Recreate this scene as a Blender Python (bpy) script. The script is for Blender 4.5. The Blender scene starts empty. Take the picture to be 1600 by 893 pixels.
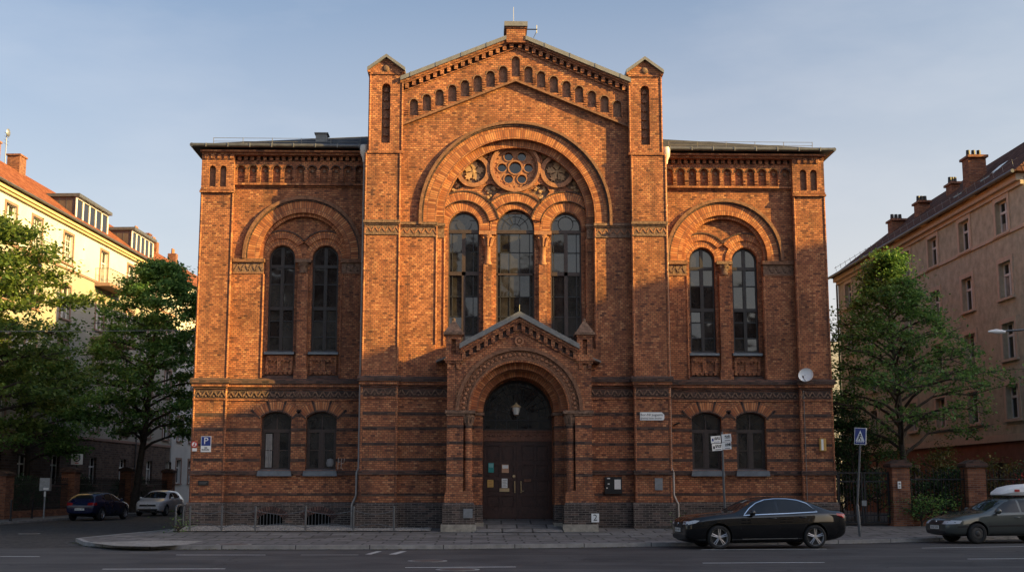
# evening light: sun lamp, sky and exposure
SUN, SUNC, SKY, DUST, SAT, CLOUD, EXPO = 5.0, (1.0, .67, .185), .070, 1.5, 1.05, 6.4, 1.34
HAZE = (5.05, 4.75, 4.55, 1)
import bpy, bmesh, math, random
from math import sin, cos, tan, pi, sqrt, atan2, radians as R
from mathutils import Vector, Matrix
from mathutils.geometry import tessellate_polygon, delaunay_2d_cdt
from mathutils.bvhtree import BVHTree

rnd = random.Random(11)
sc = bpy.context.scene
COL = sc.collection

# ---------------------------------------------------------------- camera
CAMX, CAMZ, FPX, TILT, YAW = -1.49, 1.8, 1988.0, R(8.9), R(1.67)
cam_d = bpy.data.cameras.new('camera'); cam_d.sensor_width = 36; cam_d.lens = FPX / 1600 * 36
cam_d.clip_end = 3000; cam_d.clip_start = .1
cam = bpy.data.objects.new('camera', cam_d); COL.objects.link(cam)
cam.location = (CAMX, 0, CAMZ); cam.rotation_euler = (pi / 2 + TILT, 0, -YAW)
sc.camera = cam


def ray(px, py):
    u = (px - 800) / FPX; v = -(py - 446.5) / FPX
    f = (sin(YAW) * cos(TILT), cos(YAW) * cos(TILT), sin(TILT)); r = (cos(YAW), -sin(YAW), 0)
    up = (-sin(YAW) * sin(TILT), -cos(YAW) * sin(TILT), cos(TILT))
    return [f[i] + u * r[i] + v * up[i] for i in range(3)]


def at(px, py, Y):            # survey helper: photo pixel -> (x, z) on the plane y = Y
    d = ray(px, py); t = Y / d[1]
    return CAMX + t * d[0], CAMZ + t * d[2]


def gr(px, py, z=0.0):        # photo pixel -> (x, y) on the level ground z
    d = ray(px, py); t = (z - CAMZ) / d[2]
    return CAMX + t * d[0], t * d[1]


# ---------------------------------------------------------------- materials
def newmat(name):
    m = bpy.data.materials.new(name); m.use_nodes = True
    nt = m.node_tree; b = nt.nodes['Principled BSDF']
    return m, nt, b, nt.nodes.new, nt.links.new


def ramp(nt, stops):
    n = nt.nodes.new('ShaderNodeValToRGB'); e = n.color_ramp.elements
    e[0].position, e[0].color = stops[0][0], (*stops[0][1], 1)
    e[1].position, e[1].color = stops[-1][0], (*stops[-1][1], 1)
    for p, c in stops[1:-1]:
        x = e.new(p); x.color = (*c, 1)
    return n


def mat(name, c, rough=.7, metal=0, var=.15, scale=3.0, bump=0, bscale=40, spec=.5, coat=0, uv=False):
    m, nt, b, N, L = newmat(name)
    b.inputs['Roughness'].default_value = rough; b.inputs['Metallic'].default_value = metal
    b.inputs['Specular IOR Level'].default_value = spec; b.inputs['Coat Weight'].default_value = coat
    b.inputs['Coat Roughness'].default_value = .04
    if var:
        tc = N('ShaderNodeTexCoord'); n = N('ShaderNodeTexNoise'); n.inputs['Scale'].default_value = scale
        n.inputs['Detail'].default_value = 6; n.inputs['Roughness'].default_value = .65
        L(tc.outputs['Object'], n.inputs['Vector'])
        lo = tuple(x * (1 - var) for x in c); hi = tuple(min(1, x * (1 + var)) for x in c)
        r = ramp(nt, [(.3, lo), (.7, hi)]); L(n.outputs['Fac'], r.inputs['Fac'])
        L(r.outputs['Color'], b.inputs['Base Color'])
    else:
        b.inputs['Base Color'].default_value = (*c, 1)
    if bump:
        tc = N('ShaderNodeTexCoord'); n = N('ShaderNodeTexNoise'); n.inputs['Scale'].default_value = bscale
        n.inputs['Detail'].default_value = 4
        L(tc.outputs['Object'], n.inputs['Vector'])
        bp = N('ShaderNodeBump'); bp.inputs['Strength'].default_value = bump; bp.inputs['Distance'].default_value = .02
        L(n.outputs['Fac'], bp.inputs['Height']); L(bp.outputs['Normal'], b.inputs['Normal'])
    return m


def brickmat(name, stops, mortar, w=.25, h=.077, ms=.009, stain=.35, soot=(.04, .028, .026), sootlvl=.62, rough=.88, bump=.5, off=.5, spec=.25):
    """brick courses from the UV map in metres; colour of each brick, patchy weathering, soot"""
    m, nt, b, N, L = newmat(name)
    uv = N('ShaderNodeUVMap')
    br = N('ShaderNodeTexBrick'); br.offset = off
    br.inputs['Scale'].default_value = 1; br.inputs['Brick Width'].default_value = w; br.inputs['Row Height'].default_value = h
    br.inputs['Mortar Size'].default_value = ms; br.inputs['Mortar Smooth'].default_value = .2; br.inputs['Bias'].default_value = 0
    br.inputs['Color1'].default_value = (0, 0, 0, 1); br.inputs['Color2'].default_value = (1, 1, 1, 1)
    br.inputs['Mortar'].default_value = (.5, .5, .5, 1)
    L(uv.outputs['UV'], br.inputs['Vector'])
    r = ramp(nt, stops); L(br.outputs['Color'], r.inputs['Fac'])
    geo = N('ShaderNodeNewGeometry')
    n1 = N('ShaderNodeTexNoise'); n1.inputs['Scale'].default_value = .7; n1.inputs['Detail'].default_value = 8; n1.inputs['Roughness'].default_value = .72
    L(geo.outputs['Position'], n1.inputs['Vector'])
    r1 = ramp(nt, [(.32, (1 - stain, 1 - stain * 1.05, 1 - stain * 1.1)), (.52, (1, 1, 1)), (.72, (1 + stain * .55, 1 + stain * .5, 1 + stain * .45))])
    L(n1.outputs['Fac'], r1.inputs['Fac'])
    mx = N('ShaderNodeMix'); mx.data_type = 'RGBA'; mx.blend_type = 'MULTIPLY'; mx.inputs[0].default_value = 1
    L(r.outputs['Color'], mx.inputs[6]); L(r1.outputs['Color'], mx.inputs[7])
    n4 = N('ShaderNodeTexNoise'); n4.inputs['Scale'].default_value = 3.1; n4.inputs['Detail'].default_value = 5; n4.inputs['Roughness'].default_value = .8
    L(geo.outputs['Position'], n4.inputs['Vector'])
    r4 = ramp(nt, [(.3, (.80, .77, .75)), (.5, (1, 1, 1)), (.7, (1.13, 1.14, 1.15))]); L(n4.outputs['Fac'], r4.inputs['Fac'])
    mx4 = N('ShaderNodeMix'); mx4.data_type = 'RGBA'; mx4.blend_type = 'MULTIPLY'; mx4.inputs[0].default_value = 1
    L(mx.outputs[2], mx4.inputs[6]); L(r4.outputs['Color'], mx4.inputs[7]); mx = mx4
    # mortar
    mm = N('ShaderNodeMix'); mm.data_type = 'RGBA'; mm.inputs[7].default_value = (*mortar, 1)
    L(br.outputs['Fac'], mm.inputs[0]); L(mx.outputs[2], mm.inputs[6])
    # soot patches, stretched down the wall
    mp = N('ShaderNodeMapping'); mp.inputs['Scale'].default_value = (2.6, 2.6, .30)
    L(geo.outputs['Position'], mp.inputs['Vector'])
    n2 = N('ShaderNodeTexNoise'); n2.inputs['Scale'].default_value = 1.1; n2.inputs['Detail'].default_value = 10; n2.inputs['Roughness'].default_value = .75
    L(mp.outputs['Vector'], n2.inputs['Vector'])
    r2 = ramp(nt, [(sootlvl - .12, (0, 0, 0)), (sootlvl + .12, (.75, .75, .75))]); L(n2.outputs['Fac'], r2.inputs['Fac'])
    ms_ = N('ShaderNodeMix'); ms_.data_type = 'RGBA'; ms_.inputs[7].default_value = (*soot, 1)
    L(r2.outputs['Color'], ms_.inputs[0]); L(mm.outputs[2], ms_.inputs[6])
    L(ms_.outputs[2], b.inputs['Base Color'])
    b.inputs['Roughness'].default_value = rough; b.inputs['Specular IOR Level'].default_value = spec
    sub = N('ShaderNodeMath'); sub.operation = 'SUBTRACT'
    n3 = N('ShaderNodeTexNoise'); n3.inputs['Scale'].default_value = 25; n3.inputs['Detail'].default_value = 3
    L(geo.outputs['Position'], n3.inputs['Vector'])
    L(n3.outputs['Fac'], sub.inputs[0]); L(br.outputs['Fac'], sub.inputs[1])
    bp = N('ShaderNodeBump'); bp.inputs['Strength'].default_value = bump; bp.inputs['Distance'].default_value = .012
    L(sub.outputs[0], bp.inputs['Height']); L(bp.outputs['Normal'], b.inputs['Normal'])
    return m


M = {}
M['brick'] = brickmat('brick', [(0, (.13, .052, .036)), (.10, (.26, .090, .046)), (.45, (.40, .150, .070)), (.88, (.47, .192, .088)), (1, (.56, .265, .125))], (.15, .078, .05), w=.145, h=.075, ms=.011, stain=.5, sootlvl=.60)
M['arch'] = brickmat('arch_brick', [(0, (.25, .08, .038)), (.5, (.44, .16, .066)), (1, (.56, .245, .105))], (.15, .08, .055), w=.30, h=.085, ms=.011, stain=.2, sootlvl=.76, off=.0)
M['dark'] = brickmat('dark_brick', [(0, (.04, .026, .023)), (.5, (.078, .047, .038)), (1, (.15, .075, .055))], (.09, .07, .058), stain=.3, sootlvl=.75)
M['archdark'] = brickmat('sooty_arch_brick', [(0, (.05, .035, .032)), (.5, (.11, .06, .05)), (1, (.17, .09, .07))], (.03, .025, .022), w=.26, h=.085, ms=.014, off=.0)
M['plinth'] = brickmat('plinth_brick', [(0, (.035, .028, .026)), (.5, (.07, .054, .048)), (.9, (.12, .086, .073)), (1, (.17, .11, .088))], (.20, .17, .145), stain=.45, soot=(.04, .035, .034), sootlvl=.56)
M['hood'] = mat('hood_brick', (.20, .095, .052), .85, var=.5, scale=7, bump=.7, bscale=24)
M['terra'] = mat('terracotta', (.32, .14, .07), .8, var=.35, scale=6, bump=.6, bscale=22)
M['terrad'] = mat('terracotta_weathered', (.17, .10, .065), .85, var=.55, scale=9, bump=.9, bscale=16)
M['pillar'] = brickmat('pillar_brick', [(0, (.13, .045, .028)), (.5, (.23, .085, .042)), (1, (.32, .13, .065))], (.18, .13, .10), stain=.3, sootlvl=.66)
M['housebrick'] = brickmat('house_brick', [(0, (.07, .04, .028)), (.5, (.115, .07, .05)), (1, (.16, .10, .07))], (.12, .10, .085), w=.5, h=.16, ms=.02, stain=.35)
M['stone'] = mat('granite', (.30, .27, .22), .85, var=.35, scale=5, bump=.5, bscale=60)
M['zinc'] = mat('zinc', (.20, .195, .185), .5, metal=.35, var=.2, scale=4)
M['sill'] = mat('zinc_sill', (.16, .18, .20), .45, metal=.4, var=.2, scale=5)
M['gutter'] = mat('gutter', (.12, .12, .12), .45, metal=.5, var=.25, scale=4)
M['pipe'] = mat('downpipe', (.25, .23, .21), .5, metal=.4, var=.25, scale=3)
M['pipelight'] = mat('hopper', (.62, .55, .47), .5, metal=.2, var=.15, scale=3)
M['frame'] = mat('window_frame', (.022, .016, .014), .5, var=.2, scale=8)
M['bframe'] = mat('brown_frame', (.045, .028, .022), .5, var=.25, scale=8)
M['lead'] = mat('lead', (.03, .03, .032), .5, metal=.3, var=0)
M['door'] = mat('door_wood', (.045, .016, .010), .42, var=.4, scale=7, bump=.2, bscale=30)
M['doorlight'] = mat('carved_wood', (.16, .06, .03), .55, var=.45, scale=9, bump=.6, bscale=26)
M['slate'] = brickmat('slate_roof', [(0, (.03, .03, .032)), (.6, (.055, .052, .05)), (1, (.085, .078, .07))], (.012, .012, .012), w=.3, h=.25, ms=.02, stain=.3, sootlvl=.8)
M['iron'] = mat('iron', (.018, .018, .02), .55, metal=.3, var=.2, scale=10)
M['steel'] = mat('galvanised', (.26, .27, .28), .45, metal=.7, var=.2, scale=8)
M['postgrey'] = mat('post_grey', (.10, .105, .11), .5, metal=.4, var=.2, scale=8)
M['white'] = mat('white_enamel', (.78, .77, .74), .45, var=.06, scale=5)
M['paper'] = mat('paper', (.72, .70, .66), .8, var=.08, scale=12)
M['black'] = mat('black_enamel', (.012, .012, .013), .35, var=0)
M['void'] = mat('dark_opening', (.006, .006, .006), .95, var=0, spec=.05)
M['blue'] = mat('blue_enamel', (.012, .035, .20), .4, var=.08, scale=6)
M['red'] = mat('red_enamel', (.45, .03, .025), .4, var=.08, scale=6)
M['teal'] = mat('teal_print', (.03, .26, .24), .7, var=.15, scale=14)
M['mint'] = mat('mint_print', (.18, .42, .42), .7, var=.12, scale=14)
M['tan'] = mat('tan_print', (.55, .30, .18), .75, var=.12, scale=14)
M['ochre'] = mat('ochre_print', (.55, .33, .09), .75, var=.12, scale=14)
M['brass'] = mat('brass', (.55, .40, .22), .4, metal=.6, var=.15, scale=9)
M['chrome'] = mat('chrome', (.75, .75, .76), .18, metal=1, var=0)
M['leafA'] = None


def glassmat(name, c, rough=.04, wob=.0, spec=.5):
    m, nt, b, N, L = newmat(name)
    b.inputs['Base Color'].default_value = (*c, 1); b.inputs['Roughness'].default_value = rough
    b.inputs['Specular IOR Level'].default_value = spec
    if wob:
        g = N('ShaderNodeNewGeometry'); n = N('ShaderNodeTexNoise'); n.inputs['Scale'].default_value = 1.3; n.inputs['Detail'].default_value = 2
        L(g.outputs['Position'], n.inputs['Vector'])
        bp = N('ShaderNodeBump'); bp.inputs['Strength'].default_value = wob; bp.inputs['Distance'].default_value = .05
        L(n.outputs['Fac'], bp.inputs['Height']); L(bp.outputs['Normal'], b.inputs['Normal'])
        n2 = N('ShaderNodeTexNoise'); n2.inputs['Scale'].default_value = 2.2; n2.inputs['Detail'].default_value = 6
        L(g.outputs['Position'], n2.inputs['Vector'])
        r = ramp(nt, [(.35, tuple(x * .6 for x in c)), (.7, tuple(x * 1.9 for x in c))]); L(n2.outputs['Fac'], r.inputs['Fac'])
        L(r.outputs['Color'], b.inputs['Base Color'])
    return m


M['glass'] = glassmat('leaded_glass', (.020, .0175, .016), .05, .14, spec=.75)
M['glass2'] = glassmat('house_glass', (.010, .010, .011), .03)
M['glasscurt'] = glassmat('curtained_glass', (.20, .19, .175), .05, .02)
M['curtain'] = mat('curtain', (.22, .21, .20), .9, var=.2, scale=6)
M['carglass'] = glassmat('car_glass', (.016, .018, .020), .02, spec=.38)
M['lampglass'] = glassmat('lamp_glass', (.45, .44, .40), .15)


def leafmat(name, cs, trans=.35):
    m, nt, b, N, L = newmat(name)
    g = N('ShaderNodeNewGeometry'); r = ramp(nt, [(i / (len(cs) - 1), c) for i, c in enumerate(cs)])
    L(g.outputs['Random Per Island'], r.inputs['Fac'])
    L(r.outputs['Color'], b.inputs['Base Color']); b.inputs['Roughness'].default_value = .55; b.inputs['Specular IOR Level'].default_value = .3
    tr = N('ShaderNodeBsdfTranslucent'); L(r.outputs['Color'], tr.inputs['Color'])
    mx = N('ShaderNodeMixShader'); mx.inputs[0].default_value = trans
    L(b.outputs[0], mx.inputs[1]); L(tr.outputs[0], mx.inputs[2])
    L(mx.outputs[0], nt.nodes['Material Output'].inputs['Surface'])
    return m


M['leaf'] = leafmat('leaf_green', [(.05, .115, .034), (.08, .18, .046), (.13, .25, .065), (.19, .31, .08), (.07, .145, .045)], .45)
M['leafy'] = leafmat('leaf_yellow_green', [(.05, .10, .028), (.10, .17, .038), (.165, .23, .05), (.22, .28, .07)], .45)
M['leafd'] = leafmat('leaf_dark', [(.02, .055, .022), (.035, .085, .03), (.05, .115, .038)], .3)
M['leafo'] = leafmat('leaf_ochre', [(.05, .07, .02), (.10, .095, .02), (.15, .12, .025), (.05, .08, .025)])
M['bark'] = mat('bark', (.045, .035, .027), .9, var=.4, scale=6, bump=.8, bscale=18)


def roadmat(name, c, var=.2, speck=.5, rough=.85, streak=True):
    m, nt, b, N, L = newmat(name)
    g = N('ShaderNodeNewGeometry')
    mp = N('ShaderNodeMapping'); mp.inputs['Scale'].default_value = (.05, .55, 1) if streak else (.5, .5, .5)
    L(g.outputs['Position'], mp.inputs['Vector'])
    n = N('ShaderNodeTexNoise'); n.inputs['Scale'].default_value = 1.6; n.inputs['Detail'].default_value = 9; n.inputs['Roughness'].default_value = .7
    L(mp.outputs['Vector'], n.inputs['Vector'])
    r = ramp(nt, [(.3, tuple(x * (1 - var) for x in c)), (.7, tuple(x * (1 + var) for x in c))]); L(n.outputs['Fac'], r.inputs['Fac'])
    n2 = N('ShaderNodeTexNoise'); n2.inputs['Scale'].default_value = 45; n2.inputs['Detail'].default_value = 3
    L(g.outputs['Position'], n2.inputs['Vector'])
    r2 = ramp(nt, [(.3, (1 - speck,) * 3), (.75, (1 + speck,) * 3)]); L(n2.outputs['Fac'], r2.inputs['Fac'])
    mx = N('ShaderNodeMix'); mx.data_type = 'RGBA'; mx.blend_type = 'MULTIPLY'; mx.inputs[0].default_value = 1
    L(r.outputs['Color'], mx.inputs[6]); L(r2.outputs['Color'], mx.inputs[7])
    # hairline cracks and sealed joints, oil blotches
    wv = N('ShaderNodeTexNoise'); wv.inputs['Scale'].default_value = .9; wv.inputs['Detail'].default_value = 4; L(g.outputs['Position'], wv.inputs['Vector'])
    ad = N('ShaderNodeVectorMath'); ad.operation = 'MULTIPLY_ADD'; ad.inputs[1].default_value = (1.6, 1.6, 0); L(wv.outputs['Color'], ad.inputs[0]); L(g.outputs['Position'], ad.inputs[2])
    vo = N('ShaderNodeTexVoronoi'); vo.feature = 'DISTANCE_TO_EDGE'; vo.inputs['Scale'].default_value = .16; L(ad.outputs[0], vo.inputs['Vector'])
    cr = ramp(nt, [(0, (.35, .35, .35)), (.006, (1, 1, 1))]); L(vo.outputs['Distance'], cr.inputs['Fac'])
    ob = N('ShaderNodeTexNoise'); ob.inputs['Scale'].default_value = .55; ob.inputs['Detail'].default_value = 5; L(g.outputs['Position'], ob.inputs['Vector'])
    orr = ramp(nt, [(.36, (.62, .62, .64)), (.5, (1, 1, 1)), (.68, (1.18, 1.16, 1.14))]); L(ob.outputs['Fac'], orr.inputs['Fac'])
    m3 = N('ShaderNodeMix'); m3.data_type = 'RGBA'; m3.blend_type = 'MULTIPLY'; m3.inputs[0].default_value = 1; L(mx.outputs[2], m3.inputs[6]); L(cr.outputs['Color'], m3.inputs[7])
    m4 = N('ShaderNodeMix'); m4.data_type = 'RGBA'; m4.blend_type = 'MULTIPLY'; m4.inputs[0].default_value = 1; L(m3.outputs[2], m4.inputs[6]); L(orr.outputs['Color'], m4.inputs[7]); L(m4.outputs[2], b.inputs['Base Color'])
    b.inputs['Roughness'].default_value = rough
    bp = N('ShaderNodeBump'); bp.inputs['Strength'].default_value = .4; bp.inputs['Distance'].default_value = .01
    L(n2.outputs['Fac'], bp.inputs['Height']); L(bp.outputs['Normal'], b.inputs['Normal'])
    return m


M['asphalt'] = roadmat('asphalt', (.050, .0455, .0445), .60, .5)
M['patch'] = roadmat('asphalt_patch', (.036, .034, .034), .3, .5)
M['ground'] = roadmat('earth', (.06, .055, .048), .3, .4, streak=False)
M['cobble'] = brickmat('cobbles', [(0, (.035, .033, .033)), (.5, (.06, .055, .053)), (1, (.10, .09, .085))], (.03, .028, .026), w=.16, h=.14, ms=.02, stain=.4, soot=(.035, .033, .03), sootlvl=.62, bump=1)
M['slab'] = brickmat('pavement_slabs', [(0, (.13, .122, .118)), (.5, (.165, .156, .15)), (1, (.21, .198, .188))], (.035, .033, .03), w=1.05, h=.85, ms=.034, stain=.45, soot=(.08, .075, .07), sootlvl=.55, bump=.5)
M['mosaic'] = brickmat('mosaic_paving', [(0, (.26, .245, .22)), (.5, (.34, .32, .29)), (1, (.42, .39, .36))], (.20, .19, .17), w=.07, h=.07, ms=.01, stain=.3, soot=(.09, .085, .078), sootlvl=.62)
M['gutterset'] = roadmat('gutter_setts', (.03, .028, .027), .3, .4)
M['kerb'] = mat('kerb_granite', (.24, .232, .22), .8, var=.3, scale=3, bump=.4, bscale=50)
M['paint'] = mat('road_paint', (.62, .61, .58), .7, var=.25, scale=8)
M['paintworn'] = mat('road_paint_worn', (.40, .39, .37), .75, var=.45, scale=10)
M['rust'] = mat('cast_iron_cover', (.09, .065, .055), .7, metal=.3, var=.35, scale=12)
M['pebble'] = leafmat('pebbles', [(.12, .11, .10), (.22, .20, .18), (.33, .31, .28), (.18, .16, .15)], 0)
M['cream'] = mat('cream_render', (.58, .56, .52), .9, var=.13, scale=.45, bump=.15, bscale=30)
M['beige'] = mat('beige_render', (.36, .335, .28), .9, var=.08, scale=.8, bump=.15, bscale=30)
M['ochrew'] = mat('ochre_cornice', (.55, .43, .24), .85, var=.08, scale=1)
M['redtile'] = brickmat('red_tiles', [(0, (.17, .055, .03)), (.5, (.25, .085, .042)), (1, (.34, .13, .065))], (.10, .035, .02), w=.25, h=.3, ms=.03, stain=.25, sootlvl=.8, spec=.06)
M['browntile'] = brickmat('brown_tiles', [(0, (.085, .040, .030)), (.5, (.14, .066, .046)), (1, (.19, .09, .062))], (.03, .018, .014), w=.25, h=.3, ms=.03, stain=.25, sootlvl=.8, spec=.04)
M['roughcast'] = mat('roughcast', (.45, .405, .30), .95, var=.28, scale=2.2, bump=.9, bscale=14)
M['surround'] = mat('surround', (.55, .43, .32), .85, var=.12, scale=4)
M['surroundp'] = mat('surround_brown', (.27, .16, .12), .85, var=.12, scale=4)
M['redwall'] = mat('red_render', (.22, .085, .055), .9, var=.2, scale=2)
M['whiteframe'] = mat('white_frame', (.70, .69, .66), .5, var=.05, scale=4)
M['cladding'] = mat('dormer_cladding', (.10, .075, .065), .6, metal=.2, var=.25, scale=3)
M['palewall'] = mat('pale_wall', (.30, .31, .33), .9, var=.06, scale=1)
M['opp'] = mat('opposite_render', (.46, .41, .34), .9, var=.2, scale=.5)


# ---------------------------------------------------------------- mesh builder
ORG = {}


def arc(cx, cz, r, a0, a1, n):
    return [(cx + r * cos(a0 + (a1 - a0) * i / n), cz + r * sin(a0 + (a1 - a0) * i / n)) for i in range(n + 1)]


def arched(cx, hw, z0, zs, n=20, r=None):
    """outline of an opening with a semicircular head, starting lower right"""
    return [(cx + hw, z0)] + arc(cx, zs, r or hw, 0, pi, n) + [(cx - hw, z0)]


def segmental(cx, hw, z0, zs, rise, n=12):
    rr = (hw * hw + rise * rise) / (2 * rise); cz = zs + rise - rr; a = math.asin(hw / rr)
    return [(cx + hw, z0)] + arc(cx, cz, rr, pi / 2 - a, pi / 2 + a, n) + [(cx - hw, z0)]


class MB:
    def __init__(s, mtx=None):
        s.v = []; s.f = []; s.uv = []; s.mi = []; s.m = mtx; s.sm = []

    def face(s, pts, uv=None, mi=0, smooth=False):
        pts = [Vector(p) for p in pts]
        if uv is None:
            n = Vector((0, 0, 0))
            for i in range(len(pts)):
                a, b = pts[i], pts[(i + 1) % len(pts)]
                n += Vector(((a.y - b.y) * (a.z + b.z), (a.z - b.z) * (a.x + b.x), (a.x - b.x) * (a.y + b.y)))
            ax, ay, az = abs(n.x), abs(n.y), abs(n.z)
            if az > ax and az > ay * 1.2: uv = [(p.x, p.y) for p in pts]
            elif ax > ay: uv = [(p.y, p.z) for p in pts]
            else: uv = [(p.x, p.z) for p in pts]
        if s.m is not None: pts = [s.m @ p for p in pts]
        i = len(s.v); s.v += [tuple(p) for p in pts]; s.f.append(list(range(i, i + len(pts)))); s.uv.append(uv); s.mi.append(mi); s.sm.append(smooth)
        return s

    def box(s, x0, x1, y0, y1, z0, z1, mi=0, skip=''):
        if x0 > x1: x0, x1 = x1, x0
        if y0 > y1: y0, y1 = y1, y0
        if z0 > z1: z0, z1 = z1, z0
        q = lambda *p: s.face(p, mi=mi)
        if 'f' not in skip: q((x0, y0, z0), (x1, y0, z0), (x1, y0, z1), (x0, y0, z1))
        if 'b' not in skip: q((x1, y1, z0), (x0, y1, z0), (x0, y1, z1), (x1, y1, z1))
        if 'l' not in skip: q((x0, y1, z0), (x0, y0, z0), (x0, y0, z1), (x0, y1, z1))
        if 'r' not in skip: q((x1, y0, z0), (x1, y1, z0), (x1, y1, z1), (x1, y0, z1))
        if 't' not in skip: q((x0, y0, z1), (x1, y0, z1), (x1, y1, z1), (x0, y1, z1))
        if 'd' not in skip: q((x0, y1, z0), (x1, y1, z0), (x1, y0, z0), (x0, y0, z0))
        return s

    def prism(s, outer, y0, y1, holes=(), back=False, mi=0, sides=True, holesides=True):
        """XZ outline (with holes) extruded from y0 (front) to y1"""
        def area(p): return sum(p[i][0] * p[(i + 1) % len(p)][1] - p[(i + 1) % len(p)][0] * p[i][1] for i in range(len(p)))
        outer = list(outer)
        if area(outer) < 0: outer.reverse()
        holes = [list(h) for h in holes]
        for h in holes:
            if area(h) > 0: h.reverse()
        loops = [[Vector((x, z, 0)) for x, z in l] for l in [outer] + holes]
        flat = [p for l in [outer] + holes for p in l]
        for t in tessellate_polygon(loops):
            a, b, c = (flat[i] for i in t)
            if (b[0] - a[0]) * (c[1] - a[1]) - (c[0] - a[0]) * (b[1] - a[1]) < 0: b, c = c, b
            s.face([(p[0], y0, p[1]) for p in (a, b, c)], uv=[(p[0], p[1]) for p in (a, b, c)], mi=mi)
            if back: s.face([(p[0], y1, p[1]) for p in (a, c, b)], uv=[(p[0], p[1]) for p in (a, c, b)], mi=mi)
        for k, l in enumerate([outer] + holes):
            if (k == 0 and not sides) or (k > 0 and not holesides): continue
            u = 0
            for i in range(len(l)):
                a, b = l[i], l[(i + 1) % len(l)]
                d = math.hypot(b[0] - a[0], b[1] - a[1])
                if d < 1e-6: continue
                s.face([(a[0], y0, a[1]), (a[0], y1, a[1]), (b[0], y1, b[1]), (b[0], y0, b[1])], uv=[(y0, u), (y1, u), (y1, u + d), (y0, u + d)], mi=mi)
                u += d
        return s

    def ring(s, cx, cz, r0, r1, y0, y1, a0=0, a1=pi, n=32, stilt=0, mi=0):
        """arch ring with radial bricks; optional straight stilts down from the springing"""
        A = [a0 + (a1 - a0) * i / n for i in range(n + 1)]
        p0 = [(cx + r0 * cos(a), cz + r0 * sin(a)) for a in A]; p1 = [(cx + r1 * cos(a), cz + r1 * sin(a)) for a in A]
        if stilt:
            p0 = [(p0[0][0], p0[0][1] - stilt)] + p0 + [(p0[-1][0], p0[-1][1] - stilt)]
            p1 = [(p1[0][0], p1[0][1] - stilt)] + p1 + [(p1[-1][0], p1[-1][1] - stilt)]
        u = 0
        for i in range(len(p0) - 1):
            a, b, c, d = p0[i], p1[i], p1[i + 1], p0[i + 1]
            du = math.hypot((a[0] + b[0] - c[0] - d[0]) / 2, (a[1] + b[1] - c[1] - d[1]) / 2)
            q = [(r0, u), (r1, u), (r1, u + du), (r0, u + du)]
            s.face([(a[0], y0, a[1]), (b[0], y0, b[1]), (c[0], y0, c[1]), (d[0], y0, d[1])], uv=q, mi=mi)
            s.face([(b[0], y0, b[1]), (b[0], y1, b[1]), (c[0], y1, c[1]), (c[0], y0, c[1])], uv=[(y0, u), (y1, u), (y1, u + du), (y0, u + du)], mi=mi)
            s.face([(d[0], y0, d[1]), (d[0], y1, d[1]), (a[0], y1, a[1]), (a[0], y0, a[1])], uv=[(y0, u + du), (y1, u + du), (y1, u), (y0, u)], mi=mi)
            u += du
        if abs(a1 - a0) < 2 * pi - .01:
            for k in (0, -1):
                a, b = p0[k], p1[k]
                s.face([(a[0], y0, a[1]), (a[0], y1, a[1]), (b[0], y1, b[1]), (b[0], y0, b[1])], mi=mi)
        return s

    def tube(s, pts, r, n=8, mi=0, caps=True):
        pts = [Vector(p) for p in pts]; k = len(pts)
        rs = r if isinstance(r, (list, tuple)) else [r] * k
        rings = []; ref = None
        for i, p in enumerate(pts):
            t = (pts[min(i + 1, k - 1)] - pts[max(i - 1, 0)]).normalized()
            if ref is None: ref = Vector((0, 0, 1)) if abs(t.z) < .9 else Vector((1, 0, 0))
            a = t.cross(ref).normalized(); b = t.cross(a)
            ref = a.cross(t)
            rings.append([p + (a * cos(2 * pi * j / n) + b * sin(2 * pi * j / n)) * rs[i] for j in range(n)])
        u = 0
        for i in range(k - 1):
            du = (pts[i + 1] - pts[i]).length
            for j in range(n):
                j2 = (j + 1) % n
                s.face([rings[i][j], rings[i + 1][j], rings[i + 1][j2], rings[i][j2]], uv=[(j * rs[i] * .8, u), (j * rs[i] * .8, u + du), ((j + 1) * rs[i] * .8, u + du), ((j + 1) * rs[i] * .8, u)], mi=mi, smooth=True)
            u += du
        if caps:
            s.face(rings[0], mi=mi); s.face(list(reversed(rings[-1])), mi=mi)
        return s

    def lathe(s, prof, c, n=16, mi=0, axis='z', rot=0, smooth=True):
        c = Vector(c)
        def pt(r, h, a):
            if axis == 'z': return c + Vector((r * cos(a), r * sin(a), h))
            if axis == 'y': return c + Vector((r * cos(a), h, r * sin(a)))
            return c + Vector((h, r * cos(a), r * sin(a)))
        u = 0
        for (r0, h0), (r1, h1) in zip(prof, prof[1:]):
            du = math.hypot(r1 - r0, h1 - h0)
            for j in range(n):
                a, b = rot + 2 * pi * j / n, rot + 2 * pi * (j + 1) / n
                q = [pt(r0, h0, a), pt(r0, h0, b), pt(r1, h1, b), pt(r1, h1, a)]
                uu = [(a * max(r0, r1), u), (b * max(r0, r1), u), (b * max(r0, r1), u + du), (a * max(r0, r1), u + du)]
                if r0 < 1e-5: q, uu = [q[0], q[2], q[3]], [uu[0], uu[2], uu[3]]
                elif r1 < 1e-5: q, uu = q[:3], uu[:3]
                s.face(q, uv=uu, mi=mi, smooth=smooth)
            u += du
        return s

    def disc(s, cx, cz, r, y, n=24, mi=0):
        s.face([(cx + r * cos(2 * pi * i / n), y, cz + r * sin(2 * pi * i / n)) for i in range(n)], mi=mi); return s

    def plate(s, cx, cz, r, y0, y1, n=24, mi=0):
        return s.prism([(cx + r * cos(2 * pi * i / n), cz + r * sin(2 * pi * i / n)) for i in range(n)], y0, y1, mi=mi)

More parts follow.
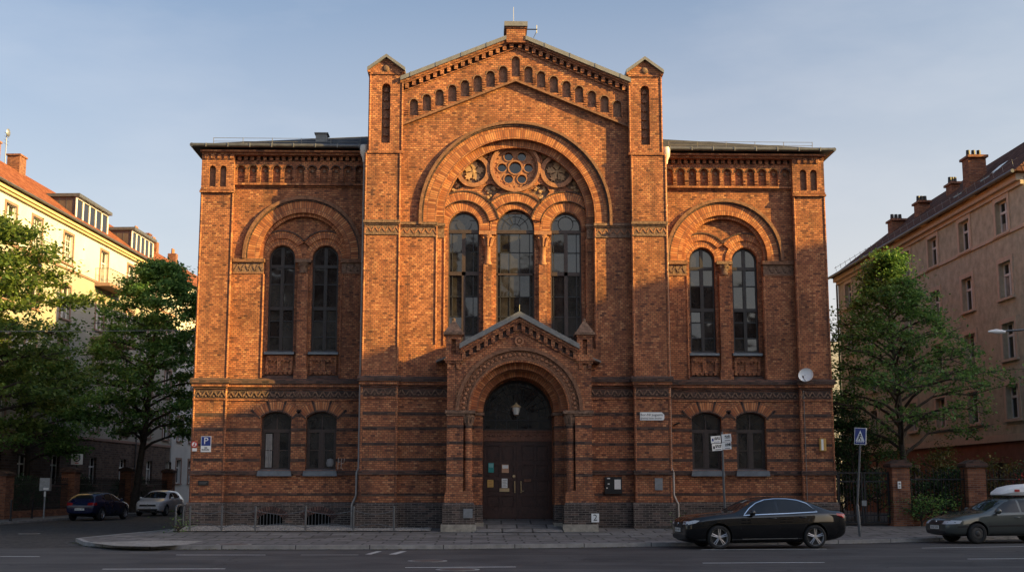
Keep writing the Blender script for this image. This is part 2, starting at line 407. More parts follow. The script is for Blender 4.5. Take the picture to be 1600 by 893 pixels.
    def build(s, name, m, parent=None, merge=False, bevel=0, smooth=None, loc=None):
        me = bpy.data.meshes.new(name)
        o0 = ORG.get(parent.name, Vector((0, 0, 0))) if parent else Vector((0, 0, 0))
        if loc is not None: o0 = Vector(loc)
        me.from_pydata([(v[0] - o0.x, v[1] - o0.y, v[2] - o0.z) for v in s.v], [], s.f)
        ul = me.uv_layers.new(name='UVMap')
        flat = [c for f in s.uv for q in f for c in q]
        ul.data.foreach_set('uv', flat)
        for x in (m if isinstance(m, (list, tuple)) else [m]): me.materials.append(x)
        me.polygons.foreach_set('material_index', s.mi)
        me.polygons.foreach_set('use_smooth', s.sm)
        if merge or any(s.sm):
            bm = bmesh.new(); bm.from_mesh(me); bmesh.ops.remove_doubles(bm, verts=bm.verts, dist=1e-4); bm.to_mesh(me); bm.free()
        if smooth is not None:
            me.polygons.foreach_set('use_smooth', [True] * len(me.polygons)); me.set_sharp_from_angle(angle=smooth)
        elif any(s.sm):
            me.set_sharp_from_angle(angle=R(40))
        me.update()
        o = bpy.data.objects.new(name, me); COL.objects.link(o)
        if parent:
            o.parent = parent
            ORG[o.name] = o0
        elif loc is not None:
            o.location = loc
            ORG[o.name] = Vector(loc)
        return o


def panes(mb, xs, zs, y, g, tilt=.020, outline=None):
    """hand-set panes: every pane sits at its own slight angle"""
    for a, b in zip(xs, xs[1:]):
        for c, d in zip(zs, zs[1:]):
            w, h = (b - a) / 2, (d - c) / 2; ax, az = g.gauss(0, tilt), g.gauss(0, tilt)
            mb.face([(a, y - w * ax - h * az, c), (b, y + w * ax - h * az, c), (b, y + w * ax + h * az, d), (a, y - w * ax + h * az, d)])


GP = random.Random(77)


def tag(o, label=None, cat=None, group=None, kind=None):
    if label: o['label'] = label
    if cat: o['category'] = cat
    if group: o['group'] = group
    if kind: o['kind'] = kind
    return o


def thing(name, label, cat, loc=(0, 0, 0), rz=0, group=None, local=False):
    o = bpy.data.objects.new(name, None); COL.objects.link(o); o.empty_display_size = .2
    o.location = loc; o.rotation_euler = (0, 0, rz)
    ORG[o.name] = Vector((0, 0, 0)) if local else Vector(loc)
    return tag(o, label, cat, group)


def struct(name, mb, m, **k):
    return tag(mb.build(name, m, **k), kind='structure')


def copy_tree(o, parent=None):
    c = o.copy(); COL.objects.link(c)
    if parent: c.parent = parent
    for ch in o.children: copy_tree(ch, c)
    return c


def text(name, body, m, parent, x, y, z, size, width=None, center=True, rz=0, world=True, yaw_local=None):
    """lettering standing in the XZ plane, facing -y; thin raised enamel"""
    cu = bpy.data.curves.new(name, 'FONT'); cu.body = body; cu.size = size; cu.resolution_u = 2; cu.extrude = .001
    cu.align_x = 'CENTER' if center else 'LEFT'; cu.align_y = 'CENTER'
    tmp = bpy.data.objects.new('tmp', cu); COL.objects.link(tmp)
    bpy.context.view_layer.update()
    me = bpy.data.meshes.new_from_object(tmp.evaluated_get(bpy.context.evaluated_depsgraph_get()))
    bpy.data.objects.remove(tmp); bpy.data.curves.remove(cu)
    xs = [v.co.x for v in me.vertices]; w = max(xs) - min(xs)
    k = (width / w) if width else 1
    o0 = ORG.get(parent.name, Vector()) if parent else Vector()
    mt = Matrix.Translation(Vector((x, y, z)) - o0) @ Matrix.Rotation(rz, 4, 'Z') @ Matrix.Rotation(pi / 2, 4, 'X') @ Matrix.Diagonal((k, 1, 1, 1))
    me.transform(mt); me.materials.clear(); me.materials.append(m)
    o = bpy.data.objects.new(name, me); COL.objects.link(o)
    if parent: o.parent = parent
    return o

# ================================================================ the brick hall
W, WP, C, CP, PF = 47.50, 47.20, 46.40, 46.05, 44.90
hall = thing('brick_hall', 'large orange brick hall with a stepped gable front, round arches and a porch', 'building', (0, C, .2))
BK = (M['brick'], M['arch'], M['dark'], M['terra'], M['terrad'])
S2 = (-1, 1)
XE, XP = 11.82, 10.66          # outer corner, inner edge of corner pilaster
TI, TO = 4.31, 5.58            # tower pilaster inner / outer

# ---- wings
for s in S2:
    cx = s * 8.0
    m = MB()
    a, b = sorted((s * 5.2, s * 11.0))
    big = [(cx + 1.47, 5.66), (cx + 1.47, 10.22), (cx + 1.64, 10.22)] + arc(cx, 10.38, 1.64, 0, pi, 28) + [(cx - 1.64, 10.22), (cx - 1.47, 10.22), (cx - 1.47, 5.66)]
    gw = [segmental(cx + q * .835, .56, 2.36, 4.28, .22) for q in S2]
    m.prism([(a, .15), (b, .15), (b, 14.2), (a, 14.2)], W, W + .32, holes=[big] + gw)
    wall = m.build('wing_wall', M['brick'], hall)
    # recessed wall behind the blind arch with the two tall lights
    m = MB()
    lights = [arched(cx + q * .82, .49, 6.76, 10.30, 20) for q in S2]
    m.prism([(cx - 1.75, 5.5), (cx + 1.75, 5.5), (cx + 1.75, 12.2), (cx - 1.75, 12.2)], W + .30, W + .52, holes=lights, sides=False)
    for q in S2: m.box(cx + q * .835 - .6, cx + q * .835 + .6, W + .45, W + .46, 2.3, 4.6, skip='blrtd')   # jamb closers (hidden behind glass)
    m.build('recessed_wall', M['brick'], wall)
    # arches
    m = MB(); m.ring(cx, 10.38, 1.64, 2.08, W - .03, W + .30, stilt=.14, n=44); m.ring(cx, 10.38, 1.52, 1.66, W + .10, W + .32, stilt=.14, n=40)
    ar = m.build('blind_arch', M['arch'], hall)
    m = MB(); m.ring(cx, 10.38, 2.14, 2.26, W - .13, W, stilt=.14, n=44); ho = m.build('hood_mould', M['hood'], ar)
    m = MB(); m.ring(cx, 10.38, 2.08, 2.14, W - .07, W, stilt=.14, n=44); m.build('shade_edge', M['dark'], ho)  # dark ring paints the shadow line inside the hood
    for q in S2:
        m = MB(); lx = cx + q * .82
        lim = math.acos(.82 / 1.0) + .02
        m.ring(lx, 10.33, .74, 1.0, W + .20, W + .31, a0=(lim if q < 0 else .22), a1=(pi - .22 if q < 0 else pi - lim), n=26)
        m.ring(lx, 10.33, .49, .74, W + .25, W + .31, n=26, stilt=.1)
        o = m.build('light_arch', M['arch'], ar)
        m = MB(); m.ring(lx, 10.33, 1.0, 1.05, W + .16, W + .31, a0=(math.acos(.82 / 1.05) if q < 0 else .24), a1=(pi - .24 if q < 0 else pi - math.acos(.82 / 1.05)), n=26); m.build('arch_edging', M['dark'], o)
    # pier and capital between the lights
    m = MB(); m.box(cx - .2, cx + .2, W + .12, W + .31, 5.66, 9.72); m.box(cx - .25, cx + .25, W + .06, W + .31, 5.66, 6.1)
    p = m.build('window_pier', M['brick'], hall)
    m = MB(); m.lathe([(.15, 9.72), (.16, 9.78), (.15, 9.85), (.22, 10.08), (.25, 10.12)], (cx, W + .2, 0), 12); m.box(cx - .3, cx + .3, W + .0, W + .31, 10.12, 10.24)
    for k in range(8):
        a_ = 2 * pi * k / 8; m.lathe([(0, 9.96), (.045, 10.0), (.05, 10.05), (0, 10.1)], (cx + .19 * cos(a_), W + .2 + .19 * sin(a_), 0), 6)
    m.build('capital', M['terrad'], p)
    # impost bands of the blind arch
    for q in S2:
        x0, x1 = cx + q * 1.47, cx + q * (2.62 if q == -s else 2.62)
        m = MB(); m.box(x0 - q * .04, x1, W - .09, W + .3, 10.10, 10.24); m.box(x0, x1, W - .03, W, 9.66, 9.72)
        o = m.build('impost', M['hood'], hall)
        m = MB(); m.box(x0, x1, W - .014, W, 9.72, 10.10, skip='b')
        xx = min(x0, x1) + .08; w_ = abs(x1 - x0)
        n_ = max(2, int(w_ / .27)); st = (w_ - .12) / n_
        for k in range(n_):
            for qq in (0, 1):
                m.prism([(xx + (k + .5 * qq) * st - .03, 9.78 + .26 * qq), (xx + (k + .5 * qq) * st + .03, 9.78 + .26 * qq), (xx + (k + .5 + .5 * qq) * st + .03, 10.04 - .26 * qq), (xx + (k + .5 + .5 * qq) * st - .03, 10.04 - .26 * qq)], W - .035, W - .012)
        m.build('impost_frieze', M['terrad'], o)
    # panels under the tall lights
    for q in S2:
        lx = cx + q * .82
        m = MB()
        hs = [[(lx + e - .16, 6.05), (lx + e + .16, 6.05), (lx + e + .16, 6.42), (lx + e - .16, 6.42)] for e in (-.24, .24)]
        m.prism([(lx - .5, 5.98), (lx + .5, 5.98), (lx + .5, 6.6), (lx - .5, 6.6)], W + .23, W + .3, holes=hs)
        for e in (-.24, .24):
            for e2 in (-.08, .08): m.box(lx + e + e2 - .045, lx + e + e2 + .045, W + .24, W + .3, 6.36, 6.42)
        for k in range(6): m.box(lx - .5 + k * .17, lx - .38 + k * .17, W + .21, W + .3, 5.9, 5.98)
        m.build('sunk_panel', M['brick'], wall)
        m = MB(); m.face([(lx - .58, W + .02, 5.68), (lx + .58, W + .02, 5.68), (lx + .58, W + .29, 5.88), (lx - .58, W + .29, 5.88)]); m.build('sloped_base', M['dark'], wall)
    # tall windows
    for q in S2:
        lx = cx + q * .82; f = MB(); y = W + .44
        f.prism(arched(lx, .49, 6.76, 10.30, 20), y, y + .06, holes=[arched(lx, .42, 6.85, 10.30, 20)])
        f.box(lx - .062, lx + .062, y - .02, y + .04, 6.8, 10.75); f.box(lx - .46, lx + .46, y - .03, y + .03, 9.95, 10.07); f.box(lx - .46, lx + .46, y - .03, y + .03, 8.34, 8.47)
        win = f.build('arched_window', M['frame'], hall)
        g = MB()
        for z in (9.33, 7.93, 7.33): g.box(lx - .45, lx + .45, y + .01, y + .035, z - .02, z + .02)
        g.build('glazing_bar', M['lead'], win)
        g = MB(); panes(g, (lx - .45, lx, lx + .45), (6.8, 7.33, 7.93, 8.4, 9.33, 10.0), y + .04, GP)
        for e in S2: t_ = GP.gauss(0, .01); g.prism([(lx, 10.0), (lx + e * .45, 10.0)] + arc(lx, 10.3, .45, 0 if e > 0 else pi, pi / 2, 8), y + .04 + t_ * .2, y + .05, sides=False)
        g.build('pane', M['glass'], win)
        g = MB(); g.prism([(lx - .56, 6.64), (lx + .56, 6.64), (lx + .56, 6.72), (lx - .56, 6.72)], W + .1, W + .42)
        g.face([(lx - .56, W + .1, 6.721), (lx + .56, W + .1, 6.721), (lx + .56, W + .46, 6.80), (lx - .56, W + .46, 6.80)]); g.build('sill', M['sill'], win)
    # ground floor windows
    for q in S2:
        gx = cx + q * .835; f = MB(); y = W + .26
        f.prism(segmental(gx, .56, 2.36, 4.28, .22), y, y + .07, holes=[segmental(gx, .50, 2.44, 4.26, .19)])
        f.box(gx - .53, gx + .53, y - .02, y + .05, 3.74, 3.86); f.box(gx - .05, gx + .05, y - .015, y + .05, 2.4, 3.75)
        f.box(gx - .02, gx + .02, y, y + .05, 3.85, 4.42)
        for e in S2: f.box(gx + e * .5, gx + e * .44, y + .005, y + .05, 2.42, 3.74); f.box(gx + e * .45, gx + e * .05, y + .01, y + .045, 3.07, 3.10); f.box(gx + e * .05, gx + e * .11, y + .005, y + .05, 2.42, 3.74)
        win = f.build('casement_window', M['bframe'], hall)
        g = MB(); panes(g, (gx - .52, gx, gx + .52), (2.42, 3.08, 3.8), y + .045, GP, .006); g.prism([(gx - .52, 3.8), (gx + .52, 3.8)] + segmental(gx, .52, 3.9, 4.26, .2)[1:-1], y + .045, y + .06, sides=False); g.build('pane', M['glass'], win)
        if s < 0:
            g = MB()
            if q < 0:
                for k in range(4): g.lathe([(.035, 2.46), (.04, 3.0), (.03, 3.7)], (gx - .38 + k * .06, y + .045 + .01 * (k % 2), 0), 8)
                g.build('curtain', M['curtain'], win)
            else:
                g.lathe([(0, 2.44), (.13, 2.5), (.16, 2.62), (.12, 2.76), (0, 2.8)], (gx + .33, y + .06, 0), 12); g.build('curtain', M['curtain'], win)
        g = MB(); g.prism([(gx - .63, 2.14), (gx + .63, 2.14), (gx + .60, 2.32), (gx - .60, 2.32)], W - .16, W + .02)
        g.face([(gx - .60, W - .16, 2.321), (gx + .60, W - .16, 2.321), (gx + .56, W + .28, 2.40), (gx - .56, W + .28, 2.40)]); g.build('sill', M['sill'], win)
        # segmental voussoirs with dark key bricks
        rr = (.56 ** 2 + .22 ** 2) / .44; cz = 4.50 - rr; an = math.asin(.56 / rr)
        g = MB(); g.ring(gx, cz, rr, rr + .42, W - .012, W + .05, a0=pi / 2 - an - .1, a1=pi / 2 + an + .1, n=16)
        va = g.build('window_arch', M['arch'], win)
        g = MB()
        for t in (-1.0, -.34, .34, 1.0): a_ = pi / 2 + t * (an + .06); g.ring(gx, cz, rr - .01, rr + .45, W - .02, W + .05, a0=a_ - .035, a1=a_ + .035, n=1)
        g.ring(gx, cz, rr, rr + .05, W - .018, W + .04, a0=pi / 2 - an, a1=pi / 2 + an, n=12)
        g.build('key_brick', M['dark'], va)

# ---- blind arcades under the eaves (wings)
for s in S2:
    m = MB(); n = 11; pitch = .449; c0 = s * 10.41
    xs = sorted([c0 - s * pitch * k for k in range(n)])
    lo, hi = min(s * 5.2, s * 10.66), max(s * 5.2, s * 10.66)
    out = [(lo, 13.95), (lo, 13.14)]
    for x in xs:
        out += [(x - .15, 13.14)] + [(p[0], p[1]) for p in reversed(arc(x, 13.66, .15, 0, pi, 10))] + [(x + .15, 13.14)]
    out += [(hi, 13.14), (hi, 13.95)]
    m.prism(out, W - .13, W)
    for x in [x_ + pitch / 2 for x_ in xs[:-1]] + [xs[0] - pitch / 2, xs[-1] + pitch / 2]:
        if lo + .08 < x < hi - .08:
            m.box(x - .075, x + .075, W - .16, W, 13.20, 13.26); m.box(x - .075, x + .075, W - .165, W, 13.32, 13.38)
    arcd = m.build('blind_arcade', M['brick'], hall)
    m = MB(); m.box(lo, hi, W - .15, W, 13.05, 13.14); m.box(lo, hi, W - .05, W, 12.98, 13.05); m.build('arcade_ledge', M['brick'], arcd)
    for x in xs: m = MB(); m.lathe([(0, -.05), (.05, -.045), (.075, 0)], (x, W - .0, 13.62), 8, axis='y'); m.build('rosette', M['terrad'], arcd)
    m = MB()
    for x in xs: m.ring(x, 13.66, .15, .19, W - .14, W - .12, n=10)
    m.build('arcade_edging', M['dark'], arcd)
    # cornice: dentils, corbel courses, soffit
    m = MB(); a, b = lo, s * (XE + .05)
    a, b = (s * 5.2, s * (XE + .02)); x0, x1 = min(a, b), max(a, b)
    m.box(x0, x1, W - .12, W + .3, 13.95, 14.0)
    m.box(x0, x1, WP - .10, W + .3, 14.16, 14.24); m.box(x0 - (.06 if s < 0 else 0), x1 + (.06 if s > 0 else 0), WP - .22, W + .3, 14.24, 14.32)
    k = x0 + .1
    while k < x1 - .1:
        yb = WP if abs(k + .07) > XP else W - .1
        m.box(k, k + .13, yb - .10, W + .3, 14.0, 14.16); k += .24
    cor = m.build('dentil_cornice', M['brick'], hall)
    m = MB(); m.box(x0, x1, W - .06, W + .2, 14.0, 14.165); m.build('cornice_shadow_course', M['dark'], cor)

# ---- corner pilasters
for s in S2:
    m = MB(); x0, x1 = sorted((s * XP, s * XE))
    m.box(x0, x1, WP, W + .5, .2, 12.72, skip='b')
    ncs = [arched((x0 + x1) / 2 + e, .125, 12.93, 13.62, 12) for e in (-.2, .2)]
    m.prism([(x0 - .03, 12.72), (x1 + .03, 12.72), (x1 + .03, 14.16), (x0 - .03, 14.16)], WP - .05, WP + .12, holes=ncs, sides=True)
    m.box(x0 - .03, x1 + .03, WP + .12, W + .5, 12.72, 14.16, skip='b')
    pil = m.build('corner_pilaster', M['brick'], hall)
    m = MB(); m.box(x0 - .07, x1 + .07, WP - .1, WP, 12.70, 12.78); m.box(x0 - .05, x1 + .05, WP - .07, WP, 12.80, 12.85); m.build('pilaster_ledge', M['brick'], pil)
    m = MB(); m.box(x0 + .2, x1 - .2, WP + .105, WP + .115, 12.9, 13.8, skip='blrtd'); m.build('niche_back', M['terrad'], pil)

# ---- side and rear walls of the hall
for s in S2:
    m = MB(); x = s * (XE - .02)
    m.box(x - s * .4, x, W + .4, 66, .1, 14.3, skip='fd'); m.build('side_wall', M['brick'], hall)
m = MB(); m.box(-XE, XE, 65.8, 66.2, .1, 14.3); m.build('rear_wall', M['brick'], hall)

# ---- tower pilasters flanking the gable
for s in S2:
    m = MB(); cx = s * 4.865
    # lower stage with a slight batter
    def q(x, y, z): return (x, y, z)
    i0, o0, i1, o1 = s * TI, s * (TO + .03), s * TI, s * (TO - .08)
    zA, zB, zC = .2, 11.25, 14.05
    for (za, zb, ia, oa, ib, ob) in ((zA, zB, s * (TI - .02), s * (TO + .02), s * TI, s * TO), (zB, zC, s * TI, s * (TO - .03), s * TI, s * (TO - .06))):
        l0, r0, l1, r1 = min(ia, oa), max(ia, oa), min(ib, ob), max(ib, ob)
        m.face([(l0, CP, za), (r0, CP, za), (r1, CP, zb), (l1, CP, zb)])
        m.face([(r0, CP, za), (r0, 48.5, za), (r1, 48.5, zb), (r1, CP, zb)])
        m.face([(l0, 48.5, za), (l0, CP, za), (l1, CP, zb), (l1, 48.5, zb)])
        if zb == zB: m.face([(l0, CP, zb), (r0, CP, zb), (r0, 48, zb), (l0, 48, zb)])
    x0, x1 = cx - .6, cx + .6
    niche = arched(cx, .165, 14.38, 16.52, 12)
    m.prism([(x0, 14.05), (x1, 14.05), (x1, 17.10), (x0, 17.10)], CP + .04, CP + .30, holes=[niche])
    m.box(x0, x1, CP + .30, CP + 1.5, 14.05, 17.10)
    m.prism([(x0 - .03, 17.02), (x1 + .03, 17.02), (x1 + .03, 17.2), (cx, 17.66), (x0 - .03, 17.2)], CP - .0, CP + 1.5, back=True)
    for e in S2: m.box(cx + e * .62 - .07, cx + e * .62 + .07, CP - .06, CP + 1.4, 17.08, 17.2)
    tw = m.build('tower_pilaster', M['brick'], hall)
    m = MB(); m.box(cx - .2, cx + .2, CP + .285, CP + .295, 14.3, 16.75, skip='blrtd')
    m.build('niche_back', M['terrad'], tw)
    m = MB()
    for k in range(6):
        zc = 14.75 + k * .34; m = MB()
        for e in S2: m.lathe([(0, -.07), (.05, -.065), (.06, 0)], (cx + e * .045, CP + .285, zc), 8, axis='y')
        m.lathe([(0, -.08), (.05, -.07), (.06, 0)], (cx, CP + .285, zc + .06), 8, axis='y'); m.build('niche_ornament', M['terrad'], tw)
    m = MB(); m.lathe([(0, -.05), (.09, -.045), (.13, -.02), (.14, 0)], (cx, CP + .0, 17.26), 10, axis='y')
    m.build('gable_boss', M['terrad'], tw)
    m = MB(); m.box(x0 - .06, x1 + .06, CP - .05, CP + .2, 13.98, 14.07); m.build('tower_ledge', M['brick'], tw)
    m = MB()
    for e in S2:
        m.prism([(cx, 17.78), (cx, 17.66), (cx + e * .71, 17.13), (cx + e * .71, 17.26)], CP - .14, CP + 1.6, back=True)
    m.build('tower_coping', M['zinc'], tw)
    # side wall of the central block and its projection over the wing
    m = MB(); m.box(s * 5.1, s * 5.46, 47.4, 66, 14.0, 16.6); m.build('clerestory_wall', M['brick'], hall)

# ---- central wall and gable
zt = lambda x, z0=18.40: z0 - .412 * abs(x)      # rake
m = MB()
recess = [(2.95, 6.75), (2.95, 11.72)] + arc(0, 11.72, 2.95, 0, pi, 40)[1:] + [(-2.95, 6.75)]
doorway = [(.08 + 2.0, .2), (.08 + 2.0, 4.4)] + arc(.08, 4.4, 2.0, 0, pi, 24)[1:] + [(.08 - 2.0, .2)]
m.prism([(-4.4, .15), (4.4, .15), (4.4, zt(4.4)), (0, zt(0)), (-4.4, zt(4.4))], C, C + .30, holes=[recess, doorway])
cw = m.build('gable_wall', M['brick'], hall)
# inner order of the tall recess
m = MB()
inner = [(2.66, 6.75), (2.66, 11.72)] + arc(0, 11.72, 2.66, 0, pi, 40)[1:] + [(-2.66, 6.75)]
m.prism([(-3.1, 6.7), (3.1, 6.7), (3.1, 11.72)] + arc(0, 11.72, 3.1, 0, pi, 40)[1:] + [], C + .22, C + .45, holes=[inner], sides=False)
m.build('recess_jamb', M['brick'], cw)
m = MB(); m.ring(0, 11.72, 2.95, 3.43, C - .02, C + .28, stilt=.36, n=64); m.ring(0, 11.72, 2.66, 2.95, C + .20, C + .34, stilt=.0, n=60)
ba = m.build('great_arch', M['arch'], hall)
m = MB(); m.ring(0, 11.72, 3.50, 3.60, C - .14, C, stilt=.36, n=64); ho = m.build('hood_mould', M['hood'], ba)
m = MB(); m.ring(0, 11.72, 3.43, 3.50, C - .08, C, stilt=.36, n=64); m.build('shade_edge', M['dark'], ho)  # shadow line of the great hood, drawn as a dark ring
# tympanum with three lights, the rose and roundels
TY = C + .42
LX = (-1.93, 0, 1.90); LH = (.575, .71, .575); LZ = (11.36, 11.32, 11.36)
def curvtri(cx, cz, r, w):    # spandrel recess between arches and rings
    return None
m = MB()
holes = [arched(LX[i], LH[i], 6.8, LZ[i], 24) for i in range(3)]
circ = lambda cx, cz, r, n=36: [(cx + r * cos(2 * pi * i / n), cz + r * sin(2 * pi * i / n)) for i in range(n)]
holes += [circ(0, 13.66, .88), circ(-1.585, 13.52, .50), circ(1.585, 13.52, .50)]
for s in S2:
    holes.append([(s * x, z) for x, z in ((.98, 12.30), (1.30, 12.74), (1.18, 12.92), (1.0, 13.02), (.86, 13.02), (.66, 12.84), (.50, 12.78), (.78, 12.60))])
    holes.append([(s * x, z) for x, z in ((2.40, 12.62), (2.46, 12.66), (2.34, 13.16), (2.19, 13.38), (2.14, 13.20), (2.0, 13.02), (1.9, 12.92), (2.16, 12.80))])
    holes.append([(s * x, z) for x, z in ((1.42, 14.12), (1.10, 14.26), (.80, 14.46), (.96, 14.2), (1.02, 14.02), (1.06, 13.9), (1.2, 14.02))])
m.prism([(-2.9, 6.7), (2.9, 6.7), (2.9, 11.72)] + arc(0, 11.72, 2.9, 0, pi, 40)[1:], TY, TY + .14, holes=holes, sides=False)
tym = m.build('tympanum', M['brick'], hall)
m = MB(); m.prism([(-2.75, 12.2), (2.75, 12.2), (2.6, 13.1), (1.6, 14.2), (0, 14.62), (-1.6, 14.2), (-2.6, 13.1)], TY + .12, TY + .2, sides=False, holes=[arched(0, .72, 11.9, 12.0, 12), circ(0, 13.66, .86)]); m.build('spandrel_ground', M['terrad'], tym)
M['leafstone'] = mat('pale_terracotta', (.40, .24, .125), .8, var=.3, scale=8, bump=.5, bscale=24)
rr_ = random.Random(4)
for s in S2:     # leaf relief in roundels and spandrels
    m = MB()
    for k in range(5):
        a_ = 2 * pi * k / 5 + .3 + .1 * s; dep = .05 + .015 * (k % 2)
        leafp = [(.05, -.03), (.18, -.10), (.24, -.16), (.28, -.09), (.37, -.11), (.36, -.03), (.45, .0), (.36, .04), (.36, .12), (.27, .09), (.22, .15), (.17, .08), (.05, .03)]
        m.prism([(s * 1.585 + u_ * cos(a_) - v_ * sin(a_), 13.52 + u_ * sin(a_) + v_ * cos(a_)) for u_, v_ in leafp], TY + .12 - dep, TY + .125)
    m.lathe([(0, -.09), (.06, -.07), (.08, 0)], (s * 1.585, TY + .12, 13.52), 8, axis='y'); m.build('leaf_relief', M['leafstone'], tym)
    m = MB()
    for (x, z) in ((.98, 12.55), (.98, 12.75), (.82, 12.86), (1.1, 12.86), (2.2, 12.95), (2.28, 13.12), (2.3, 12.8), (1.1, 14.1)):
        if x in (2.2, 1.1) and z > 12.9: m.build('spandrel_relief', M['leafstone'], tym); m = MB()
        for k in range(4): m.lathe([(0, -.06), (.045, -.05), (.07, 0)], (s * x + rr_.uniform(-.06, .06), TY + .12, z + rr_.uniform(-.06, .06)), 7, axis='y')
    m.build('spandrel_relief', M['leafstone'], tym)
for i in range(3):
    m = MB(); x, z = LX[i], LZ[i] + .03
    lim = [(.20, pi - math.acos(.96 / 1.30) - .02), (math.acos(.96 / 1.30) + .02, pi - math.acos(.96 / 1.30) - .02), (math.acos(.96 / 1.30) + .02, pi - .20)][i]
    m.ring(x, z, .95, 1.30, TY - .10, TY + .02, a0=lim[0], a1=lim[1], n=30)
    m.ring(x, z, LH[i], .95, TY - .03, TY + .05, n=30, stilt=.15)
    o = m.build('light_arch', M['arch'], tym)
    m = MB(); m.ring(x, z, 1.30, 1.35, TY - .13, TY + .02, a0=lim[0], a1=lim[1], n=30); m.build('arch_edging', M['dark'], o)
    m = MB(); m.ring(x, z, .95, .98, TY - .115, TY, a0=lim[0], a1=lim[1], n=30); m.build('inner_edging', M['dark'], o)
for (x, z, r) in ((-1.585, 13.52, .5), (1.585, 13.52, .5)):
    m = MB(); m.ring(x, z, r - .02, r + .14, TY - .07, TY + .03, 0, 2 * pi, n=36); m.build('roundel', M['terra'], tym)
m = MB(); m.ring(0, 13.66, .86, .96, TY - .12, TY + .05, 0, 2 * pi, n=48); m.ring(0, 13.66, .80, .86, TY - .06, TY + .09, 0, 2 * pi, n=48)
rose = m.build('rose_window', M['terra'], hall)
m = MB(); foils = [circ(.5 * cos(pi / 3 * k), 13.66 + .5 * sin(pi / 3 * k), .165, 20) for k in range(6)]
m.prism(circ(0, 13.66, .80, 40), TY + .05, TY + .17, holes=foils + [circ(0, 13.66, .235, 24)], sides=False)
for k in range(6): m.ring(.5 * cos(pi / 3 * k), 13.66 + .5 * sin(pi / 3 * k), .165, .205, TY + .02, TY + .06, 0, 2 * pi, n=20)
m.ring(0, 13.66, .235, .29, TY + .0, TY + .06, 0, 2 * pi, n=24)
for k in range(24):
    a_ = 2 * pi * k / 24; m.lathe([(0, -.03), (.03, -.025), (.04, 0)], (.72 * cos(a_), TY + .05, 13.66 + .72 * sin(a_)), 6, axis='y')
m.build('tracery', M['terra'], rose)
m = MB(); m.disc(0, 13.66, .82, TY + .16, 32); m.build('pane', M['glass'], rose)
# the three great lights
for i in range(3):
    x, h, z = LX[i], LH[i], LZ[i]; f = MB(); y = TY + .12
    f.prism(arched(x, h, 6.8, z, 24), y, y + .08, holes=[arched(x, h - .055, 6.9, z, 24)])
    f.box(x - h, x + h, y - .03, y + .06, 11.14, 11.27)
    if i != 1: f.box(x - .068, x + .068, y - .02, y + .06, 6.8, 11.2); f.box(x - h, x + h, y - .02, y + .05, 9.54, 9.68)
    else: f.box(x - h, x + h, y - .0, y + .05, 9.56, 9.63)
    win = f.build('great_window', M['bframe'], hall)
    g = MB()
    for zz in (10.42, 8.75, 8.0, 7.3): g.box(x - h, x + h, y + .03, y + .055, zz - .018, zz + .018)
    vs = (-.56, -.2, .17, .54) if i == 1 else ((-.42, .36) if i == 0 else (-.46, .4))
    for e in vs: g.box(x + e - .015, x + e + .015, y + .03, y + .055, 6.9, 11.15)
    if i == 1:
        for r0 in (.48, .2): g.ring(x, z, r0 - .012, r0 + .012, y + .03, y + .055, n=20)
        for a_ in (40, 65, 90, 115, 140): ca, sa = cos(R(a_)), sin(R(a_)); g.tube([(x + .2 * ca, y + .04, z + .2 * sa), (x + .68 * ca, y + .04, z + .68 * sa)], .011, 5)
    else:
        g.ring(x, z + .16, .27, .292, y + .03, y + .055, a0=(pi if i == 0 else 0), a1=2 * pi, n=20)
        if i == 2: g.ring(x, z + .16, .27, .292, y + .03, y + .055, n=20)
        for a_ in (30, 90, 150): ca, sa = cos(R(a_)), sin(R(a_)); g.tube([(x + .26 * ca, y + .04, z + .16 + .26 * sa), (x + .56 * ca, y + .04, z + .56 * sa)], .010, 5)
    g.build('lead_bar', M['lead'], win)
    g = MB(); panes(g, [x - h + .02] + ([x + q_ for q_ in vs] if i == 1 else [x]) + [x + h - .02], (6.82, 7.3, 8.0, 8.75, 9.6, 10.42, 11.2), y + .052, GP); g.prism([(x - h + .02, 11.2), (x + h - .02, 11.2)] + arc(x, z, h - .02, 0, pi, 24), y + .055, y + .06, sides=False); g.build('pane', M['glass'], win)
# columns between the lights
for x in (-1.04, 1.02):
    m = MB(); m.box(x - .15, x + .15, TY - .20, TY + .01, 6.75, 9.92); m.box(x - .21, x + .21, TY - .1, TY + .01, 6.75, 10.0)
    pier = m.build('window_pier', M['brick'], hall)
    m = MB(); m.lathe([(.15, 9.92), (.15, 9.98), (.12, 10.04), (.11, 10.1), (.115, 10.55), (.14, 10.58)], (x, TY - .08, 0), 14); m.build('shaft', M['terra'], pier)
    m = MB(); m.lathe([(.12, 10.58), (.13, 10.7), (.17, 10.85), (.25, 11.0), (.26, 11.03)], (x, TY - .08, 0), 12); m.box(x - .32, x + .32, TY - .30, TY + .02, 11.03, 11.17)
    for k in range(8):
        a_ = 2 * pi * k / 8; m.tube([(x + .12 * cos(a_), TY - .08 + .12 * sin(a_), 10.62), (x + .2 * cos(a_), TY - .08 + .2 * sin(a_), 10.88), (x + .26 * cos(a_), TY - .08 + .26 * sin(a_), 10.93)], [.05, .04, .03], 6)
    m.build('capital', M['terra'], pier)
